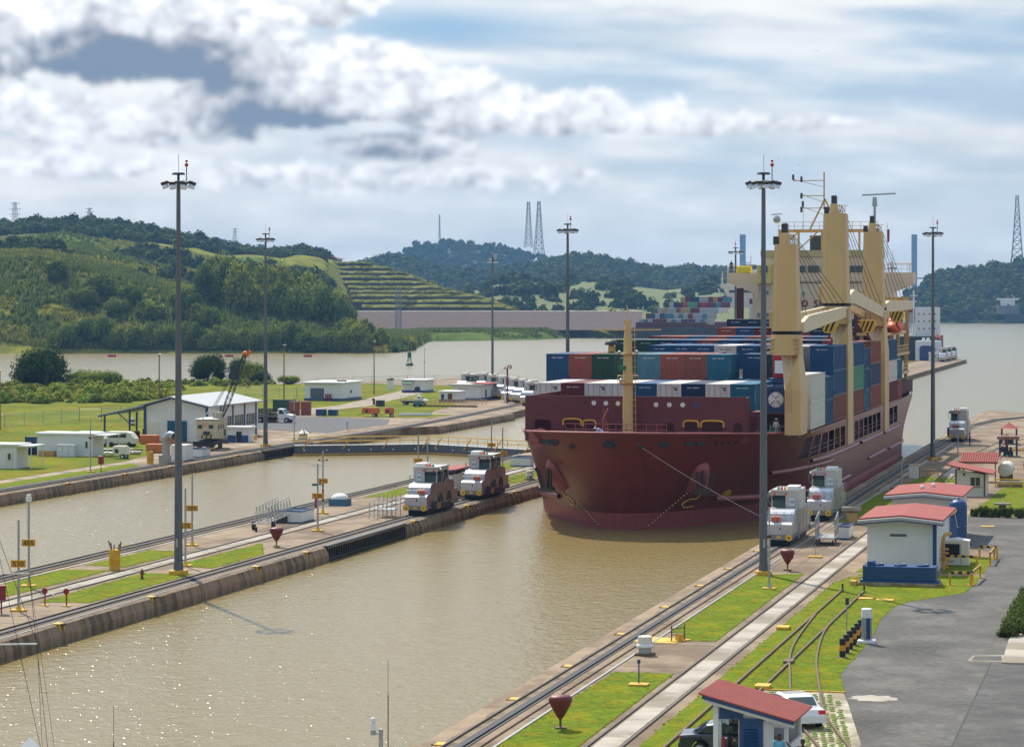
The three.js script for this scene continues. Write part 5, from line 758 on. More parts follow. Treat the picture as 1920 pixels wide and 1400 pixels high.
// ================================================================ THINGS ON THE LOCK WALLS
// ---- high lamp masts
function lampMast() {
  const t = thing('lamp_mast', 'tall grey lamp mast', 'lamp mast', 0, 0, { group: 'tall lamp masts' });
  mesh('pole', [cy(0.14, 0.31, 28.0, 0, 0.3, 0, 16), cy(0.34, 0.36, 0.5, 0, 0.3, 0, 16)], M.mastGrey, t); mesh('footing', rbx(1.1, 0.32, 1.1, 0, 0, 0, 0.05), M.yellow, t);
  const ring = mesh('head_ring', [xf(new THREE.TorusGeometry(0.95, 0.06, 6, 20), { rx: Math.PI / 2, y: 28.2 }), ...[...Array(6)].map((_, k) => bar([0, 28.25, 0], [Math.cos(k * 1.047) * 0.95, 28.2, Math.sin(k * 1.047) * 0.95], 0.05))], M.darkSteel, t);
  const head = ready([bx(0.42, 0.2, 0.36, 0, 0, 0)]), lens = ready(cy(0.17, 0.27, 0.26, 0, -0.26, 0, 12)), lensM = mat([0.66, 0.72, 0.82], { roughness: 0.15 });
  for (let k = 0; k < 8; k++) { const a = k * 0.785, f = mesh('floodlight', head, M.darkSteel, t); f.position.set(Math.cos(a) * 1.05, 28.05, Math.sin(a) * 1.05); f.rotation.set(Math.sin(a) * 0.35, 0, -Math.cos(a) * 0.35); mesh('lens', lens, lensM, f); }
  mesh('head_cap', [cy(0.42, 0.5, 0.14, 0, 28.75, 0, 14), cy(0.1, 0.1, 0.6, 0, 28.3, 0, 8)], M.darkSteel, t); mesh('lightning_rod', bar([0.02, 28.8, 0], [0.02, 30.2, 0], 0.02), M.galv, t);
  const b = mesh('beacon_stem', bar([0.62, 28.3, 0], [0.62, 29.4, 0], 0.035), M.darkSteel, t); mesh('beacon', [sp(0.14, 0.62, 29.45, 0), sp(0.1, 0.62, 29.72, 0)], mat([0.5, 0.015, 0.02], { roughness: 0.3 }), b);
  mesh('door_plate', bx(0.16, 0.6, 0.04, 0, 2.0, 0.3), M.galv, t);
  return t;
}
const mast0 = lampMast();
[['tall lamp mast at the left on the center wall, standing before the signs', -69.05, 176.45], ['tall lamp mast in front of the ship side on the right bank lawn', -28.14, 186.3], ['tall lamp mast by the ship stern on the right wall', -28.26, 327.4], ['tall lamp mast on the left wall beside the rail crane', -118.7, 335.5], ['tall lamp mast rising behind the front containers from the center wall', -69, 302], ['small looking lamp mast beside the white buildings of the left bank', -136.2, 525.9], ['distant lamp mast seen above the left bridge wing', -71.4, 441], ['most distant lamp mast above the right bridge wing', -67.6, 664]].forEach(([l, x, D], i) => { const m = i ? dup(mast0, l, x, D, { ry: i * 0.3 }) : mast0; m.position.set(x, 0, -D); m.userData.label = l; });
// ---- distance signs on poles
function numberPlate(text, w, h, bg = '#d99a12', fg = '#15120c', font0 = 'bold 122px sans-serif', edge) {
  const c = document.createElement('canvas'); c.width = 256; c.height = Math.round(256 * h / w); const x = c.getContext('2d'); x.fillStyle = bg; x.fillRect(0, 0, c.width, c.height); if (edge) { x.strokeStyle = edge; x.lineWidth = 10; x.strokeRect(8, 8, c.width - 16, c.height - 16); } x.fillStyle = fg; x.font = font0; x.textAlign = 'center'; x.textBaseline = 'middle'; x.fillText(text, c.width / 2, c.height / 2 + 4);
  const t = new THREE.CanvasTexture(c); t.colorSpace = THREE.SRGBColorSpace; return new THREE.MeshStandardMaterial({ map: t, roughness: 0.55 });
}
function plate(name, w, h, m, parent, x, y, z) { const g = new THREE.PlaneGeometry(w, h), o = new THREE.Mesh(g, m); o.name = name; o.position.set(x, y, z); o.castShadow = o.receiveShadow = true; parent.add(o); return o; }
[['530', -70.67, 153, 0, 'beside the red hose cabinet'], ['485', -76.1, 166.4, 1, 'with a camera on top'], ['435', -70.67, 182, 0, 'half hidden by the left mast'], ['385', -76.1, 197.5, 0, 'just right of the left mast'], ['330', -70.5, 212.6, 2, 'with a loudspeaker above it'], ['270', -75.9, 230.4, 3, 'with red signal lamps on top'], ['220', -70.7, 247.5, 3, 'above the roof of locomotive 185'], ['170', -76, 262.5, 0, 'left of the red roof shed'], ['120', -70.8, 277.8, 0, 'right of locomotive 180'], ['70', -76, 293, 3, 'furthest, before the closed gate']].forEach(([n, x, D, kind, w]) => {
  const t = thing('distance_sign', `yellow distance sign reading ${n} on a thin pole, ${w}`, 'sign', x, D, { ry: 0.2, group: 'distance signs' }), H = kind === 1 ? 6.1 : 5.7;
  mesh('pole', cy(0.07, 0.085, H, 0, 0.1, 0, 10), M.galv, t); if (kind === 3) mesh('red_band', [cy(0.09, 0.09, 1.2, 0, 1.1, 0, 10), cy(0.09, 0.09, 0.5, 0, 2.5, 0, 10)], M.red, t);
  mesh('footing', [rbx(1.0, 0.13, 0.6, 0, 0, 0, 0.03), cy(0.12, 0.2, 0.22, 0, 0.12, 0, 10)], M.yellow, t);
  const s = mesh('sign_board', bx(0.96, 0.46, 0.03, 0, 2.8, 0.1), M.signYellow, t); plate('number', 0.94, 0.44, numberPlate(n, 0.94, 0.44), s, 0, 3.03, 0.12);
  if (kind === 1) mesh('camera', [bx(0.34, 0.3, 0.4, 0, 5.85, 0), cy(0.16, 0.16, 0.25, 0, 6.1, 0, 10), bar([-0.12, 2.9, 0], [-0.12, 5.8, 0], 0.02)], M.white, t);
  if (kind === 2) { mesh('speaker', [bx(0.4, 0.18, 0.2, -0.28, 3.9, 0), bx(0.18, 0.14, 0.2, 0.2, 3.95, 0)], M.navy, t); mesh('fire_box', bx(0.22, 0.85, 0.25, -0.2, 1.95, -0.5), M.red, t); }
  if (kind === 3 && n === '270') mesh('signal_lamps', [bx(0.8, 0.06, 0.06, 0, 4.9, 0), sp(0.1, -0.36, 4.98, 0), sp(0.1, 0.36, 4.98, 0)], M.red, t);
});
// ---- towing locomotives
const locoMats = { tinted: mat([0.045, 0.10, 0.09], { roughness: 0.06, ior: 1.5 }), skirt: mat([0.22, 0.24, 0.27], { map: T.paint, size: 2, roughness: 0.5 }), side: mat([0.50, 0.42, 0.36], { map: T.streak, size: [3, 2], roughness: 0.4, metalness: 0.6 }), cab: mat([0.54, 0.52, 0.48], { map: T.paint, size: 2, roughness: 0.5 }), lampR: mat([0.75, 0.02, 0.03], { roughness: 0.25 }), lampG: mat([0.01, 0.32, 0.12], { roughness: 0.25 }), lampO: mat([0.85, 0.28, 0.02], { roughness: 0.25 }) };
const locoG = {};
function loco(label, x, D, num, ws, o = {}) { // ws: the side (in x) of the driver's window
  const t = thing('towing_locomotive', label, 'locomotive', x, D, { group: 'silver towing locomotives', ry: o.ry || 0 }), L = locoMats, k = 'l';
  if (!locoG[k]) {
    const hood = (s) => xf(pr([[5.35, 0.95], [5.35, 1.78], [5.1, 1.92], [4.25, 1.95], [4.1, 2.55], [3.7, 2.85], [2.2, 2.95], [2.2, 0.95]], 2.15, {}, null, 0.05), { ry: s > 0 ? -Math.PI / 2 : Math.PI / 2 });
    locoG[k] = {
      hood: ready([hood(1)]), hoodB: ready([hood(-1)]), skirt: ready([bx(2.3, 0.42, 0.25, 0, 0.55, 5.35), bx(2.3, 0.42, 0.25, 0, 0.55, -5.35), bx(2.0, 0.35, 10.6, 0, 0.6, 0)]),
      body: ready([bx(2.2, 1.9, 4.5, 0, 0.95, 0), bx(2.3, 0.9, 3.0, 0, 0.95, 0)]), cab: ready([bx(0.95, 1.45, 4.2, 0, 2.85, 0), bx(1.15, 0.5, 4.0, 0, 0, 0)]),
      under: ready([bx(1.7, 0.5, 9.6, 0, 0.12, 0), ...[-4, -2.4, 2.4, 4].flatMap((z) => [-0.76, 0.76].map((q) => xf(new THREE.CylinderGeometry(0.4, 0.4, 0.14, 16), { rz: Math.PI / 2, x: q, y: 0.5, z })))]),
    };
  }
  const G = locoG[k];
  mesh('hood', G.hood, M.silver, t); mesh('hood', G.hoodB, M.silver, t); mesh('bumper', G.skirt, L.skirt, t); mesh('body', G.body, L.side, t); mesh('wheels', G.under, M.black, t);
  // cab: number panel on the land side, driver's window on the water side
  const cab = mesh('cab', [bx(1.05, 1.5, 4.3, -ws * 0.6, 2.7, 0), bx(1.2, 0.32, 4.0, ws * 0.5, 3.88, 0), bx(0.1, 1.2, 0.12, ws * 1.05, 2.75, 1.95), bx(0.1, 1.2, 0.12, ws * 1.05, 2.75, -1.95), bx(1.15, 0.12, 3.9, ws * 0.5, 2.72, 0), bx(2.3, 0.1, 4.4, -0.02, 4.2, 0)], L.cab, t);
  for (const z of [1.9, -1.9]) { const w = mesh('windscreen', bx(1.0, 0.78, 0.05, ws * 0.5, 2.9, z), L.tinted, cab); mesh('visor', xf(bx(1.08, 0.34, 0.06), { x: ws * 0.5, y: 3.55, z: z * 1.08, rx: z > 0 ? -0.25 : 0.25 }), M.black, w); }
  mesh('side_window', bx(0.05, 0.75, 3.6, ws * 1.06, 2.92, 0), L.tinted, cab); mesh('window_post', bx(0.07, 0.8, 0.1, ws * 1.06, 2.9, 0.3), L.cab, cab);
  mesh('air_unit', [rbx(0.95, 0.34, 1.8, -ws * 0.6, 4.28, 0.8, 0.08)], M.white, cab); mesh('roof_rail', [bar([-1.1, 4.32, 2.1], [1.1, 4.32, 2.1], 0.03), bar([-1.1, 4.32, -2.1], [1.1, 4.32, -2.1], 0.03)], M.galv, cab);
  [[L.lampO, 0.05], [L.lampR, 0.32], [L.lampG, 0.58]].forEach(([m, q], i) => mesh(['orange_lamp', 'red_lamp', 'green_lamp'][i], [cy(0.1, 0.11, 0.16, ws * q, 4.3, 1.5, 10), sp(0.1, ws * q, 4.46, 1.5)], m, t));
  for (const q of [-0.85, 0.15]) mesh('marker_light', sp(0.09, ws * -q * 0.95, 4.0, 2.2), L.lampR, t);
  if (num) { const c = mesh('number_frame', bx(0.6, 0.78, 0.03, -ws * 0.6, 3.0, 2.17), M.galv, cab); plate('number', 0.54, 0.7, numberPlate(num, 0.54, 0.7, '#c9ccd0', '#23272c', 'bold 120px sans-serif'), c, -ws * 0.6, 3.37, 2.195); }
  for (const q of [-0.82, 0.82]) { const b = mesh('buffer', xf(cy(0.27, 0.27, 0.12, 0, 0, 0, 20), { rx: Math.PI / 2, x: q, y: 0.76, z: 5.48 }), M.signYellow, t); mesh('buffer_hub', xf(cy(0.07, 0.07, 0.06, 0, 0, 0, 10), { rx: Math.PI / 2, x: q, y: 0.76, z: 5.6 }), M.darkSteel, b); }
  mesh('plate', bx(0.34, 0.2, 0.03, 0, 0.68, 5.49), M.signYellow, t); mesh('hood_latch', bx(0.08, 0.22, 0.04, 0.1, 1.35, 5.37), M.black, t);
  if (!o.far) {
    mesh('orange_box', rbx(0.62, 0.42, 0.5, 0.35 * ws, 2.0, 4.7, 0.04), mat([0.55, 0.10, 0.03], { roughness: 0.5 }), t);
    const rl = []; for (const z of [4.35, 5.2]) for (const q of [-1.0, -0.33, 0.33, 1.0]) rl.push(bar([q, 1.9, z], [q, 2.75, z], 0.022, 5)); for (const y of [2.35, 2.75]) rl.push(bar([-1, y, 5.2], [1, y, 5.2], 0.022, 5), bar([-1, y, 5.2], [-1, y, 4.35], 0.022, 5), bar([1, y, 5.2], [1, y, 4.35], 0.022, 5)); mesh('hood_railing', rl, M.galv, t);
    const gear = [xf(cy(0.62, 0.62, 0.4, 0, 0, 0, 22), { rz: Math.PI / 2, x: ws * 1.25, y: 1.25, z: 1.0 }), xf(cy(0.72, 0.72, 0.35, 0, 0, 0, 22), { rz: Math.PI / 2, x: ws * 1.22, y: 1.2, z: -1.9 }), bx(0.35, 0.7, 0.7, ws * 1.2, 0.55, 3.3), bx(0.3, 0.5, 3.0, ws * 1.2, 0.45, -0.3)]; mesh('cable_winch', gear, M.darkSteel, t); mesh('winch_guard', [bx(0.12, 0.55, 4.4, ws * 1.22, 0.5, 0.4), xf(cy(0.8, 0.8, 0.1, 0, 0, 0, 6), { rz: Math.PI / 2, x: ws * 1.16, y: 2.4, z: -1.4 })], L.side, t);
    mesh('cab_lamp', [sp(0.2, ws * 1.25, 4.0, 1.3), bar([ws * 1.0, 4.1, 1.2], [ws * 1.25, 4.0, 1.3], 0.04), tube([[ws * 1.1, 4.1, 1], [ws * 1.45, 3.9, 1.1], [ws * 1.45, 3.3, 1.1], [ws * 1.15, 2.9, 1]], 0.035, 16)], M.galv, t);
    const ld = []; for (const z of [2.6, 3.1]) ld.push(bar([-ws * 1.25, 0.5, z], [-ws * 1.25, 3.6, z], 0.03)); for (let y = 0.7; y < 2.8; y += 0.35) ld.push(bar([-ws * 1.25, y, 2.6], [-ws * 1.25, y, 3.1], 0.025)); for (const z of [-4, -2, 0, 2]) ld.push(bar([-ws * 1.25, 1.0, z], [-ws * 1.25, 2.9, z], 0.025)); ld.push(bar([-ws * 1.25, 2.9, -4], [-ws * 1.25, 2.9, 2], 0.025), bar([-ws * 1.25, 2.0, -4], [-ws * 1.25, 2.0, 2], 0.025)); mesh('side_ladder', ld, M.galv, t);
  }
  return t;
}
loco('silver towing locomotive numbered 185 on the center wall', -66.75, 235, '185', 1);
loco('silver towing locomotive numbered 180 close behind on the center wall', -66.75, 254.8, '180', 1);
loco('silver towing locomotive numbered 140 at the right wall by the lamp mast', -30.2, 213.5, '140', -1);
loco('silver towing locomotive numbered 157 behind number 140 on the right wall', -30.2, 238.5, '157', -1);
loco('towing locomotive far off on the right wall with a worker beside it', -28.6, 375, '', -1);
loco('towing locomotive half out of the frame by the red roofed shelters', -16.2, 352, '', -1, { far: 1 });
loco('towing locomotive on the left wall beside the ship bow', -117.0, 482, '', 1, { far: 1 });
[[-143.6, 536], [-140.0, 538], [-135.4, 526], [-130.4, 516], [-124.8, 503], [-121.2, 496]].forEach(([x, D], i) => loco(`parked towing locomotive behind the white buildings of the left bank, ${ORD[i]} from the left`, x, D, '', 1, { far: 1, ry: -0.25 }));
[[-71.5, 868], [-71.2, 884], [-70.9, 900]].forEach(([x, D], i) => loco(`parked towing locomotive at the end of the far pier, ${ORD[i]} from the near end`, x, D, '', 1, { far: 1 }));

// ---- closed mitre gate of the left chamber
{
  const t = thing('mitre_gate', 'closed grey mitre gate with yellow railings across the left chamber', 'gate', -98.3, 340);
  const leaf = (x0, z0, x1, z1) => {
    const g = mesh('gate_leaf', bm([x0, -1.5, z0], [x1, -1.5, z1], 1.3, 3.2), mat([0.10, 0.12, 0.15], { map: T.paint, size: 5, roughness: 0.55 }), t);
    mesh('timber_fender', bm([x0, -1.05, z0 + 0.75], [x1, -1.05, z1 + 0.75], 0.25, 0.22), M.tanDeep, g); mesh('walkway', bm([x0, 0.13, z0], [x1, 0.13, z1], 1.4, 0.06), M.galv, g);
    const r = []; for (let k = 0; k <= 10; k++) { const a = k / 10, x = lerp(x0, x1, a), z = lerp(z0, z1, a); r.push(bar([x, 0.1, z + 0.6], [x, 1.25, z + 0.6], 0.035)); if (k % 3 === 1) r.push(bm([x - 0.5, -0.4, z + 0.95], [x + 0.5, 1.15, z + 0.6], 0.12, 0.12)); } for (const y of [0.7, 1.25]) { r.push(bar([x0, y, z0 + 0.6], [x1, y, z1 + 0.6], 0.04), bar([x0, y, z0 - 0.6], [x1, y, z1 - 0.6], 0.035)); } mesh('yellow_railing', r, M.yellow, g);
    mesh('hatch_marks', [...Array(6)].map((_, k) => { const a = (k + 0.5) / 6; return sp(0.13, lerp(x0, x1, a), -0.5, lerp(z0, z1, a) + 0.68); }), M.white, g);
  };
  leaf(-16.6, 3.5, -0.2, -4.8); leaf(0.2, -4.8, 16.6, 5.2);
}
// ---- small fittings of the walls
function hoseReel(label, x, D, s = 1, ry = 0) {
  const t = thing('hose_shelter', label, 'hose shelter', x, D, { group: 'red hose shelters', ry }); const P = [[0.05, 0.42], [0.2, 0.62], [0.42, 1.0], [0.56, 1.3], [0.55, 1.45], [0.4, 1.56], [0.02, 1.6]].map(([r, y]) => new THREE.Vector2(r, y));
  mesh('hood', [xf(new THREE.LatheGeometry(P, 18, -Math.PI / 2, Math.PI), { s, sz: s * 0.8 }), pr([...P.map((p) => [p.x, p.y]), ...P.slice().reverse().map((p) => [-p.x, p.y])], 0.03, { s })], M.maroon, t);
  mesh('post', [cy(0.06, 0.06, 0.8 * s, 0, 0, 0, 8), rbx(0.5, 0.1, 0.4, 0, 0, 0, 0.02)], M.rustRail, t); mesh('reel', xf(cy(0.3, 0.3, 0.3, 0, 0, 0, 16), { rx: Math.PI / 2, x: 0.05, y: 1.05 * s, z: -0.32 }), M.red, t); return t;
}
hoseReel('dark red hose shelter on the nearest lawn at the bottom', -27.05, 116.9, 1.0, 0.5); hoseReel('dark red hose shelter behind the tall mast on the right bank', -26.9, 189.8, 1.0, -0.3); hoseReel('bright red hose shelter on the center wall below the cart', -69.2, 198.2, 1.0, 0.5); hoseReel('red hose shelter on the left bank by the signal tower', -126, 500, 1.1, 0.3);
{
  const v = thing('vent_stack', 'white round vent stack on the concrete by the right wall', 'vent', -28.15, 142.5); mesh('base', rbx(1.0, 0.14, 1.0, 0, 0, 0, 0.02), M.concrete, v); mesh('neck', cy(0.34, 0.36, 0.35, 0, 0.13, 0, 18), M.galv, v); mesh('collar', lathe([[0.01, 0.42], [0.46, 0.42], [0.5, 0.5], [0.46, 0.6], [0.4, 0.64]], 22), M.white, v); mesh('cap', lathe([[0.40, 0.62], [0.40, 1.02], [0.36, 1.06], [0.01, 1.08]], 22), M.cream, v);
  dup(v, 'grey vent stack beside the ship bow on the center wall', -68.2, 279.6);
  const fixtures = [[-26.2, 131, 'thin blue post with a box on the near lawn', 1.15, 0.035], [-26.2, 200.1, 'short grey post on a yellow footing before locomotive 140', 1.0, 0.03], [-27.1, 226.5, 'short post beside the grey topped pillar', 1.0, 0.03], [-121.3, 380, 'short blue post on the left wall near the gate', 1.1, 0.05]];
  fixtures.forEach(([x, D, l, h, r], i) => { const t = thing('marker_post', l, 'post', x, D); mesh('footing', rbx(1.0, 0.13, 0.7, 0, 0, 0, 0.03), M.yellow, t); mesh('post', cy(r, r, h, 0, 0.1, 0, 8), i === 1 ? M.galv : M.navy, t); mesh('box', bx(0.14, 0.2, 0.12, 0, h, 0), i === 1 ? M.darkSteel : M.navy, t); });
  [[-26.35, 177.1, 'grey lamp pole beside the tall mast on the lawn', 5.5], [-26.3, 268, 'pale thin pole behind the red roofed pump houses', 5.7], [-26, 338, 'pale thin pole by the far locomotive on the right wall', 5.6], [-120.45, 280.2, 'pale pole beside the red box on the left wall', 6.0], [-119.9, 351, 'white pole before the gravel yard on the left wall', 6.2], [-165, 575, 'white aerial pole behind the small white store', 9]].forEach(([x, D, l, h]) => { const t = thing('pole', l, 'pole', x, D); mesh('shaft', cy(0.06, 0.08, h, 0, 0.1, 0, 8), M.galv, t); mesh('footing', [rbx(0.9, 0.13, 0.6, 0, 0, 0, 0.03)], M.yellow, t); mesh('junction_box', bx(0.3, 0.2, 0.2, 0, h * 0.64, 0.1), M.darkSteel, t); mesh('base_flange', cy(0.13, 0.18, 0.2, 0, 0.12, 0, 10), M.galv, t); });
  const h = thing('hydrant', 'dark red fire hydrant on the center wall lawn', 'hydrant', -70.4, 172.9); mesh('barrel', lathe([[0.13, 0], [0.13, 0.1], [0.09, 0.12], [0.09, 0.5], [0.12, 0.52], [0.12, 0.58], [0.08, 0.66], [0.03, 0.72], [0.01, 0.74]], 14), M.maroon, h); mesh('nozzle', [xf(cy(0.05, 0.06, 0.34, 0, 0, 0, 10), { rz: Math.PI / 2, x: 0.17, y: 0.42 })], M.maroon, h);
  const bk = thing('pole_bin', 'yellow bin full of timber poles on the center wall', 'bin', -74.75, 178.3); mesh('drum', cy(0.42, 0.4, 1.5, 0, 0, 0, 20), M.yellow, bk); for (let k = 0; k < 7; k++) mesh('timber_pole', bar([Math.cos(k) * 0.2, 0.3, Math.sin(k) * 0.2], [Math.cos(k * 1.9) * 0.5, 2.0 + 0.2 * Math.sin(k * 3), Math.sin(k * 1.9) * 0.4], 0.05), M.wood, bk);
  dup(bk, 'yellow bin of poles beside the big vent pipe on the left wall', -119.6, 296.3);
  const rb = thing('fire_hose_cabinet', 'red hose cabinet with a stand by the 530 sign', 'cabinet', -71.2, 151.6, { ry: 0.4 }); mesh('cabinet', rbx(0.55, 0.95, 0.5, 0, 0.85, 0, 0.04), M.red, rb); mesh('leg', cy(0.05, 0.05, 0.9, 0, 0, 0, 8), M.red, rb);
  const cb = thing('chain_barrier', 'red and white post barrier beside the 530 sign', 'barrier', -69.6, 156.3); for (const q of [-0.75, 0.75]) { const p = mesh('post', cy(0.05, 0.05, 1.0, q, 0, 0, 8), M.red, cb); mesh('disc', xf(cy(0.2, 0.2, 0.04, 0, 0, 0, 16), { rx: Math.PI / 2, x: q, y: 0.95, z: 0.03 }), M.red, p); } mesh('chain', tube([[-0.75, 0.9, 0], [0, 0.7, 0], [0.75, 0.9, 0]], 0.03, 14), M.white, cb); mesh('foot', [bx(0.5, 0.06, 0.4, -0.75, 0, 0), bx(0.5, 0.06, 0.4, 0.75, 0, 0)], M.yellow, cb);
  const fx = dup(rb, 'red hose cabinet beside the pale pole on the left wall', -119.7, 281.5);
  const rg = thing('yellow_frame_gate', 'small red and yellow gate frame by the near lawn', 'barrier', -27.45, 148.8, { ry: 0.9 }); mesh('frame', [bar([-0.5, 0, 0], [-0.5, 0.95, 0], 0.04), bar([0.5, 0, 0], [0.5, 0.95, 0], 0.04), bar([-0.5, 0.75, 0], [0.5, 0.75, 0], 0.035), bar([-0.5, 0.4, 0], [0.5, 0.4, 0], 0.035)], M.rustRail, rg); mesh('motor', bx(0.4, 0.35, 0.3, 0.1, 0.05, 0), M.yellow, rg); mesh('base', bx(1.5, 0.06, 0.5, 0.1, 0, 0), M.yellow, rg);
  mesh('yellow_floor_plate', flat([[-30.0, 148.0], [-27.4, 147.6], [-27.3, 150], [-29.6, 150.2]], 0.03, 0.04), mat([0.72, 0.48, 0.06], { map: T.rust, size: 2 })).userData = { label: 'yellow painted plate in the ground by the small gate frame', category: 'plate' };
  [[-22.3, 155.6, 'yellow block at the edge of the siding lawn'], [-19.9, 131.6, 'yellow kerb block behind the guard booth'], [-20.2, 205, 'yellow block beside the pump house']].forEach(([x, D, l]) => tag(mesh('wheel_stop', rbx(0.75, 0.2, 1.0, x, 0.02, -D, 0.05), M.yellow), l, 'kerb block'));
  [[-19.4, 173.0, 'yellow ground plate left of the pair by the blue cooler'], [-18.0, 172.4, 'yellow ground plate right of the pair by the blue cooler'], [-15.2, 231, 'yellow painted slab on the far asphalt']].forEach(([x, D, l]) => tag(mesh('ground_plate', rbx(1.15, 0.06, 0.9, x, 0.02, -D, 0.02), M.yellow), l, 'plate'));
}
function stairCart(label, x, D, o = {}) { // wheeled access stair beside a stairwell box
  const t = thing('boarding_stair', label, 'boarding stair', x, D, o); const r = [], w = 0.6; for (const s of [-w, w]) { r.push(bar([s, 0.45, 1.6], [s, 0.45, -1.4], 0.04), bar([s, 1.6, 1.6], [s, 1.9, -1.4], 0.035), bar([s, 1.0, 1.6], [s, 1.2, -1.4], 0.03)); for (let z = -1.4; z <= 1.61; z += 0.75) r.push(bar([s, 0.45, z], [s, 1.75, z], 0.03)); } mesh('railing', r, M.galv, t); mesh('platform', bx(1.25, 0.08, 3.0, 0, 0.42, 0.1), M.galv, t); for (const [q, z] of [[-0.5, 1.3], [0.5, 1.3], [-0.5, -1.1], [0.5, -1.1]]) mesh('wheel', xf(cy(0.16, 0.16, 0.09, 0, 0, 0, 14), { rz: Math.PI / 2, x: q, y: 0.18, z }), M.rubber, t); return t;
}
stairCart('grey wheeled boarding stair right of locomotive 140', -26.8, 211.8, { ry: 0.05 }).scale.setScalar(1.3);
function stairBox(label, x, D, w = 1.5, d = 3.4, ry = 0) { const t = thing('stairwell_box', label, 'stairwell', x, D, { group: 'white and blue stairwell boxes', ry }); mesh('walls', [bx(0.12, 0.9, d, -w / 2, 0.12, 0), bx(0.12, 0.9, d, w / 2, 0.12, 0), bx(w - 0.13, 0.9, 0.12, 0, 0.12, -d / 2 + 0.07), bx(w - 0.13, 0.9, 0.12, 0, 0.12, d / 2 - 0.07)], M.white, t); mesh('blue_cap', [bx(0.2, 0.1, d + 0.1, -w / 2, 1.02, 0), bx(0.2, 0.1, d + 0.1, w / 2, 1.02, 0), bx(w - 0.21, 0.1, 0.2, 0, 1.02, -d / 2 + 0.1), bx(w - 0.21, 0.1, 0.2, 0, 1.02, d / 2 - 0.1)], M.blue, t); mesh('blue_plinth', bx(w + 0.16, 0.12, d + 0.04, 0, 0, 0), M.blue, t); return t; }
stairBox('white stairwell box with blue rim beside the boarding stair', -26.0, 217.3, 0.9, 3.0); stairBox('white stairwell box with blue rim beside the truss cart', -75.4, 221.5, 1.9, 3.6); stairBox('white stairwell box with blue rim near sign 120', -74.8, 304, 2.4, 4); stairBox('white stairwell tray on the left wall under the rail crane', -119.1, 311, 2.2, 3.0);
{
  const d = thing('domed_skylight', 'white dome on a blue box on the center wall', 'skylight', -77.4, 240.2); mesh('box', bx(1.75, 0.65, 1.7, 0, 0, 0), mat([0.06, 0.17, 0.26], { map: T.paint, size: 2 }), d); mesh('dome', xf(new THREE.SphereGeometry(0.85, 22, 10, 0, 6.283, 0, 1.57), { y: 0.65, sy: 0.62 }), M.white, d); dup(d, 'pale blue dome just behind the second red roof', -25.4, 262);
  const c = thing('truss_cart', 'grey truss gangway on wheels on the center wall', 'gangway', -75.7, 215.6, { ry: 0.12 }), r = []; c.scale.setScalar(1.15); for (const s of [-0.55, 0.55]) { r.push(bar([s, 0.55, 4.2], [s, 0.75, -4.2], 0.045), bar([s * 0.8, 1.75, 3.6], [s * 0.8, 1.95, -4.2], 0.04)); for (let k = 0; k < 8; k++) { const z = 3.6 - k * 1.05; r.push(bar([s, 0.57, z], [s * 0.8, 1.8, z - 0.5], 0.025), bar([s * 0.8, 1.8, z - 0.5], [s, 0.6, z - 1.05], 0.025)); } } for (let k = 0; k < 8; k++) r.push(bar([-0.55, 0.58, 4 - k], [0.55, 0.58, 4 - k], 0.03)); mesh('truss', r, M.galv, c); for (const q of [-0.75, 0.75]) { const w = mesh('wheel', xf(cy(0.34, 0.34, 0.2, 0, 0, 0, 20), { rz: Math.PI / 2, x: q, y: 0.34, z: 2.4 }), M.rubber, c); mesh('rim', xf(cy(0.17, 0.17, 0.22, 0, 0, 0, 14), { rz: Math.PI / 2, x: q, y: 0.34, z: 2.4 }), M.galv, w); } mesh('jockey_wheel', xf(cy(0.2, 0.2, 0.1, 0, 0, 0, 14), { rz: Math.PI / 2, x: -0.2, y: 0.2, z: 4.2 }), M.rubber, c); mesh('rear_stand', bx(0.9, 0.6, 0.4, 0, 0, -3.6), M.darkSteel, c);
  const f = thing('access_platform', 'galvanised access platform with railings beside locomotive 185', 'platform', -69.0, 227.5), p = []; for (const x of [-0.8, 0, 0.8]) for (const z of [-2.2, -0.7, 0.8, 2.3]) p.push(bar([x, 0, z], [x, 1.5 + (z < 0 ? 0.6 : 0), z], 0.035)); for (const y of [0.5, 1.0, 1.5]) for (const x of [-0.8, 0.8]) p.push(bar([x, y, 2.3], [x, y + 0.4, -2.2], 0.03)); for (const z of [-2.2, 2.3]) for (const y of [0.6, 1.1, 1.5]) p.push(bar([-0.8, y, z], [0.8, y, z], 0.03)); mesh('railings', p, M.galv, f); mesh('deck', bx(1.6, 0.06, 2.4, 0, 0.7, -0.9), M.galv, f);
  const m = thing('mushroom_pillar', 'tan pillar with a wide grey slab top beside locomotive 140', 'pillar', -27.1, 231.2); mesh('shaft', [bx(1.0, 1.05, 1.0, 0, 0, 0)], mat([0.58, 0.40, 0.15], { map: T.concrete, size: 3 }), m); mesh('neck', bx(1.15, 0.12, 1.15, 0, 1.05, 0), M.concrete, m); for (let k = 0; k < 6; k++) mesh('slab_plank', rbx(0.255, 0.34, 1.5, -0.66 + k * 0.265, 1.17, 0, 0.03), M.palePath, m);
}
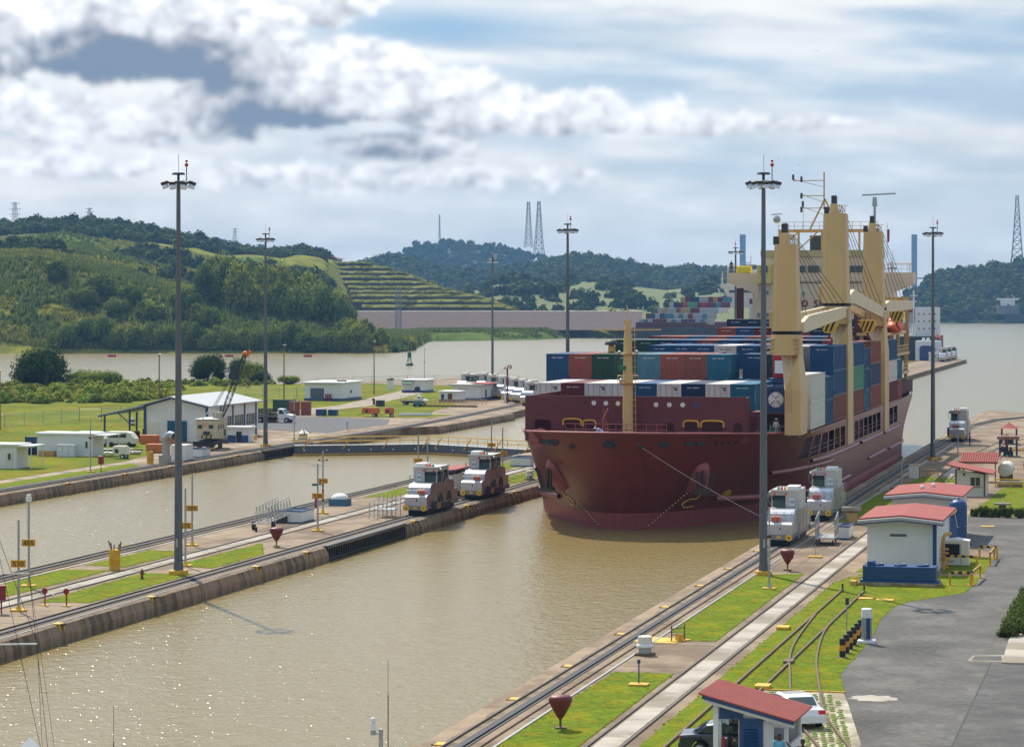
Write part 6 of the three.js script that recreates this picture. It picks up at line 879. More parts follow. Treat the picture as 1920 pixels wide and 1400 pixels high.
// ---- shed on the center wall
function gableRoof(w, d, ov, rise, th) { const a = w / 2 + ov; return pr([[-a, 0], [0, rise], [a, 0], [a, th], [0, rise + th], [-a, th]], d + 2 * ov); }
{
  const s = thing('shed', 'white shed with a red sloping roof behind locomotive 185', 'shed', -71.0, 258); mesh('walls', [bx(0.15, 2.25, 10.8, -1.4, 0, 0), bx(2.8, 2.25, 0.15, 0, 0, 5.4), bx(0.15, 2.25, 5.6, 1.35, 0, 2.6), bx(0.15, 2.25, 1.4, 1.35, 0, -4.7), bx(0.15, 0.7, 3.8, 1.35, 1.55, -2.1), bx(2.6, 2.25, 0.15, 0, 0, -5.4)], M.white, s); mesh('roof', xf(pr([[-1.9, 0.12], [1.9, 0.55], [1.9, 0.68], [-1.9, 0.25]], 11.6, { y: 2.18 })), M.redRoof, s); mesh('fascia', [xf(bx(3.85, 0.12, 0.06), { y: 2.42, z: 5.85, rz: 0.112 })], M.navy, s); mesh('blue_plinth', [bx(2.95, 0.5, 0.2, 0, 0.0, 5.4), bx(0.2, 0.5, 5.6, 1.36, 0.0, 2.6)], M.blue, s);
}
// ================================================================ RIGHT BANK BUILDINGS
function pumpHouse(name, label, x, D, w, d, h) {
  const t = thing(name, label, 'building', x, D, { group: 'red roofed pump houses' });
  mesh('walls', [pr([[-w / 2, 0], [w / 2, 0], [w / 2, h], [0, h + 0.22], [-w / 2, h]], 0.2, { z: -0.1 }), pr([[-w / 2, 0], [w / 2, 0], [w / 2, h], [0, h + 0.22], [-w / 2, h]], 0.2, { z: -d + 0.1 }), bx(0.2, h, d - 0.4, -w / 2 + 0.1, 0, -d / 2), bx(0.2, h, d - 0.4, w / 2 - 0.1, 0, -d / 2)], M.white, t);
  mesh('roof', xf(gableRoof(w, d, 0.55, 0.3, 0.12), { y: h + 0.08, z: -d / 2 }), M.redRoof, t); mesh('fascia', [xf(gableRoof(w, 0.06, 0.57, 0.3, 0.2), { y: h - 0.12, z: 0.56 })], M.galv, t); mesh('fascia_line', [xf(gableRoof(w, 0.04, 0.56, 0.3, 0.07), { y: h - 0.2, z: 0.57 })], M.navy, t);
  const v = mesh('wall_vent', bx(1.25, 0.2, 0.05, -w * 0.05, h * 0.7, 0.01), M.galv, t); for (let k = 0; k < 3; k++) mesh('louvre', bx(1.17, 0.035, 0.05, -w * 0.05, h * 0.7 + 0.03 + k * 0.055, 0.04), M.darkSteel, v);
  mesh('downpipe', [bar([w / 2 - 0.45, 0, 0.06], [w / 2 - 0.45, h, 0.06], 0.05)], M.white, t); mesh('blue_corner', bx(0.28, h, 0.05, w / 2 - 0.12, 0, 0.02), M.blue, t); mesh('blue_plinth', bx(w + 0.04, 0.35, 0.05, 0, 0, 0.015), M.blue, t); return t;
}
pumpHouse('pump_house', 'white pump house with red roof behind the blue cooler', -18.7, 190.6, 5.0, 10.6, 3.7);
pumpHouse('pump_house', 'second white pump house with red roof and two roof vents', -19.15, 213.8, 5.2, 10.6, 3.75);
for (const [x, D, l] of [[-19.6, 217, 'left of the two small white vents on the second red roof'], [-18.9, 219.5, 'right of the two small white vents on the second red roof']]) { const t = thing('roof_vent', l, 'vent', x, D, { y: 4.1 }); mesh('stem', cy(0.1, 0.1, 0.2, 0, 0, 0, 10), M.white, t); mesh('cap', sp(0.18, 0, 0.25, 0), M.white, t); }
{
  const u = thing('cooling_unit', 'long blue cooling unit with three fans beside the pump house', 'cooler', -17.95, 182.0);
  mesh('base_slab', rbx(5.6, 0.24, 1.9, 0, 0, 0, 0.03), mat([0.50, 0.38, 0.22], { map: T.concrete, size: 3 }), u); mesh('skid', bx(5.4, 0.14, 1.7, 0, 0.24, 0), M.blue, u); mesh('casing', [rbx(4.9, 0.95, 1.5, 0, 0.4, 0, 0.03)], M.blue, u); for (const q of [-2.45, 0, 2.45]) mesh('rib', bx(0.12, 1.0, 1.56, q, 0.38, 0), M.blue, u); for (const y of [0.62, 0.9, 1.18]) mesh('seam', bx(4.8, 0.03, 0.02, 0, y, 0.76), M.darkSteel, u);
  for (const q of [-1.55, 0, 1.55]) { const f = mesh('fan_ring', xf(new THREE.TorusGeometry(0.38, 0.07, 8, 24), { rx: Math.PI / 2, x: q, y: 1.42 }), M.blue, u); mesh('fan_hub', [cy(0.1, 0.1, 0.1, q, 1.36, 0, 10), ...[0, 1, 2, 3].map((k) => bx(0.66, 0.02, 0.12, q, 1.39, 0, { ry: k * 0.785 }))], M.galv, f); }
  mesh('header_box', bx(0.45, 0.3, 1.2, -2.0, 1.35, 0), M.blue, u); mesh('pipe_rack', [bx(0.4, 0.35, 0.9, -3.1, 0, 1.0), bar([-3.1, 0.5, 0.8], [-2.5, 0.6, 0.6], 0.06)], M.tanDeep, u);
  const k = thing('pressure_tank', 'tall blue pressure tank beside the second pump house', 'tank', -15.75, 205); mesh('shell', lathe([[0.01, 4.3], [0.35, 4.24], [0.58, 4.1], [0.68, 3.85], [0.68, 0.45], [0.55, 0.25]], 30), M.blue, k); for (const a of [0.8, 2.4, 3.9, 5.5]) mesh('leg', bar([Math.cos(a) * 0.55, 0, Math.sin(a) * 0.55], [Math.cos(a) * 0.55, 0.5, Math.sin(a) * 0.55], 0.06), M.blue, k); mesh('inlet_pipe', tube([[-1.4, 3.15, 0.75], [-0.7, 3.15, 0.8], [-0.3, 3.3, 0.78], [-0.1, 3.55, 0.66]], 0.11, 20, 10), mat([0.62, 0.45, 0.2]), k); mesh('gauge_line', [bar([-0.2, 3.3, 0.72], [0, 2.2, 0.72], 0.025), bar([0, 2.2, 0.72], [0.66, 2.25, 0.3], 0.025)], mat([0.62, 0.5, 0.3]), k); mesh('top_valve', cy(0.07, 0.07, 0.15, 0.05, 4.28, 0, 10), M.blue, k); mesh('drain', [bar([0.6, 1.0, 0.2], [1.0, 0.9, 0.2], 0.05), bx(0.1, 0.2, 0.1, 1.0, 0.75, 0.2)], M.darkSteel, k);
  const a = thing('air_conditioner', 'white louvred air conditioner beside the first pump house', 'air conditioner', -15.2, 196.8); mesh('casing', [rbx(1.8, 1.75, 1.3, 0, 0.05, 0, 0.04)], M.cream, a); mesh('lid', [pr([[-0.95, 0], [0.95, 0], [0.95, 0.08], [0, 0.24], [-0.95, 0.08]], 1.4, { y: 1.8 })], M.white, a); const g = mesh('grille', bx(1.08, 0.95, 0.05, -0.3, 0.7, 0.65), M.black, a); for (let i = 0; i < 10; i++) mesh('louvre', xf(bx(1.04, 0.02, 0.07), { x: -0.3, y: 0.75 + i * 0.09, z: 0.69, rx: 0.5 }), M.darkSteel, g); mesh('panel_seam', [bx(0.02, 1.6, 0.02, 0.32, 0.1, 0.66), bx(0.5, 0.03, 0.02, -0.45, 0.4, 0.66), bx(0.5, 0.03, 0.02, -0.45, 0.28, 0.66)], M.darkSteel, a);
  const p = thing('yellow_pipework', 'yellow pipes rising beside the first pump house wall', 'pipes', -15.95, 193.5); mesh('riser', [tube([[0, 0, 0], [0, 2.2, 0], [0.1, 2.5, 0], [0.5, 2.6, -0.5]], 0.13, 24, 10), bar([-0.2, 1.2, 0.1], [0.4, 1.2, 0.1], 0.09), bar([-0.2, 1.5, 0.1], [0.4, 1.5, 0.1], 0.09)], M.tanDeep, p); mesh('valve', [bx(0.35, 0.35, 0.3, 0, 0.6, 0.05), xf(new THREE.TorusGeometry(0.16, 0.03, 6, 14), { y: 0.75, z: 0.25 })], M.tanDeep, p);
  const bar2 = (l, x, D, len, ry) => { const b = thing('safety_barrier', l, 'barrier', x, D, { ry, group: 'striped safety barriers' }); for (const s of [-len / 2, len / 2]) { mesh('post', bx(0.14, 0.85, 0.14, s, 0, 0), M.yellow, b); mesh('foot', bx(0.36, 0.06, 0.36, s, 0, 0), M.yellow, b); } const n = Math.round(len / 0.26); for (let k = 0; k < n; k++) mesh('stripe', bx(len / n, 0.17, 0.12, -len / 2 + (k + 0.5) * len / n, 0.8, 0), k % 2 ? M.yellow : M.black, b); };
  bar2('black and yellow barrier in front of the white air conditioner', -14.7, 194.6, 2.2, 0); bar2('black and yellow barrier nearest the blue cooler', -13.9, 182.8, 1.4, 0.05); bar2('striped barrier running along the road beside the cooler', -13.0, 185.6, 4.6, Math.PI / 2 - 0.05); bar2('striped barrier along the road beside the air conditioner', -12.8, 199.5, 4.8, Math.PI / 2); bar2('far striped barrier at the end of the row by the road', -13.3, 202.6, 1.3, 0);
  // bollards, totem column
  for (let k = 0; k < 6; k++) { const b = thing('bollard', `black and yellow bollard by the road, ${ORD[k]} from the near end of the row`, 'bollard', -17.38, 144.1 + k * 1.75, { group: 'striped bollards by the road' }); mesh('footing', cy(0.3, 0.36, 0.06, 0, 0, 0, 16), M.concrete, b); mesh('post', cy(0.17, 0.17, 1.0, 0, 0.03, 0, 18), M.black, b); mesh('yellow_band', cy(0.178, 0.178, 0.3, 0, 0.4, 0, 18), M.yellow, b); mesh('cap', xf(new THREE.SphereGeometry(0.17, 16, 6, 0, 6.283, 0, 1.57), { y: 1.03, sy: 0.4 }), M.black, b); }
  const tt = thing('information_column', 'grey and white information column beside the bollards', 'column', -16.75, 150.4); mesh('foot', rbx(1.0, 0.22, 0.8, 0, 0, 0, 0.08), M.white, tt); mesh('shaft', [lathe([[0.3, 0.2], [0.3, 1.9]], 24)], mat([0.30, 0.34, 0.40], { roughness: 0.4, metalness: 0.4 }), tt); mesh('white_head', lathe([[0.305, 1.5], [0.305, 1.95], [0.27, 2.02], [0.01, 2.04]], 24), M.white, tt); mesh('panel', [bx(0.22, 1.2, 0.04, 0.12, 0.3, 0.29)], M.navy, tt);
  const sg = thing('switch_stand', 'thin signal post with a small green head beside the siding', 'signal', -18.2, 153); mesh('post', bar([0, 0, 0], [0, 2.1, 0], 0.035), M.galv, sg); mesh('head', [bx(0.2, 0.4, 0.12, 0.02, 1.9, 0)], M.darkSteel, sg); mesh('lamp', [bx(0.24, 0.16, 0.16, 1.1, 1.35, 0), bar([1.1, 0, 0], [1.1, 1.35, 0], 0.03)], M.green, sg);
  // fence posts along the right hedge
  for (let k = 0; k < 8; k++) { const f = thing('hedge_post', `brown and black post in the right hedge, ${ORD[k]} from the near end`, 'post', -7.95, 155.5 + k * 2.6, { group: 'posts in the right hedge' }); for (let q = 0; q < 5; q++) mesh('band', bx(0.2, 0.26, 0.2, 0, q * 0.26, 0), q % 2 ? M.wood : M.black, f); }
  // cream hut, shelters, tanks further on
  const c = thing('cream_hut', 'small cream hut with a red sloping roof on the lawn', 'building', -19.3, 266.9); mesh('walls', [pr([[-1.5, 0], [1.5, 0], [1.5, 2.2], [-1.5, 2.75]], 0.15, {}, [[[0.0, 1.05], [1.0, 1.05], [1.0, 1.95], [0.0, 1.95]]]), bx(0.15, 2.2, 5, 1.42, 0, -2.55), bx(0.15, 2.6, 5, -1.42, 0, -2.55), bx(2.9, 2.2, 0.15, 0, 0, -5)], M.cream, c); mesh('roof', xf(pr([[-2.35, 0.42], [2.3, -0.45], [2.3, -0.33], [-2.35, 0.54]], 6.2, { y: 2.68, z: -2.5 })), M.redRoof, c);
  const win = mesh('window', [bx(1.06, 0.05, 0.08, 0.5, 1.92, 0), bx(1.06, 0.05, 0.08, 0.5, 1.03, 0), bx(0.05, 0.9, 0.08, 0.0, 1.04, 0), bx(0.06, 0.9, 0.08, 0.5, 1.04, 0), bx(0.05, 0.9, 0.08, 1.0, 1.04, 0)], M.cream, c); mesh('pane', bx(0.45, 0.86, 0.02, 0.25, 1.06, -0.02), M.glass, win); mesh('pane', bx(0.45, 0.86, 0.02, 0.75, 1.06, -0.02), M.glass, win); mesh('sill', bx(1.3, 0.06, 0.2, 0.5, 0.97, 0.1), M.wood, c); mesh('corner_trim', bx(0.14, 2.3, 0.06, 1.42, 0, 0.1), M.maroon, c); mesh('corner_trim', bx(0.14, 2.7, 0.06, -1.42, 0, 0.1), M.maroon, c); mesh('wall_lamp', bx(0.16, 0.26, 0.1, -0.6, 2.1, 0.12), M.darkSteel, c); mesh('step_block', bx(0.9, 1.3, 0.8, -2.0, 0, 0.1), M.cream, c); mesh('side_door', bx(0.05, 1.9, 0.9, 1.52, 0, -1.6), M.white, c);
  const r = thing('tiled_shelter', 'long shelter with a ribbed red tile roof behind the cream hut', 'shelter', -19.9, 289); for (const q of [-1.7, 1.7]) mesh('post', bx(0.12, 2.2, 0.12, q, 0, 0), M.maroon, r); mesh('brace', [bar([-1.7, 1.5, 0], [-1.1, 2.2, 0], 0.04)], M.maroon, r); for (let k = 0; k < 17; k++) mesh('roof_tile_row', xf(new THREE.CylinderGeometry(0.13, 0.13, 3.4, 8, 1, false), { rx: Math.PI / 2 + 0.25, x: -1.95 + k * 0.24, y: 2.55, z: -0.6 }), M.redRoof, r);
  const tk = thing('horizontal_tank', 'white horizontal fuel tank by the yellow pipe rails', 'tank', -17.2, 292); mesh('shell', xf(lathe([[0.01, 2.1], [0.6, 2.05], [0.8, 1.9], [0.8, -1.9], [0.6, -2.05], [0.01, -2.1]], 28), { rx: Math.PI / 2, y: 1.25 }), mat([0.70, 0.68, 0.60], { map: T.paint, size: 3 }), tk); mesh('saddle', [bx(1.3, 0.6, 0.25, 0, 0, 1.2), bx(1.3, 0.6, 0.25, 0, 0, -1.2)], M.concrete, tk); mesh('vent_pipe', bar([0.1, 2, 0.5], [0.1, 2.8, 0.5], 0.05), M.cream, tk);
  const yr = thing('yellow_pipe_rail', 'yellow guard rails before the white fuel tank', 'barrier', -15.4, 280); mesh('rails', [0.45, 0.9].map((y) => bar([-2.2, y, 0], [4, y, 0], 0.06)), M.yellow, yr); for (const q of [-2.2, -0.6, 1, 2.6, 4]) mesh('post', bx(0.12, 0.95, 0.12, q, 0, 0), M.yellow, yr); mesh('concrete_block', [bx(2.6, 0.6, 1, -0.8, 0, -1.4), bx(2.2, 0.6, 1, 2.6, 0, -1.6)], M.palePath, yr);
  const ms = thing('stored_machinery', 'red and yellow machinery right of the white fuel tank', 'machine', -14.6, 294); mesh('frame', [rbx(1.8, 0.9, 2, 0.6, 0.1, 0, 0.1)], M.red, ms); mesh('drum', [sp(0.4, 0, 1.2, 0.8), sp(0.4, 1.0, 1.2, 0.8)], mat([0.75, 0.55, 0.02]), ms); mesh('tyre', xf(new THREE.TorusGeometry(0.55, 0.22, 10, 20), { ry: 1.2, x: -0.4, y: 1.6, z: 0 }), M.rubber, ms); mesh('panel', bx(1.6, 1.2, 0.1, 1.2, 1.0, -0.4), M.darkSteel, ms);
  const shelter = (l, x, D, w, hip) => { const s = thing('machine_shelter', l, 'shelter', x, D); for (const [a, b] of [[-w / 2, 0.7], [w / 2, 0.7], [-w / 2, -0.7], [w / 2, -0.7]]) mesh('post', bx(0.16, 2.2, 0.16, a, 0, b), M.navy, s); mesh('roof', hip ? xf(new THREE.ConeGeometry(w * 0.85, 0.85, 4), { ry: Math.PI / 4, y: 2.6 }) : bx(w + 0.6, 0.4, 2, 0, 2.2, 0), hip ? M.redRoof : mat([0.55, 0.30, 0.24], { map: T.concrete, size: 3 }), s); mesh('winch', [bx(1.2, 0.6, 0.8, 0, 0.1, 0), xf(cy(0.35, 0.35, 1.0, 0, 0, 0, 14), { rz: Math.PI / 2, y: 0.9 }), bx(0.3, 0.9, 0.3, 0.3, 0.3, 0)], M.darkSteel, s); mesh('base', bx(w + 0.8, 0.12, 2, 0, 0, 0), M.palePath, s); };
  shelter('open winch shelter with a red pyramid roof', -21.2, 366.5, 2.0, true); shelter('open winch shelter with a flat pinkish roof', -19.6, 337, 2.1, false);
  for (const [x, D, l] of [[-18.9, 350, 'long yellow beam on the ground by the flat roofed shelter'], [-15, 398, 'yellow beam on the ground near the shore']]) tag(mesh('yellow_beam', rbx(5, 0.2, 0.5, x, 0.02, -D, 0.03), M.yellow), l, 'beam');
  const wc = thing('white_cabinet', 'white utility cabinet with a red side beside the right track', 'cabinet', -27.3, 292.5); mesh('body', rbx(1.1, 1.5, 0.8, 0, 0, 0, 0.04), M.white, wc); mesh('red_side', bx(0.05, 1.4, 0.75, 0.56, 0.02, 0), M.maroon, wc); mesh('lid', bx(1.2, 0.08, 0.9, 0, 1.5, 0), M.tan, wc); const yr2 = thing('yellow_guard_rail', 'low yellow guard rail behind the white cabinet', 'barrier', -26, 296); mesh('rail', [0.4, 0.8].map((y) => bar([-1, y, 0], [1, y, 0], 0.05)), M.yellow, yr2); for (const q of [-1, 0, 1]) mesh('post', bar([q, 0, 0], [q, 0.85, 0], 0.05), M.yellow, yr2);
  const sd = thing('sundial_table', 'white round stone table on the right lawn', 'table', -15.2, 252); mesh('top', cy(0.85, 0.85, 0.16, 0, 0.35, 0, 28), M.palePath, sd); mesh('foot', cy(0.3, 0.4, 0.35, 0, 0, 0, 14), M.palePath, sd); mesh('gnomon', bx(0.07, 0.5, 0.07, 0, 0.51, 0), M.white, sd);
  const rp = thing('red_post_box', 'dark red post beside the second pump house roof', 'post', -26.6, 262); mesh('box', rbx(0.45, 1.1, 0.4, 0, 0, 0, 0.03), M.maroon, rp); mesh('plate', bx(0.2, 0.3, 0.02, 0, 0.6, 0.21), M.white, rp);
  const cn = thing('traffic_cone', 'dark red marker post standing on the far right concrete', 'marker', -20.9, 356); mesh('cone', lathe([[0.28, 0], [0.22, 0.06], [0.1, 0.9], [0.06, 1.9], [0.01, 1.95]], 14), M.maroon, cn); mesh('base', bx(0.5, 0.06, 0.5, 0, 0, 0), M.darkSteel, cn);
}
// ---- guard booth at the bottom
{
  const t = thing('guard_booth', 'white guard booth with a red sloping roof and blue shutters', 'booth', -17.0, 109.2, { ry: -0.04 });
  const roofY = (x) => 2.45 - x * 0.245;
  mesh('walls', [pr([[-1.55, 0], [-1.3, 0], [-1.3, 2.0], [-0.55, 2.0], [-0.55, 0], [1.55, 0], [1.55, roofY(1.55)], [-1.55, roofY(-1.55)]], 0.12, {}, [[[0.95, 0.95], [1.4, 0.95], [1.4, 1.75], [0.95, 1.75]]]), pr([[-1.55, 0], [1.55, 0], [1.55, roofY(1.55)], [-1.55, roofY(-1.55)]], 0.12, { z: -3.2 }), bx(0.12, 0.95, 3.1, 1.49, 0, -1.6), bx(0.12, 2.7, 0.9, -1.49, 0, -2.7), bx(0.12, 0.9, 3.1, -1.49, 0, -1.6), bx(0.12, 0.25, 3.1, 1.49, 1.8, -1.6), bx(0.12, 1.0, 0.15, 1.49, 0.9, -0.1), bx(0.12, 1.0, 0.15, 1.49, 0.9, -3.1)], M.white, t);
  mesh('roof', xf(pr([[-2.15, 0.527 + 0.1], [1.95, -0.478 + 0.1], [1.95, -0.41 + 0.1], [-2.15, 0.6 + 0.1]], 4.3, { y: 2.45, z: -1.5 })), M.redRoof, t); for (let k = 0; k < 14; k++) mesh('roof_rib', bm([-2.15, 3.155, 0.5 - k * 0.3], [1.95, 2.145, 0.5 - k * 0.3], 0.03, 0.02), M.redRoof, t); mesh('fascia', bm([-2.0, 2.98, 0.62], [1.9, 2.03, 0.62], 0.06, 0.14), M.navy, t); mesh('soffit_board', bm([-1.95, 2.82, 0.5], [1.9, 1.88, 0.5], 0.05, 0.14), M.white, t);
  const sh = mesh('shutter', bx(1.0, 0.45, 0.07, -0.85, 2.1, 0.1), M.blue, t); const d = mesh('blue_door', bx(1.0, 2.0, 0.07, 0.0, 0.02, 0.11), M.blue, t); for (let k = 0; k < 8; k++) mesh('louvre', xf(bx(0.62, 0.045, 0.05), { x: 0, y: 0.75 + k * 0.12, z: 0.16, rx: 0.6 }), M.blue, d); mesh('hinge_rail', [bx(1.2, 0.06, 0.08, -0.85, 2.02, 0.12), bx(1.15, 0.06, 0.08, 0.02, 2.02, 0.13)], M.blue, t);
  mesh('corner_post', bx(0.22, 2.8, 0.22, -1.5, 0, 0.08), M.white, t); mesh('floor', bx(3.1, 0.1, 3.3, 0, 0, -1.6), M.concrete, t); mesh('desk', bx(0.9, 0.06, 0.6, -0.6, 0.8, -1.6), M.wood, t); const w = mesh('side_window', [bx(0.06, 0.9, 0.06, -1.49, 0.9, -0.9), bx(0.06, 0.06, 1.6, -1.49, 1.8, -1.2)], M.cream, t); for (let k = 0; k < 3; k++) mesh('pane', bx(0.02, 0.84, 0.5, -1.49, 0.93, -0.55 - k * 0.55), mat([0.8, 0.9, 0.9], { transmission: 1, roughness: 0.05 }), w);
  mesh('extinguisher', [cy(0.09, 0.09, 0.5, -1.15, 0.7, 0.2, 12), cy(0.04, 0.06, 0.12, -1.15, 1.2, 0.2, 8)], M.red, t);
}
// ---- cars
function car(label, x, D, ry, paint, o = {}) {
  const t = thing('parked_car', label, 'car', x, D, { ry, group: o.group });                        // nose towards +x
  const P = mat(paint, { roughness: 0.25, clearcoat: 1, clearcoatRoughness: 0.05, metalness: 0.1 }), prof = [[-2.2, 0.32], [-2.25, 0.62], [-2.18, 0.92], [-1.6, 0.98], [-0.95, 1.02], [1.0, 0.98], [1.75, 0.86], [2.15, 0.72], [2.25, 0.5], [2.2, 0.3], [1.8, 0.28]];
  const arch = (cx) => [...Array(9)].map((_, k) => { const a = Math.PI * k / 8; return [cx + 0.37 * Math.cos(a), 0.3 + 0.37 * Math.sin(a)]; });
  mesh('body', pr([...prof, ...arch(1.38), ...arch(-1.35), [-1.9, 0.28]], 1.72, {}, null, 0.12), P, t);
  const cab = mesh('roof', xf(pr([[-1.75, 0.95], [-1.05, 1.36], [-0.55, 1.44], [0.35, 1.43], [0.75, 1.32], [1.25, 0.95]], 1.5, {}, null, 0.16)), P, t);
  mesh('rear_window', bm([-1.60, 1.06, 0], [-1.10, 1.345, 0], 1.2, 0.03), M.glass, cab); mesh('windscreen', bm([0.80, 1.33, 0], [1.2, 1.04, 0], 1.2, 0.03), M.glass, cab); for (const s of [-1, 1]) mesh('side_window', pr([[-1.3, 1.03], [-0.95, 1.3], [-0.5, 1.36], [0.3, 1.35], [0.6, 1.28], [0.95, 1.03]], 0.03, { z: s * 0.755 }), M.glass, cab);
  for (const [a, b] of [[1.38, 0.78], [1.38, -0.78], [-1.35, 0.78], [-1.35, -0.78]]) { const w = mesh('wheel', xf(cy(0.31, 0.31, 0.2, 0, 0, 0, 24), { rx: Math.PI / 2, x: a, y: 0.31, z: b - 0.1 }), M.rubber, t); mesh('rim', [xf(cy(0.2, 0.2, 0.04, 0, 0, 0, 18), { rx: Math.PI / 2, x: a, y: 0.31, z: b + (b > 0 ? 0.09 : -0.13) }), ...[0, 1, 2, 3, 4].map((k) => xf(bx(0.36, 0.05, 0.03), { x: a, y: 0.31, z: b + (b > 0 ? 0.13 : -0.13), rz: k * 1.257 }))], M.galv, w); }
  for (const s of [-1, 1]) { mesh('tail_light', rbx(0.14, 0.2, 0.36, -2.16, 0.68, s * 0.64, 0.03), locoMats.lampR, t); mesh('headlight', rbx(0.14, 0.16, 0.36, 2.12, 0.6, s * 0.62, 0.03), M.silver, t); }
  mesh('number_plate', bx(0.03, 0.13, 0.4, -2.26, 0.52, 0), M.white, t); mesh('rear_bumper', rbx(0.16, 0.26, 1.7, -2.2, 0.32, 0, 0.05), P, t); return t;
}
car('white sedan parked behind the guard booth on grid paving', -16.95, 121.3, 2.05, [0.80, 0.80, 0.82]);
car('dark blue sedan parked left of the guard booth', -18.3, 112.2, 0.06, [0.012, 0.017, 0.045]);
// ================================================================ LEFT BANK
function hut(name, label, x, D, w, d, h, o = {}) {
  const t = thing(name, label, 'building', x, D, { ry: o.ry || 0 }); mesh('walls', [bx(w, h, 0.2, 0, 0, -0.1), bx(w, h, 0.2, 0, 0, -d + 0.1), bx(0.2, h, d - 0.4, -w / 2 + 0.1, 0, -d / 2), bx(0.2, h, d - 0.4, w / 2 - 0.1, 0, -d / 2)], M.white, t);
  mesh('roof', bx(w + 2 * (o.ov ?? 0.35), 0.22, d + 2 * (o.ov ?? 0.35), o.rx || 0, h, -d / 2), o.roof || M.white, t); if (o.plinth) mesh('blue_plinth', [bx(w + 0.06, 0.5, d + 0.06, 0, 0, -d / 2)], M.blue, t);
  (o.doors || []).forEach(([dx, dw, dh, m, n]) => { const dr = mesh(n || 'door', bx(dw, dh, 0.08, dx, 0.02, 0.02), m, t); mesh('handle', bx(0.08, 0.05, 0.06, dx + dw * 0.35, dh * 0.5, 0.09), M.darkSteel, dr); }); (o.windows || []).forEach(([dx, y, ww, wh]) => { const f = mesh('window', bx(ww + 0.1, wh + 0.1, 0.06, dx, y - 0.05, 0.02), M.cream, t); mesh('pane', bx(ww, wh, 0.05, dx, y, 0.05), M.glass, f); }); return t;
}
{
  const b1 = hut('control_booth', 'small white booth with a door at the left edge', -133.0, 283.5, 3.6, 3.2, 2.7, { ov: 0.3, doors: [[0.9, 0.8, 2.0, M.cream]] }); mesh('porch_roof', bx(2.6, 0.16, 3.6, 2.6, 2.6, -1.6), M.white, b1); for (const z of [0.1, -3.2]) mesh('porch_post', bar([3.7, 0, z], [3.7, 2.6, z], 0.05), M.white, b1); mesh('door_light', bx(0.3, 0.7, 0.04, 0.9, 1.1, 0.1), M.glass, b1);
  const b2 = hut('service_shed', 'long low white shed with a bright flat roof on the left wall', -136.0, 308.2, 7.6, 3.6, 2.75, { ov: 0.25, doors: [[3.0, 0.8, 2.0, M.white]] }); mesh('porch_roof', bx(2.4, 0.14, 4, 4.9, 2.65, -1.8), M.white, b2); for (const z of [0.1, -3.5]) mesh('porch_post', bar([5.9, 0, z], [5.9, 2.65, z], 0.06), M.white, b2); mesh('door_light', bx(0.28, 0.8, 0.04, 3.0, 1.1, 0.1), M.glass, b2);
  const cb = thing('switch_cabinet', 'pale double switch cabinet against the long shed', 'cabinet', -135.1, 306.8); mesh('body', rbx(2.4, 1.6, 0.7, 0, 0, 0, 0.04), mat([0.62, 0.66, 0.68], { map: T.paint, size: 2 }), cb); for (const q of [-0.78, 0.02, 0.82]) { const d = mesh('cabinet_door', bx(0.72, 1.4, 0.04, q, 0.1, 0.36), mat([0.64, 0.68, 0.70], { map: T.paint, size: 2 }), cb); mesh('notice', bx(0.34, 0.3, 0.02, q, 0.85, 0.39), M.white, d); }
  tag(mesh('tool_chest', rbx(2.1, 0.75, 0.8, -137.8, 0, -306.9, 0.04), mat([0.50, 0.30, 0.09], { map: T.rust, size: 2 })), 'low tan tool chest left of the pale cabinet', 'chest');
  const gt = (l, x, D, m, w = 1.8, ry = 0) => { const t = thing('generator_trailer', l, 'trailer', x, D, { ry }); mesh('housing', [rbx(w, 0.95, 1.2, 0, 0.55, 0, 0.06)], m, t); mesh('roof', rbx(w * 0.9, 0.15, 1.0, 0, 1.48, 0, 0.05), m, t); for (const s of [-1, 1]) { const q = mesh('wheel', xf(cy(0.3, 0.3, 0.18, 0, 0, 0, 18), { rx: Math.PI / 2, x: 0.25 * w, y: 0.3, z: s * 0.62 - 0.09 }), M.rubber, t); mesh('rim', xf(cy(0.15, 0.15, 0.2, 0, 0, 0, 12), { rx: Math.PI / 2, x: 0.25 * w, y: 0.3, z: s * 0.62 - 0.1 }), M.white, q); } mesh('drawbar', bar([-w / 2, 0.5, 0], [-w / 2 - 0.9, 0.35, 0], 0.05), M.darkSteel, t); mesh('grille', bx(0.5, 0.5, 0.03, -w * 0.2, 0.75, 0.61), M.darkSteel, t); };
  gt('cream generator trailer right of the long shed', -127.0, 305, M.cream); gt('long orange compressor trailer on the gravel yard', -131.9, 426.5, M.orange, 2.9); gt('small orange compressor trailer right of the long one', -128.8, 427, M.orange, 1.6, 0.4);
  const dp = thing('vent_duct', 'big galvanised vent pipe bent over beside the mast', 'duct', -118.3, 298.2); mesh('pipe', tube([[0, 0, 0], [0, 1.6, 0], [0, 2.6, 0], [0.15, 3.1, 0.1], [0.6, 3.4, 0.2], [1.1, 3.25, 0.3]], 0.5, 30, 18), M.galv, dp); mesh('box', bx(1.2, 1.0, 1.1, -0.1, 0, 0.1), M.galv, dp); mesh('mouth_ring', xf(new THREE.TorusGeometry(0.5, 0.05, 8, 22), { x: 1.15, y: 3.22, z: 0.32, ry: 1.3, rz: 0 }), M.galv, dp);
  tag(mesh('plant_box', rbx(2.0, 2.0, 2.4, -118.3, 0, -303.5, 0.06), M.white), 'white plant box behind the big vent pipe', 'box');
  // rail crane
  const c = thing('rail_crane', 'cream rail crane with a raised lattice boom on the left bank', 'crane', -123.6, 327.5, { ry: 0.12 });
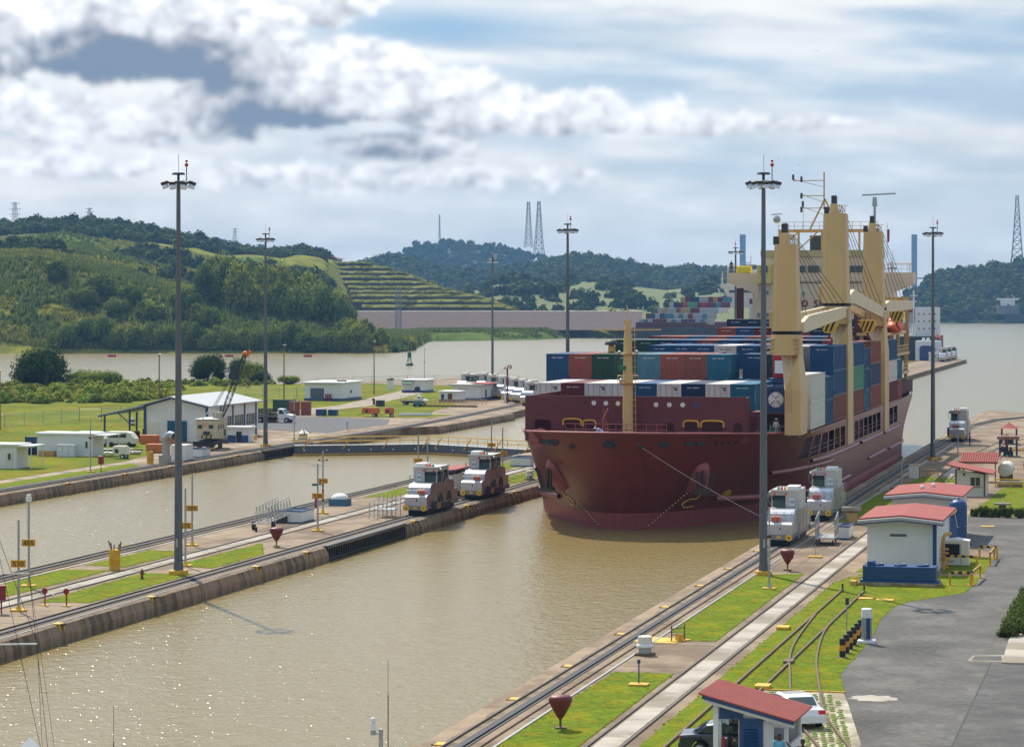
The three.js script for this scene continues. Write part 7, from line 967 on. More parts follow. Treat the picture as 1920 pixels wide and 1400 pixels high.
  mesh('wagon_frame', [bx(2.8, 0.5, 8, 0, 0.75, 0), bx(3.0, 0.25, 1.0, 0, 0.6, 3.9), bx(3.0, 0.25, 1.0, 0, 0.6, -3.9)], M.black, c); for (const z of [-3, -1.8, 1.8, 3]) for (const s of [-1, 1]) mesh('wheel', xf(cy(0.42, 0.42, 0.16, 0, 0, 0, 18), { rz: Math.PI / 2, x: s * 0.8, y: 0.42, z }), M.darkSteel, c); mesh('buffer_step', [bx(0.6, 0.15, 0.6, -1.3, 0.3, 4.2), bx(0.6, 0.15, 0.6, 1.3, 0.3, 4.2)], M.yellow, c);
  const hs = mesh('engine_house', [rbx(2.9, 2.5, 5.6, 0, 1.5, -0.6, 0.06), bx(1.1, 0.9, 1.5, 0.75, 4.0, -1.2)], mat([0.60, 0.52, 0.36], { map: T.rust, size: 4, roughness: 0.7 }), c); mesh('house_roof', rbx(3.0, 0.14, 5.8, 0, 4.0, -0.6, 0.03), M.galv, hs); for (const q of [-0.9, 0.6]) mesh('cab_window', bx(0.62, 0.5, 0.05, q, 2.85, 2.22), M.glass, hs); for (const z of [1.4, 0.1, -1.2]) mesh('side_window', bx(0.05, 0.6, 0.6, 1.46, 2.75, z), M.glass, hs); for (let k = 0; k < 5; k++) mesh('hazard_stripe', pr([[-0.75 + k * 0.3, 0], [-0.6 + k * 0.3, 0], [-0.45 + k * 0.3, 0.5], [-0.6 + k * 0.3, 0.5]], 0.03, { y: 1.55, z: 2.23 }), k % 2 ? M.yellow : M.black, hs); mesh('house_louvre', bx(0.05, 0.9, 1.2, 1.46, 1.7, -2.0), M.darkSteel, hs); mesh('house_vent', bx(0.9, 0.5, 0.04, 0, 2.0, 2.22), M.darkSteel, hs);
  const bt = [1.2, 4.2, -1.6], tip = [4.2, 12.7, -2.3], bo = [], off = [[-0.42, 0.3], [0.42, 0.3], [-0.42, -0.3], [0.42, -0.3]], at = (a, o) => { const k = a < 0.25 ? 0.4 + 2.4 * a : a > 0.85 ? 1 - (a - 0.85) * 3.5 : 1; return [lerp(bt[0], tip[0], a) + o[1] * 0.9 * k, lerp(bt[1], tip[1], a) - o[1] * 0.35 * k, lerp(bt[2], tip[2], a) + o[0] * k]; };
  for (const o of off) for (let k = 0; k < 12; k++) bo.push(bar(at(k / 12, o), at((k + 1) / 12, o), 0.055, 5)); for (let k = 0; k < 12; k++) for (const [p, q] of [[0, 1], [2, 3], [0, 2], [1, 3]]) bo.push(bar(at(k / 12, off[p]), at((k + 1) / 12, off[q]), 0.03, 4)); mesh('lattice_boom', bo, M.darkSteel, c); mesh('boom_head', [sp(0.35, tip[0], tip[1], tip[2], { sx: 1.3 }), bm([tip[0] - 0.2, tip[1] - 0.5, tip[2]], [tip[0] + 0.7, tip[1] + 0.4, tip[2]], 0.35, 0.5)], M.orange, c);
  mesh('a_frame', [bar([-0.9, 4.1, 1], [0.2, 5.6, -0.4], 0.07), bar([0.9, 4.1, 1], [0.6, 5.6, -0.4], 0.07), bar([0.2, 5.6, -0.4], [1.0, 4.1, -2.6], 0.07), bar([0.6, 5.6, -0.4], [1.4, 4.1, -2.6], 0.07), bm([0.0, 5.6, -0.4], [0.9, 5.6, -0.4], 0.15, 0.2)], M.galv, c); const rp = []; for (let k = 0; k < 4; k++) rp.push(bar([0.2 + k * 0.15, 5.7, -0.4], [tip[0] - 0.1 + k * 0.05, tip[1], tip[2]], 0.025, 4)); mesh('boom_ropes', rp, M.darkSteel, c); mesh('hook_block', [bar([tip[0] + 0.5, tip[1], tip[2]], [tip[0] + 0.5, tip[1] - 3.6, tip[2]], 0.025), sp(0.25, tip[0] + 0.5, tip[1] - 3.9, tip[2], { sy: 1.6 }), xf(new THREE.TorusGeometry(0.2, 0.06, 6, 12, 4.4), { x: tip[0] + 0.5, y: tip[1] - 4.5, z: tip[2] })], M.rustRail, c);
  // warehouse with lean-to
  const w = thing('warehouse', 'white warehouse with blue trim and a blue roller door', 'warehouse', -135.0, 344); const roofM = mat([0.52, 0.53, 0.54], { map: T.roofing, size: 6, roughness: 0.6 });
  mesh('walls', [pr([[-4.7, 0], [4.7, 0], [4.7, 4.9], [-0.6, 6.1], [-4.7, 5.0]], 0.25, { z: -0.12 }), bx(0.25, 1.7, 20.5, 4.58, 0, -10.5), bx(0.25, 1.7, 20.5, 4.58, 3.3, -10.5), ...[0, 1, 2, 3, 4].map((k) => bx(0.25, 1.6, 0.9, 4.58, 1.7, -0.6 - k * 4.9)), bx(0.25, 5, 20.5, -4.58, 0, -10.5), bx(9.4, 4.9, 0.25, 0, 0, -20.9)], M.white, w);
  for (let k = 0; k < 4; k++) { const f = mesh('window_bay', bx(0.1, 1.5, 3.9, 4.5, 1.75, -3.05 - k * 4.9), M.glass, w); for (let q = 0; q < 4; q++) mesh('mullion', bx(0.14, 1.55, 0.08, 4.53, 1.72, -1.4 - k * 4.9 - q * 1.0), M.cream, f); mesh('blue_pilaster', bx(0.32, 4.9, 0.35, 4.66, 0, -0.55 - k * 4.9 - 4.7), M.navy, w); }
  mesh('blue_corner', bx(0.3, 4.9, 0.3, 4.6, 0, -0.05), M.navy, w); mesh('blue_corner', bx(0.35, 5, 0.3, -4.6, 0, 0.02), M.navy, w);
  mesh('roof', [bm([-0.6, 6.32, -10.4], [5.3, 4.98, -10.4], 22.4, 0.16), bm([-0.6, 6.32, -10.4], [-5.2, 5.06, -10.4], 22.4, 0.16), bm([-5.0, 5.0, -8], [-12.2, 3.5, -8], 14, 0.14)].slice(0, 3), roofM, w); mesh('gable_trim', [bm([-0.6, 6.14, 0.12], [4.9, 4.88, 0.12], 0.12, 0.3), bm([-0.6, 6.14, 0.12], [-4.8, 5.0, 0.12], 0.12, 0.3), bm([-5.0, 4.86, -0.9], [-12.1, 3.34, -0.9], 0.12, 0.16)], M.navy, w);
  const rd = mesh('roller_door', bx(2.9, 2.95, 0.1, 0.2, 0, 0.06), mat([0.012, 0.11, 0.20], { map: T.paint, size: 2 }), w); for (let k = 0; k < 13; k++) mesh('door_slat', bx(2.86, 0.19, 0.05, 0.2, 0.05 + k * 0.22, 0.12), mat([0.012, 0.11, 0.20], { map: T.paint, size: 2 }), rd); mesh('block_panel', bx(1.9, 2.6, 0.06, -3.4, 0.1, 0.03), M.cream, w);
  for (const [x, z] of [[-11.4, -1.6], [-11.4, -13.5], [-7.6, -1.6], [-7.6, -13.5]]) mesh('canopy_post', bx(0.22, x < -10 ? 3.5 : 4.3, 0.22, x, 0, z), M.navy, w); mesh('canopy_brace', bar([-7.6, 2.4, -1.6], [-9.4, 3.9, -1.6], 0.07), M.navy, w);
  const kb = hut('blue_white_kiosk', 'small white and blue kiosk beside the rail crane', -126.0, 344.5, 3.2, 2.2, 2.0, { ov: 0.3 }); mesh('blue_base', [bx(1.2, 1.0, 0.1, -0.9, 0, 0.06), bx(1.0, 1.0, 0.1, 1.1, 0, 0.06)], M.blue, kb); mesh('opening_shade_panel', bx(0.8, 1.5, 0.05, 0.2, 0.02, 0.03), M.black, kb);  // black panel on the wall paints the shade of the kiosk doorway
  // crates and gear in the yard
  [[-136.3, 337.5, 2.4, 1.1, M.orange, 'orange crate under the warehouse gable'], [-127.7, 318, 2.0, 1.0, M.orange, 'orange crate nearest the mast on the left bank'], [-133.2, 337.2, 2.0, 0.9, M.orange, 'orange crate right of the one under the gable'], [-139.6, 336.5, 2.6, 1.0, M.yellow, 'yellow crate left of the orange crates'], [-143.4, 347, 3.0, 1.1, M.red, 'dark red crate under the lean-to canopy'], [-141.0, 350, 2.4, 1.3, M.red, 'second dark red crate under the lean-to'], [-138.0, 318, 1.5, 0.9, M.green, 'green crate behind the long shed'], [-144.9, 430.5, 1.55, 2.2, contMat.brick, 'left red block of the pair beside the stake truck'], [-147.0, 430.5, 1.6, 2.2, contMat.brick, 'right red block container beside the truck cab'], [-154.2, 446, 4.0, 1.9, contMat.green, 'green container behind the stake truck'], [-141.5, 428.6, 1.6, 1.0, M.navy, 'blue crate left of the two by the gravel'], [-139.8, 430, 1.5, 0.9, M.blue, 'blue crate right of the two by the gravel'], [-141.8, 404, 1.9, 1.2, M.tanDeep, 'tan crate in front of the truck nose'], [-143.5, 470, 1.4, 1.0, M.darkSteel, 'dark crate near the small red hydrant']].forEach(([x, D, ww, h, m, l]) => { const t = thing('crate', l, 'crate', x, D, { ry: 0.05 }); mesh('box', rbx(ww, h, 1.4, 0, 0.08, 0, 0.04), m, t); mesh('lid', rbx(ww + 0.08, 0.08, 1.48, 0, h + 0.08, 0, 0.02), m, t); mesh('skid', [bx(0.2, 0.1, 1.4, -ww * 0.35, 0, 0), bx(0.2, 0.1, 1.4, ww * 0.35, 0, 0)], M.wood, t); });
  for (let k = 0; k < 7; k++) { const t = thing('scrap_pipe', `length of pipe in the heap by the cream trailer, ${ORD[k]} of the heap`, 'pipe', -129.5 - k * 0.6, 314 + (k % 3) * 1.2, { group: 'heap of pipes', ry: 0.2 * (k - 3) }); mesh('tube', [bar([-2.2, 0.14 + 0.16 * (k % 3), 0], [2.2, 0.14 + 0.16 * (k % 3), 0], 0.12, 10)], k % 2 ? M.galv : M.rustRail, t); }
  const dr = thing('barrier_drum', 'orange and white barrier drum on the meadow', 'drum', -159.5, 387.7); for (let k = 0; k < 4; k++) mesh('band', cy(0.42 - k * 0.03, 0.44 - k * 0.03, 0.3, 0, k * 0.3, 0, 18), k % 2 ? M.white : M.red, dr);
  // vehicles
  const truck = (l, x, D, bed) => { const t = thing('truck', l, 'truck', x, D); const wh = (q, z) => { const a = mesh('wheel', xf(cy(0.45, 0.45, 0.3, 0, 0, 0, 20), { rx: Math.PI / 2, x: q, y: 0.45, z }), M.rubber, t); mesh('rim', xf(cy(0.22, 0.22, 0.32, 0, 0, 0, 14), { rx: Math.PI / 2, x: q, y: 0.45, z }), M.galv, a); }; for (const q of [2.5, -2.0]) for (const z of [1.0, -0.75]) wh(q, z); const cb2 = mesh('cab', [pr([[0.9, 0.55], [3.35, 0.55], [3.4, 1.25], [2.35, 1.45], [1.75, 2.25], [0.9, 2.3]], 1.9, {}, null, 0.08)], M.white, t); for (const s of [-1, 1]) mesh('side_window', pr([[1.15, 1.45], [2.05, 1.45], [1.65, 2.1], [1.15, 2.12]], 0.03, { z: s * 0.96 }), M.glass, cb2); mesh('windscreen', bm([2.36, 1.5, 0], [1.82, 2.2, 0], 1.6, 0.04), M.glass, cb2); mesh('headlight', [sp(0.12, 3.4, 0.95, 0.7), sp(0.12, 3.4, 0.95, -0.7)], M.silver, cb2); mesh('chassis', bx(6.2, 0.3, 0.9, 0.1, 0.5, 0), M.black, t); mesh('bed', bx(4.1, 0.18, 2.0, -1.3, 0.85, 0), M.darkSteel, t); if (bed) { for (let k = 0; k < 9; k++) mesh('stake', bx(0.09, 1.25, 0.08, -3.3 + k * 0.5, 1.03, 0.98), M.black, t); for (let k = 0; k < 4; k++) mesh('stake_rail', [bx(4.1, 0.17, 0.06, -1.3, 1.1 + k * 0.32, 1.04), bx(4.1, 0.17, 0.06, -1.3, 1.1 + k * 0.32, -0.98)], M.black, t); mesh('tail_rack', bx(0.08, 1.3, 2.0, -3.35, 1.03, 0), M.black, t); } else { mesh('side_rack', [0, 1, 2, 3].map((k) => bar([-3.2 + k * 1.2, 1, 1], [-3.2 + k * 1.2, 2.2, 1], 0.05)).concat([bar([-3.2, 2.2, 1], [0.6, 2.2, 1], 0.05), bar([-3.2, 1.6, 1], [0.6, 1.6, 1], 0.05)]), M.galv, t); } return t; };
  truck('white truck with a black stake bed in the gravel yard', -140.9, 402.5, true); const t2 = truck('small white truck on the lawn before the white store', -139.2, 478, false); t2.scale.setScalar(0.78);
  const cart = thing('utility_cart', 'small blue green utility cart right of the small truck', 'cart', -136.2, 470); mesh('body', rbx(1.5, 0.8, 1.1, 0, 0.35, 0, 0.06), mat([0.08, 0.2, 0.2]), cart); mesh('canopy', [bx(1.5, 0.06, 1.1, 0, 1.5, 0), bar([-0.65, 1.1, 0.5], [-0.65, 1.5, 0.5], 0.03), bar([0.65, 1.1, 0.5], [0.65, 1.5, 0.5], 0.03)], M.cream, cart); for (const q of [-0.5, 0.5]) mesh('wheel', xf(cy(0.25, 0.25, 1.2, 0, 0, 0, 16), { rx: Math.PI / 2, x: q, y: 0.25, z: -0.6 }), M.rubber, cart);
  [[-141.5, 330, 'silver van roof showing behind the long shed', M.white], [-145.4, 329, 'dark windowed van behind the long shed', M.galv], [-137.6, 331, 'small white van right behind the long shed', M.cream]].forEach(([x, D, l, m]) => { const t = thing('van', l, 'van', x, D); mesh('body', pr([[-2, 0.4], [2, 0.4], [2.05, 1.1], [1.4, 1.9], [0.9, 2.05], [-1.9, 2.05], [-2, 1.8]], 1.8, {}, null, 0.12), m, t); mesh('windows', [bx(2.6, 0.5, 1.84, -0.4, 1.25, 0)], M.glass, t); for (const q of [-1.25, 1.3]) mesh('wheel', xf(cy(0.32, 0.32, 1.84, 0, 0, 0, 18), { rx: Math.PI / 2, x: q, y: 0.32, z: -0.92 }), M.rubber, t); });
  const fl = thing('skid_loader', 'small dark loader left of the long shed', 'loader', -141.8, 311); mesh('cab', [bx(1.2, 1.5, 1.4, 0, 0.7, 0)], M.navy, fl); mesh('cage', [bx(1.3, 0.1, 1.5, 0, 2.2, 0), bar([-0.6, 1.3, 0.7], [-0.6, 2.2, 0.7], 0.05), bar([0.6, 1.3, 0.7], [0.6, 2.2, 0.7], 0.05)], M.darkSteel, fl); mesh('arms', [bm([0.7, 1.6, 0.3], [1.7, 0.5, 0.3], 0.15, 0.2), bm([0.7, 1.6, -0.3], [1.7, 0.5, -0.3], 0.15, 0.2), bx(0.6, 0.5, 1.5, 1.9, 0.05, 0)], M.galv, fl); for (const q of [-0.5, 0.5]) mesh('wheel', xf(cy(0.4, 0.4, 1.6, 0, 0, 0, 18), { rx: Math.PI / 2, x: q, y: 0.4, z: -0.8 }), M.rubber, fl);
  // white stores further back
  const A = hut('white_store', 'white store with a wide grey door by the lake', -162.4, 493, 7.8, 13, 3.5, { ov: 0.5, plinth: 1, doors: [[-1.2, 2.8, 2.5, mat([0.10, 0.13, 0.16]), 'grey_door']] }); mesh('parapet', bx(2.0, 0.25, 0.3, 2.6, 3.75, -4), M.maroon, A); mesh('side_hatch', bx(0.08, 0.6, 0.8, 3.95, 1.4, -6), M.darkSteel, A); mesh('red_bottles', [0, 1, 2, 3].map((k) => cy(0.12, 0.12, 1.4, 0.7 + k * 0.35, 0, 0.4, 10)), M.red, A);
  const B = hut('small_white_store', 'small white store with a green awning by the lake', -158.3, 543, 5.2, 7, 2.6, { ov: 0.4, plinth: 1 }); mesh('green_awning', xf(bx(2.6, 0.1, 1.4), { x: -1.2, y: 2.2, z: 0.6, rx: 0.25 }), M.green, B); mesh('round_door', xf(cy(0.65, 0.65, 0.06, 0, 0, 0, 20), { rx: Math.PI / 2, x: 0.9, y: 0.7, z: 0.02 }), M.darkSteel, B);
  const Cb = hut('white_store', 'white store with a blue door before the parked locomotives', -135.4, 501.5, 5.7, 15, 3.0, { ov: 0.6, plinth: 1, roof: mat([0.5, 0.47, 0.44], { map: T.roofing, size: 4 }), windows: [[-1.2, 1.9, 0.5, 0.4], [-0.6, 1.9, 0.5, 0.4], [0, 1.9, 0.5, 0.4]] }); mesh('blue_side_door', bx(0.08, 2.0, 0.9, 2.9, 0.05, -5), M.blue, Cb); mesh('red_roof_panel', xf(bx(3.4, 0.1, 9), { x: 2.3, y: 3.3, z: -6, rz: -0.06 }), M.redRoof, Cb);
  hut('white_lean_to', 'low white lean-to with a red door and pale roof', -136.2, 492, 3.9, 5, 2.0, { ov: 0.25, plinth: 1, doors: [[0.2, 0.9, 1.7, M.maroon, 'red_door'], [-1.3, 0.6, 1.6, M.navy, 'blue_door']] });
  const sb = thing('domed_cabin', 'small white cabin with a round dark cap near the fence', 'cabin', -168.6, 560); mesh('cabin', bx(1.2, 2.2, 1.2, 0, 0, 0), M.white, sb); mesh('cap', xf(new THREE.SphereGeometry(0.85, 16, 8, 0, 6.283, 0, 1.57), { y: 2.2, sy: 0.6 }), M.darkSteel, sb);
  // signal tower with the red hook arm
  const s = thing('signal_tower', 'white and red signal tower with a curled arm top', 'tower', -124.5, 491.5); mesh('white_column', [bx(0.35, 5.2, 0.35, -0.25, 0, 0), bx(1.9, 0.2, 1.2, -0.75, 5.1, 0)], M.white, s); mesh('red_column', [bx(0.28, 6.6, 0.28, 0.2, 0, 0), ...[1, 2.4, 3.8].map((y) => bx(0.8, 0.14, 0.14, 0, y, 0.05))], M.maroon, s); mesh('curled_arm', tube([[0.2, 6.4, 0], [0.25, 7.0, 0], [0.6, 7.3, 0], [0.95, 7.1, 0], [0.85, 6.75, 0], [0.55, 6.85, 0]], 0.13, 24, 8), M.maroon, s); mesh('lamp_bracket', [bx(0.5, 0.12, 0.12, -0.15, 6.6, 0), sp(0.15, -0.4, 6.75, 0), bar([-0.2, 6.7, 0], [-0.2, 7.3, 0], 0.04)], M.maroon, s); mesh('platform_rail', [0.4, 0.8, 1.2].map((y) => bar([-1.65, 5.3 + y, 0.5], [-0.1, 5.3 + y, 0.5], 0.025)).concat([0, 1, 2, 3].map((k) => bar([-1.65 + k * 0.5, 5.3, 0.5], [-1.65 + k * 0.5, 6.5, 0.5], 0.025))), M.galv, s);
  // brown railings of the turntable pit, pipes on the ground
  const rl = thing('pit_railing', 'rusty yellow railings round the pit beside the left track', 'railing', -130.5, 470), q = []; for (let k = 0; k < 14; k++) q.push(bar([-5.5 + k * 0.85, 0, 0], [-5.5 + k * 0.85, 1.1, 0], 0.04), bar([-5.5 + k * 0.85, 0, -8], [-5.5 + k * 0.85, 1.1, -8], 0.04)); for (const y of [0.55, 1.1]) q.push(bar([-5.5, y, 0], [5.6, y, 0], 0.045), bar([-5.5, y, -8], [5.6, y, -8], 0.045)); mesh('rails', q, M.tanDeep, rl); mesh('pit_edge', bx(11.4, 0.3, 0.5, 0, 0, -0.4), M.dirt, rl);
  for (let k = 0; k < 9; k++) { const t = thing('steel_sheet', `long pale steel section lying on the lawn, ${ORD[k]} from the near side`, 'steel section', -125.8 - k * 0.28, 432 + k * 1.1, { group: 'steel sections on the lawn', ry: 0.35 }); mesh('section', bx(5.6, 0.12, 0.35, 0, 0.03, 0), k % 3 ? M.galv : M.mastGrey, t); }
  const um = thing('striped_cabin', 'low round kiosk with a yellow striped roof at the white pole', 'kiosk', -119.6, 354); mesh('drum', cy(0.6, 0.65, 0.9, 0, 0, 0, 18), M.cream, um); mesh('striped_roof', cy(0.3, 1.2, 0.55, 0, 0.9, 0, 12), M.cream, um); for (let k = 0; k < 6; k++) mesh('roof_stripe', xf(bm([0.3, 1.47, 0], [1.2, 0.94, 0], 0.18, 0.03), { ry: k * 1.047 }), M.darkSteel, um);
  const ya = thing('yellow_beam_trolley', 'yellow striped lifting beam on the ground behind the mast', 'beam', -128.6, 350); mesh('beam', [bx(4.2, 0.5, 0.8, 0, 0.2, 0), bx(0.4, 0.8, 1.0, -1.8, 0.1, 0), bx(1.5, 0.7, 1.0, 2.6, 0.1, 0)], M.yellow, ya); for (let k = 0; k < 6; k++) mesh('stripe', xf(bx(0.18, 0.6, 0.03), { x: -1.6 + k * 0.6, y: 0.18, z: 0.42, rz: 0.4 }), M.black, ya);
  const hy = thing('red_valve', 'dark red valve standing on the left lawn', 'valve', -147.2, 478); mesh('stem', [cy(0.2, 0.28, 1.1, 0, 0, 0, 12), xf(cy(0.3, 0.3, 0.3, 0, 0, 0, 12), { rz: 1.57, y: 1.0 })], M.maroon, hy);
  // fences, street lamps
  const fence = (l, pts, h = 2.0) => { const t = thing('wire_fence', l, 'fence', 0, 0), R = []; for (let i = 1; i < pts.length; i++) { const [a, b] = pts[i - 1], [c2, d] = pts[i], n = Math.max(1, Math.round(Math.hypot(c2 - a, d - b) / 6)); for (let k = 0; k <= n; k++) mesh('fence_post', cy(0.045, 0.05, h + 0.3, lerp(a, c2, k / n), 0, -lerp(b, d, k / n), 6), M.galv, t); for (let y = 0.3; y <= h; y += 0.28) R.push(bar([a, y, -b], [c2, y, -d], 0.009, 3)); R.push(bar([a, h, -b], [c2, h, -d], 0.03, 4)); const m = Math.round(Math.hypot(c2 - a, d - b) / 0.5); for (let k = 0; k < m; k++) R.push(bar([lerp(a, c2, k / m), 0.1, -lerp(b, d, k / m)], [lerp(a, c2, (k + 1) / m), h, -lerp(b, d, (k + 1) / m)], 0.006, 3)); } mesh('wire_mesh', R, M.galv, t); };
  fence('wire fence across the left meadow before the scrub', [[-215, 360], [-176, 376], [-173.5, 399], [-170, 400], [-166, 430], [-172, 470]]); fence('wire fence along the lake behind the white stores', [[-186, 560], [-172, 585], [-160, 590], [-146, 575]], 2.4); fence('wire fence left of the grey door store', [[-192, 520], [-172, 505], [-167.5, 507]]);
  [[from(298, 447), 'wooden street lamp in the meadow left of the mast', 10.6], [[-167.6, 484.5], 'wooden street lamp left of the grey door store', 11.1], [[-163.2, 530], 'wooden street lamp behind the grey door store', 11.1], [from(-1, 400), 'grey pole at the very left edge of the picture', 9]].forEach(([[x, D], l, h]) => { const t = thing('street_lamp', l, 'street lamp', x, D); mesh('pole', cy(0.1, 0.16, h, 0, 0, 0, 8), M.wood, t); mesh('lamp_head', [rbx(0.5, 0.16, 0.22, 0.15, h, 0.1, 0.04)], M.galv, t); });
  const dead = thing('brush_pile', 'heap of dead branches on the meadow behind the fence', 'brush pile', -191, 396), Rr = rng(4), br = []; for (let k = 0; k < 70; k++) { const a = Rr() * 6.28, r2 = Rr() * 4; br.push(bar([Math.cos(a) * r2, 0.1, Math.sin(a) * r2 * 0.5], [Math.cos(a) * r2 + (Rr() - 0.5) * 3, 0.4 + Rr() * 1.6, Math.sin(a) * r2 * 0.5 + Rr() - 0.5], 0.05 + 0.06 * Rr(), 4)); } mesh('branches', br, bark, dead);
}
// ================================================================ ON THE LAKE AND BEYOND
{
  const g = thing('green_buoy', 'tall green channel buoy on the lake', 'buoy', -241, 822, { y: -1.3 }); mesh('float', lathe([[0.01, 0], [1.15, 0.05], [1.25, 0.4], [1.15, 0.9], [0.01, 0.95]], 20), M.green, g); mesh('frame', [0, 1, 2, 3].map((k) => bar([Math.cos(k * 1.57 + 0.8) * 0.9, 0.9, Math.sin(k * 1.57 + 0.8) * 0.9], [Math.cos(k * 1.57 + 0.8) * 0.45, 2.9, Math.sin(k * 1.57 + 0.8) * 0.45], 0.09)).concat([bar([-0.6, 1.9, 0.5], [0.6, 1.9, 0.5], 0.06)]), M.green, g); mesh('cage', lathe([[0.65, 2.6], [0.65, 4.1], [0.3, 4.6], [0.01, 4.65]], 14), M.green, g); mesh('lantern', cy(0.18, 0.18, 0.5, 0, 4.6, 0, 10), M.darkSteel, g);
  [[-388, 923, 'left'], [-345, 934, 'middle'], [-316, 941, 'right']].forEach(([x, D, w]) => { const t = thing('mooring_float', `red mooring float on the lake, ${w} of the three`, 'float', x, D, { y: -1.3, group: 'red mooring floats' }); mesh('drum', rbx(3.0, 1.0, 1.6, 0, 0, 0, 0.2), mat([0.36, 0.05, 0.05], { map: T.paint, size: 2 }), t); mesh('ring', xf(new THREE.TorusGeometry(0.25, 0.07, 6, 12), { y: 1.2 }), M.darkSteel, t); });
  // far container ship
  const [sx, sd] = from(1250, 1210), t = thing('far_container_ship', 'dark hulled container ship far behind the red ship', 'ship', sx, sd, { ry: -0.24, y: -1.2 });
  const hullM = mat([0.035, 0.045, 0.06], { map: T.paint, size: 20 }), rimM = mat([0.12, 0.03, 0.035], { map: T.grain, size: 8 });
  mesh('hull', [pr([[-16, 0], [16, 0], [17, 8.8], [-17, 8.8]], 8, { z: -2 }), bx(34, 8.8, 160, 0, 0, -86), bx(27, 8.8, 140, 24, 0, -120)], hullM, t); mesh('red_bulwark', [bx(34.4, 2.6, 162, 0, 8.8, -84), bx(22, 2.2, 60, 27, 8.8, -90)], rimM, t); mesh('deck_house', [bx(22, 10, 10, 1, 18, -100), bx(33, 2.4, 6, 2, 27.5, -100)], M.cream, t); mesh('bridge_windows', bx(20, 1.1, 0.2, 1, 25.5, -94.9), M.glass, t); mesh('funnel', [cy(3.4, 3.6, 8, -2.5, 29, -106, 20)], M.cream, t); mesh('funnel_top', [cy(3.5, 3.45, 2.4, -2.5, 37, -106, 20)], M.navy, t); mesh('signal_masts', [bar([-14, 29, -98], [-14, 36, -98], 0.3), bar([-11, 29, -98], [-11, 38, -98], 0.35), bar([11, 29, -98], [11, 39, -98], 0.35), bar([-2, 39, -106], [-2, 44, -106], 0.2), bm([-7, 40.2, -106], [-2, 40.3, -106], 0.3, 0.4)], M.cream, t); mesh('satellite_dome', sp(1.1, 15, 31.5, -98), M.white, t); for (const z of [-96, -104]) mesh('wing_strut', bm([-15.5, 27.5, z], [-12, 20, z], 0.6, 0.6), M.cream, t); mesh('lashing_bridge', [...Array(18)].map((_, k) => bx(0.5, 4, 0.5, 17.5 + k * 1.35, 8.8, -59.5)), rimM, t);
  const cols = ['grey', 'grey', 'maroon', 'dark', 'brown', 'grey', 'sky', 'maroon', 'grey', 'indigo', 'brick', 'grey', 'white', 'maroon'], Rn = rng(9), sq = ready(rbx(2.4, 2.56, 6, 0, 0, 0, 0.06)), base = [[0, 15, 10, 0], [1, 14, 12.6, 0], [2, 14, 15.2, 1], [3, 13, 17.8, 1], [4, 10, 20.4, 3]];
  const world = (x, z) => { const c = Math.cos(-0.24), s = Math.sin(-0.24); return [sx + x * c + z * s, sd + x * s - z * c]; };
  const pal = { dull: ['grey', 'grey', 'grey', 'indigo', 'maroon', 'sky'], mix: ['forest', 'grey', 'dark', 'maroon', 'brick', 'mint', 'mint', 'maroon', 'red', 'maroon', 'maroon', 'sky', 'maroon', 'brown', 'brown', 'white'] };
  const nm = { grey: 'grey', indigo: 'slate', maroon: 'maroon', sky: 'pale blue', forest: 'green', dark: 'dark', brick: 'brick', mint: 'mint', red: 'red', brown: 'brown', white: 'white', tanC: 'tan' };
  contMat.tanC = mat([0.40, 0.27, 0.12], { map: contT, size: 5 });
  base.forEach(([r, n, y, off]) => { for (let k = 0; k < n; k++) { const c = r === 3 ? pal.mix[k % 16] : r === 4 ? ['tanC', 'maroon', 'dark', 'dark', 'grey', 'grey', 'maroon', 'tanC', 'maroon', 'sky'][k] : r === 2 ? ['grey', 'tanC', 'grey', 'grey', 'brick', 'tanC', 'tanC', 'maroon', 'maroon', 'grey', 'grey', 'grey', 'grey', 'white'][k] : pal.dull[Math.floor(Rn() * 6)]; const [x, D] = world(-16.4 + off * 2.4 + k * 2.42, -10 - r * 8); const o = tag(new THREE.Mesh(sq, contMat[c]), `small ${nm[c]} container on the far ship, ${ORD[k]} in the ${['lowest', 'second', 'third', 'fourth', 'top'][r]} tier`, 'container', 'containers on the far ship'); o.name = numbered('far_container'); o.position.set(x, y - 0.9, -D); o.rotation.y = -0.24; o.castShadow = o.receiveShadow = true; scene.add(o); } });
  for (let r = 0; r < 4; r++) for (let k = 0; k < 9; k++) { const c = [['white', 'maroon', 'white', 'grey', 'white', 'grey', 'white', 'white', 'grey'], ['white', 'grey', 'white', 'grey', 'white', 'white', 'white', 'grey', 'white'], ['white', 'brick', 'white', 'grey', 'white', 'maroon', 'maroon', 'white', 'maroon'], ['maroon', 'white', 'tanC', 'tanC', 'maroon', 'maroon', 'grey', 'white', 'maroon']][r][k]; const [x, D] = world(18.8 + k * 2.9, -60); const o = tag(new THREE.Mesh(sq, contMat[c]), `small ${nm[c]} container on the far ship side, ${ORD[k]} in the ${['lowest', 'second', 'third', 'top'][r]} row`, 'container', 'containers on the far ship side'); o.name = numbered('far_container'); o.position.set(x, 11 + r * 2.6 - 0.2, -D); o.rotation.y = -0.24; scene.add(o); }
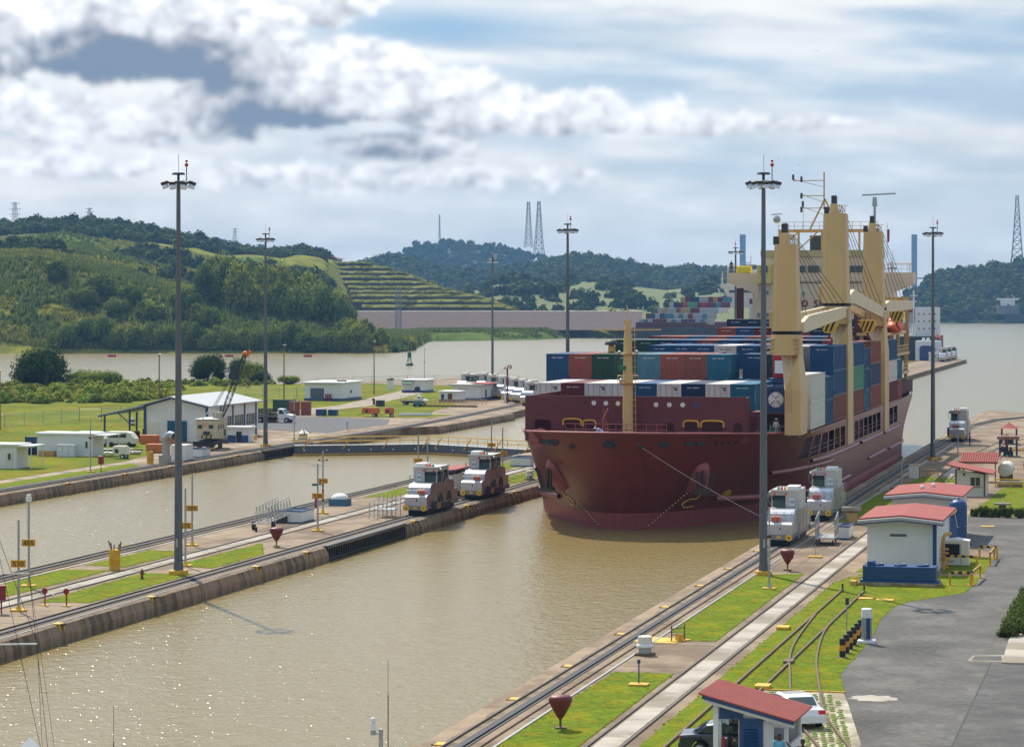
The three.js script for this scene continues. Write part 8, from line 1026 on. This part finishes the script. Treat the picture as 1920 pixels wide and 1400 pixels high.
  // white ship at the far pier and the ship at the right shore
  const [wx, wd] = from(1733, 930), w = thing('white_superstructure_ship', 'ship with a white deckhouse behind the far pier', 'ship', wx, wd, { y: -1.2 }); mesh('hull', [bx(13, 8.5, 40, -3, 0, -20)], mat([0.025, 0.03, 0.04], { map: T.paint, size: 9 }), w); mesh('deck_house', [rbx(8.2, 10.5, 8, 0.8, 8.4, -6, 0.1)], mat([0.70, 0.73, 0.80], { map: T.paint, size: 8 }), w); for (let r = 0; r < 3; r++) for (let k = 0; k < 4; k++) mesh('porthole', rbx(0.42, 0.6, 0.1, -2.0 + k * 1.9, 11 + r * 2.6, -1.95, 0.02), M.glass, w); mesh('mast', [bar([-4.0, 9, -4], [-4.0, 25, -4], 0.3), bm([-5.4, 23, -4], [-2.6, 23, -4], 0.2, 0.3), bm([-5.0, 21, -4], [-3, 21, -4], 0.2, 0.3)], M.white, w); mesh('funnel', [rbx(2.4, 4, 3, -4.4, 13, -6, 0.1)], mat([0.4, 0.42, 0.45]), w); mesh('red_band', rbx(2.5, 1.2, 3.1, -4.4, 17, -6, 0.1), M.red, w);
  const ws = thing('windsock', 'orange windsock on the far pier', 'windsock', ...from(1756, 880)); mesh('pole', bar([0, 0, 0], [0, 8.8, 0], 0.08), M.galv, ws); mesh('sock', xf(lathe([[0.45, 0], [0.2, 2.6]], 12), { rz: -2.2, y: 8.6 }), mat([0.7, 0.12, 0.03]), ws);
  const pb = thing('pier_house', 'white house with a large blue gate on the far pier', 'building', -77.8, 880); mesh('walls', [bx(8, 6.6, 9, 0, 0, -4.5)], mat([0.66, 0.68, 0.74], { map: T.paint, size: 5 }), pb); mesh('blue_gate', pr([[-2.6, 0], [2.6, 0], [2.6, 4.4], [1.9, 5.0], [-1.9, 5.0], [-2.6, 4.4]], 0.15, { z: 0.05 }), M.navy, pb); mesh('roof_units', [cy(0.5, 0.5, 1.0, -1.5, 6.6, -3, 12), cy(0.5, 0.5, 1.0, 0, 6.6, -3, 12)], M.white, pb);
  const ph = hut('pier_cabin', 'small white cabin in front of the far pier house', -74.6, 866, 3.0, 3, 2.8, { ov: 0.2, windows: [[0, 1.4, 1.4, 0.7]] });
  // right shore
  struct('far_shore', [flat([from(1735, 2545), from(2300, 2500), from(2300, 2950), from(1735, 2900)], 1.6, 4), flat([from(1750, 2560), from(1868, 2560), from(1868, 2700), from(1750, 2700)], 5, 6)], mat([0.16, 0.19, 0.05], { map: T.grass, size: 30 }));
  const d = thing('shore_ship', 'dark ship with a white bridge moored at the far right shore', 'ship', ...from(1900, 2530), { y: -1.2 }); mesh('hull', [bx(40, 8.8, 20, 12, 0, -10)], mat([0.03, 0.04, 0.06]), d); mesh('grey_hull', [cy(11, 11, 8.5, -5.5, 8.8, -18, 24)], mat([0.22, 0.21, 0.21], { map: T.grain, size: 9 }), d); mesh('bridge', [bx(13.5, 6, 6, -6, 17, -18), bx(21.5, 2, 5, -6, 22.5, -18)], M.white, d); mesh('blue_board', bx(3, 1, 0.2, -5, 17.5, -14.9), M.blue, d); mesh('red_funnel', [bx(3.4, 3.5, 3, -6.5, 24.5, -20)], M.red, d); mesh('derrick', bm([-2.5, 28, -18], [0.8, 24.5, -18], 0.5, 0.5), M.white, d);
  [[1775, 2600, 8, 5, 'pale curved roofed shed at the far right shore'], [1792, 2606, 9, 5.6, 'larger pale curved roofed shed at the far right shore']].forEach(([u, r, ww, h, l]) => { const b = thing('shore_shed', l, 'shed', ...from(u, r), { y: 5 }); mesh('walls', bx(ww * 1.6, h * 0.55, 10, 0, 0, -5), mat([0.15, 0.2, 0.22]), b); mesh('curved_roof', xf(new THREE.CylinderGeometry(ww * 0.55, ww * 0.55, ww * 1.7, 16, 1, false, 0, Math.PI), { rz: Math.PI / 2, y: h * 0.45, z: -5, sy: 1 }), M.cream, b); });
  const sh2 = thing('shore_house', 'small pink roofed house on the far right shore', 'house', ...from(1817, 2600), { y: 5 }); mesh('walls', bx(10, 3.4, 8, 0, 0, -4), M.white, sh2); mesh('roof', xf(gableRoof(10, 8, 0.6, 1.8, 0.3), { y: 3.3, z: -4 }), mat([0.5, 0.33, 0.27]), sh2);
  for (let k = 0; k < 5; k++) { const b = thing('dock_pillar', `brown dock pillar at the far right shore, ${ORD[k]} from the left`, 'pillar', ...from(1842 + k * 6.2, 2550), { y: -1.2, group: 'dock pillars' }); mesh('shaft', rbx(2.4, 11 + (k % 2) * 2, 2.4, 0, 0, 0, 0.1), mat([0.30, 0.22, 0.17], { map: T.grain, size: 6 }), b); }
}
// ---- towers and the bridge
function lattice(label, x, D, y, h, wb, wt, arms = []) {
  const t = thing('power_pylon', label, 'pylon', x, D, { y, group: 'pylons on the hills' }), n = 9, g = [], c = (k, q) => { const f = k / n, w = lerp(wb, wt, Math.pow(f, 0.7)) / 2, yy = h * f; return [(q & 1 ? 1 : -1) * w, yy, (q & 2 ? 1 : -1) * w]; }, r = Math.max(0.09, h * 0.0042);
  for (let k = 0; k < n; k++) for (let q = 0; q < 4; q++) { g.push(bar(c(k, q), c(k + 1, q), r * 1.3, 4), bar(c(k, q), c(k + 1, q ^ 1), r * 0.8, 4), bar(c(k + 1, q), c(k + 1, q ^ 1), r * 0.8, 4)); if (q < 2) g.push(bar(c(k, q), c(k + 1, q ^ 2), r * 0.8, 4)); }
  const body = mesh('lattice', g, mat([0.20, 0.22, 0.26], { roughness: 0.6 }), t); arms.forEach(([f, L]) => mesh('cross_arm', [bm([-L, h * f, 0], [L, h * f, 0], r * 2, r * 2), bar([-L, h * f, 0], [0, h * (f - 0.05), 0], r), bar([L, h * f, 0], [0, h * (f - 0.05), 0], r)], mat([0.20, 0.22, 0.26]), body)); return t;
}
const gl = (u, r) => { const [x, D] = from(u, r); return [x, D, ground(x, D)]; };
{ let [x, D, y] = gl(27, 2000); lattice('power pylon with three cross arms on the left ridge', x, D, y - 1, 20, 5, 2, [[0.55, 5], [0.75, 5], [0.97, 4]]);[x, D, y] = gl(167, 1990); lattice('smaller power pylon on the round grassy hilltop', x, D, y - 1, 15, 4, 1.6, [[0.6, 4], [0.8, 4], [0.97, 3.4]]); }
lattice('small hazy pylon right of the grassy hilltop', ...from(440, 3420), 98, 18, 6, 2, [[0.75, 6], [0.97, 5]]);
lattice('left of the two tall twin towers on the far ridge', ...from(991, 4000), 103, 70, 12, 3.5); lattice('right of the two tall twin towers on the far ridge', ...from(1010.5, 3980), 92, 81, 15, 3.5);
lattice('tall lattice tower at the right edge on the wooded ridge', ...from(1908, 2900), 62, 76, 14, 2.6); lattice('slim parallel lattice tower before the stony dam', ...from(747, 1450), 4, 23.5, 2.8, 2.6); lattice('thin antenna mast on the highest far ridge', ...from(824, 4500), 128, 42, 3, 1.2);
{
  const t = thing('cable_stayed_bridge', 'distant cable stayed bridge with two grey pylons behind the ship', 'bridge', 0, 0), P = [from(1393, 6440), from(1715, 6440)], cm = mat([0.30, 0.33, 0.36]), dir = V(P[1][0] - P[0][0], 0, -(P[1][1] - P[0][1])).normalize(), end = (p, d) => [p[0] + dir.x * d, p[1] - dir.z * d];
  const a0 = end(P[0], -420), a1 = end(P[1], 420); mesh('bridge_deck', bm([a0[0], 78, -a0[1]], [a1[0], 78, -a1[1]], 20, 4), cm, t);
  P.forEach(([x, D]) => { const p = mesh('pylon', bx(13, 190, 12, x, -4, -D), mat([0.075, 0.08, 0.09], { roughness: 0.9 }), t); const g = []; for (const s of [-1, 1]) for (let k = 1; k <= 16; k++) { const e = end([x, D], s * k * 12.4); g.push(bar([x, 98 + k * 5.2, -D], [e[0], 80, -e[1]], 0.17, 3)); } mesh('stay_cables', g, mat([0.5, 0.52, 0.54]), p); });
}
{ const [x, D, y] = gl(620, 1985), h = thing('hill_house', 'small red roofed house on the hill crest above the terraces', 'house', x, D, { y: y - 0.3 }); mesh('walls', bx(14, 2.6, 6, 0, 0, -3), mat([0.35, 0.27, 0.2]), h); mesh('roof', xf(gableRoof(14, 7, 1.2, 1.6, 0.3), { y: 2.6, z: -3 }), M.redRoof, h); }
[[1533, 96, 900, 1], [1460, 298, 1400, 0.8], [1498, 309, 1300, 0.8]].forEach(([u, v, r, s], i) => { const [x, D] = from(u, r), t = thing('soaring_bird', `dark bird soaring in the sky, ${['highest', 'left of the lower two', 'right of the lower two'][i]}`, 'bird', x, D, { y: 19.6 + (566 - v) * r / 4900, ry: 0.4 + i }); const f = [[-1, 0.25, 0.15], [-0.45, 0.05, -0.2], [-0.1, 0, 0.12], [-0.1, 0, -0.15], [0.1, 0, 0.12], [0.1, 0, -0.15], [0.45, 0.3, -0.2], [1, 0.7, 0.15]], g = new THREE.BufferGeometry(), p = []; for (const k of [[0, 1, 2], [1, 3, 2], [2, 3, 4], [3, 5, 4], [4, 5, 6], [4, 6, 7]]) for (const q of k) p.push(...f[q].map((n) => n * 0.9 * s)); g.setAttribute('position', new THREE.Float32BufferAttribute(p, 3)); g.computeVertexNormals(); mesh('wings', g, M.black, t); mesh('body', xf(new THREE.SphereGeometry(0.12, 10, 8), { sz: 2.4 }), M.black, t); });
// ---- yachts waiting below the frame: only their rigging shows
{
  const [x, D] = [-47.2, 101.5], y = thing('sailing_yacht', 'white sailing yacht whose stays show at the lower left edge', 'yacht', x, D, { y: -1.3, ry: 0.2 }); mesh('hull', [pr([[-1.5, 1.1], [1.5, 1.1], [1.1, 0.2], [0, -0.3], [-1.1, 0.2]], 7, { z: 0 }), xf(new THREE.ConeGeometry(1.45, 2.6, 4), { rx: -1.57, z: -4.7, y: 0.6 })], M.white, y); mesh('coach_roof', rbx(1.8, 0.45, 3, 0, 1.1, 0.4, 0.1), M.white, y); mesh('mast', cy(0.07, 0.09, 11.2, -1.1, 1.1, -0.6, 8), M.galv, y); mesh('spreader', [bm([-1.3, 6.4, -0.6], [0.95, 6.45, -0.6], 0.07, 0.06), bm([-1.2, 9.4, -0.6], [0.6, 9.42, -0.6], 0.05, 0.04)], M.white, y); mesh('stays', [bar([-1.1, 12.1, -0.6], [1.35, 1.1, -0.4], 0.012, 4), bar([0.95, 6.45, -0.6], [1.4, 1.1, 0.2], 0.012, 4), bar([-1.1, 12.0, -0.6], [0.95, 6.45, -0.6], 0.012, 4), bar([0.6, 9.42, -0.6], [1.3, 1.1, -1.4], 0.012, 4), bar([-1.1, 12.2, -0.6], [0.3, 1.1, 3.3], 0.012, 4), bar([0.6, 9.42, -0.6], [2.2, 1.1, 0.9], 0.008, 4)], M.darkSteel, y); mesh('wind_vane', [bar([-1.1, 12.3, -0.6], [0.2, 12.5, -0.6], 0.015), sp(0.06, 0.2, 12.5, -0.6)], M.darkSteel, y);
  const [bx2, bD] = from(722, 104), b = thing('tour_boat', 'small boat of which only a camera pole and aerial rise into view', 'boat', bx2, bD, { y: -1.3 }); mesh('hull', [pr([[-1.4, 1.0], [1.4, 1.0], [1.0, 0], [-1.0, 0]], 6, { z: 0.5 })], M.white, b); mesh('cabin', rbx(2.2, 1.3, 2.6, 0, 1.0, 0.6, 0.1), M.white, b); mesh('aerial', [bar([0.0, 1, -0.4], [0.0, 5.2, -0.4], 0.022), bar([0, 5.2, -0.4], [0, 6.6, -0.4], 0.01)], M.darkSteel, b); mesh('camera_pole', [cy(0.09, 0.09, 2.9, -0.18, 1.0, 0, 10), bar([-0.18, 3.7, 0], [-0.5, 3.75, 0], 0.05), bx(0.16, 0.2, 0.16, -0.5, 3.65, 0)], M.galv, b); mesh('camera', [cy(0.1, 0.12, 0.3, -0.5, 3.85, 0, 12), sp(0.11, -0.5, 4.25, 0)], M.white, b);
  const [cx, cD] = from(205, 103), c = dup(b, 'low boat with a short aerial at the bottom left', cx, cD, { y: -3.0 });
}
// ---- people: one continuous body each
const bodyCache = new Map();
function bodyGeo(key, J, res = 58) {
  if (bodyCache.has(key)) return bodyCache.get(key);
  const S2 = 1.05, mc = new MarchingCubes(res, M.white, false, false, 60000); mc.isolation = 0;
  const caps = [['neck', 'head', .052, .052], ['chest', 'neck', .14, .06], ['chest', 'belly', .155, .135], ['belly', 'hip', .135, .15], ['sl', 'sr', .075, .075], ['sl', 'el', .062, .048], ['el', 'wl', .045, .034], ['sr', 'er', .062, .048], ['er', 'wr', .045, .034], ['hl', 'kl', .092, .065], ['kl', 'al', .062, .042], ['hr', 'kr', .092, .065], ['kr', 'ar', .062, .042], ['al', 'tl', .045, .04], ['ar', 'tr', .045, .04], ['wl', 'fl', .04, .028], ['wr', 'fr', .04, .028]].map(([a, b, r, q]) => [V(...J[a]), V(...J[b]), r, q]);
  const head = V(...J.head), p = V(0, 0, 0), ab = V(0, 0, 0), ap = V(0, 0, 0);
  const sdf = (x, y, z) => { p.set(x, y, z); let d = Math.hypot((x - head.x) / 0.82, (y - head.y - 0.06), (z - head.z) / 0.95) - 0.112; for (const [a, b, r, q] of caps) { ab.subVectors(b, a); ap.subVectors(p, a); const t = clamp(ap.dot(ab) / ab.lengthSq()), e = ap.addScaledVector(ab, -t).length() - lerp(r, q, t), h = clamp(0.5 + 0.5 * (d - e) / 0.035); d = lerp(d, e, h) - 0.035 * h * (1 - h); } return d; };
  for (let k = 0; k < res; k++) for (let j = 0; j < res; j++) for (let i = 0; i < res; i++) { const f = (n) => (n / res * 2 - 1) * S2; mc.field[k * res * res + j * res + i] = -sdf(f(i), f(j) + 0.9, f(k)); }
  mc.update(); const n = mc.count, pos = mc.positionArray.slice(0, n * 3), nor = mc.normalArray.slice(0, n * 3); for (let i = 0; i < pos.length; i += 3) { pos[i] *= S2; pos[i + 1] = pos[i + 1] * S2 + 0.9; pos[i + 2] *= S2; }
  const g = new THREE.BufferGeometry(); g.setAttribute('position', new THREE.BufferAttribute(pos, 3)); g.setAttribute('normal', new THREE.BufferAttribute(nor, 3)); bodyCache.set(key, g); return g;
}
const STAND = { head: [0, 1.56, 0.03], neck: [0, 1.44, 0], chest: [0, 1.26, 0], belly: [0, 1.06, 0], hip: [0, 0.94, 0], sl: [-0.18, 1.38, 0], sr: [0.18, 1.38, 0], el: [-0.26, 1.1, -0.02], wl: [-0.25, 0.86, 0.08], fl: [-0.24, 0.74, 0.1], er: [0.26, 1.1, -0.02], wr: [0.25, 0.86, 0.08], fr: [0.24, 0.74, 0.1], hl: [-0.1, 0.9, 0], kl: [-0.11, 0.5, 0.02], al: [-0.12, 0.07, -0.02], tl: [-0.13, 0.04, 0.13], hr: [0.1, 0.9, 0], kr: [0.11, 0.5, 0.02], ar: [0.12, 0.07, -0.02], tr: [0.13, 0.04, 0.13] };
const ARMUP = { ...STAND, el: [-0.42, 1.32, 0.1], wl: [-0.6, 1.5, 0.14], fl: [-0.66, 1.6, 0.15] };
const BEND = { ...STAND, head: [0, 1.12, 0.62], neck: [0, 1.14, 0.48], chest: [0, 1.1, 0.32], belly: [0, 1.0, 0.12], hip: [0, 0.9, -0.02], sl: [-0.18, 1.14, 0.42], sr: [0.18, 1.14, 0.42], el: [-0.2, 0.84, 0.5], wl: [-0.14, 0.62, 0.6], fl: [-0.12, 0.52, 0.62], er: [0.2, 0.84, 0.5], wr: [0.14, 0.62, 0.6], fr: [0.12, 0.52, 0.62] };
const SIT = { ...STAND, head: [0, 1.2, 0.2], neck: [0, 1.09, 0.14], chest: [0, 0.92, 0.06], belly: [0, 0.72, 0], hip: [0, 0.56, -0.02], sl: [-0.18, 1.03, 0.08], sr: [0.18, 1.03, 0.08], el: [-0.24, 0.8, 0.2], wl: [-0.12, 0.84, 0.42], fl: [-0.06, 0.86, 0.5], er: [0.24, 0.8, 0.2], wr: [0.12, 0.84, 0.42], fr: [0.06, 0.86, 0.5], hl: [-0.1, 0.52, 0], kl: [-0.12, 0.52, 0.42], al: [-0.12, 0.08, 0.4], tl: [-0.12, 0.05, 0.54], hr: [0.1, 0.52, 0], kr: [0.12, 0.52, 0.42], ar: [0.12, 0.08, 0.4], tr: [0.12, 0.05, 0.54] };
function person(label, x, D, y, pose, J, cols, o = {}) {
  const t = thing('person', label, 'person', x, D, { y, ry: o.ry || 0 }), g = bodyGeo(pose, J).clone(), p = g.attributes.position, col = new Float32Array(p.count * 3), head = V(...J.head), hip = V(...J.hip), neck = V(...J.neck), knees = [J.wl, J.wr, J.fl, J.fr].map((a) => V(...a)), up = neck.clone().sub(hip).normalize(), v = V(0, 0, 0);
  for (let i = 0; i < p.count; i++) { v.fromBufferAttribute(p, i); const s = v.clone().sub(hip).dot(up), len = neck.distanceTo(hip); let c = s > 0.06 ? cols.shirt : cols.pants; if (v.distanceTo(head) < 0.19 && s > len * 0.96) c = cols.skin; if (knees.some((k) => v.distanceTo(k) < 0.11)) c = cols.skin; if (v.y < 0.1) c = [0.03, 0.03, 0.03]; col.set(c, i * 3); }
  g.setAttribute('color', new THREE.BufferAttribute(col, 3)); mesh('body', g, mat([1, 1, 1], { vertexColors: true, roughness: 0.8 }), t);
  const hy = J.head[1] + 0.06, hz = J.head[2], hx = J.head[0]; if (o.hat) mesh('helmet', [xf(new THREE.SphereGeometry(0.125, 16, 8, 0, 6.283, 0, 1.6), { x: hx, y: hy + 0.015, z: hz, sy: 1.05 }), cy(0.15, 0.15, 0.02, hx, hy + 0.01, hz + 0.02, 16)], mat(o.hat, { roughness: 0.4 }), t); else mesh('hair', xf(new THREE.SphereGeometry(0.118, 16, 8, 0, 6.283, 0, 1.35), { x: hx, y: hy + 0.015, z: hz - 0.015, sx: 0.86 }), mat([0.015, 0.012, 0.01], { roughness: 0.9 }), t);
  mesh('face', [sp(0.016, hx - 0.035, hy + 0.005, hz + 0.1), sp(0.016, hx + 0.035, hy + 0.005, hz + 0.1), sp(0.02, hx, hy - 0.03, hz + 0.112, { sy: 1.4 }), bx(0.045, 0.01, 0.01, hx, hy - 0.075, hz + 0.098), sp(0.025, hx - 0.098, hy - 0.01, hz, { sx: 0.5 }), sp(0.025, hx + 0.098, hy - 0.01, hz, { sx: 0.5 })], mat(cols.skin.map((c) => c * 0.8), { roughness: 0.7 }), t);
  if (o.vest) mesh('vest', xf(lathe([[0.17, 0], [0.19, 0.2], [0.17, 0.42]], 16), { y: 1.0, sz: 0.82, sx: 1.05 }), mat(o.vest, { roughness: 0.7 }), t);
  return t;
}
const SK = [0.11, 0.055, 0.035];
person('person in a light blue shirt standing before the guard booth', -15.6, 107.6, 0.02, 'stand', STAND, { shirt: [0.13, 0.40, 0.58], pants: [0.03, 0.035, 0.05], skin: SK }, { ry: 0.3 });
person('person in dark clothes raising an arm beside the guard booth', -14.45, 106.4, 0.02, 'armup', ARMUP, { shirt: [0.02, 0.022, 0.035], pants: [0.03, 0.03, 0.04], skin: SK }, { ry: -0.2 });
person('person in a grey shirt and red vest sitting inside the guard booth', -17.6, 110.6, 0.12, 'sit', SIT, { shirt: [0.28, 0.30, 0.36], pants: [0.03, 0.03, 0.04], skin: SK }, { ry: 1.3 });
person('worker with orange helmet and red vest beside the far locomotive', -26.2, 361.5, 0, 'stand', STAND, { shirt: [0.4, 0.42, 0.45], pants: [0.02, 0.03, 0.07], skin: SK }, { hat: [0.7, 0.22, 0.03], vest: [0.35, 0.05, 0.05], ry: -1.2 });
person('crew member in a lilac shirt bending over at the ship bow', -49.9, 232.4, 6.9, 'bend', BEND, { shirt: [0.42, 0.42, 0.68], pants: [0.35, 0.36, 0.5], skin: SK }, { hat: [0.6, 0.6, 0.6], ry: -1.3 });
person('crew member in white on the open deck below the tank container', -35.6, 243.6, 6.95, 'stand', STAND, { shirt: [0.55, 0.57, 0.6], pants: [0.4, 0.42, 0.44], skin: SK }, { hat: [0.5, 0.5, 0.5], ry: 0.4 });
person('crew member in dark clothes on the left bridge wing', -61.4, 375.4, 23.85, 'stand', STAND, { shirt: [0.02, 0.02, 0.03], pants: [0.02, 0.02, 0.03], skin: SK }, { ry: 0 });
// ---- tow cables from the ship to the locomotives
{
  const cable = (l, a, b, sag) => { const m = []; for (let k = 0; k <= 10; k++) { const t = k / 10; m.push([lerp(a[0], b[0], t), lerp(a[1], b[1], t) - sag * 4 * t * (1 - t), -lerp(a[2], b[2], t)]); } tag(mesh('tow_cable', tube(m, 0.022, 30, 5), M.darkSteel), l, 'cable'); };
  cable('thin tow cable from the left bow fairlead to the center wall', [-50.3, 7.0, 228.6], [-65.2, 1.4, 254], 0.4); cable('thin tow cable from the right bow fairlead to locomotive 140', [-46, 7.0, 228.6], [-31.5, 1.5, 213.5], 0.3); cable('tow cable from the ship shoulder to locomotive 157', [-35.2, 6.4, 245.5], [-31.4, 4.0, 239.5], 0.1);
}
renderer.render(scene, camera);
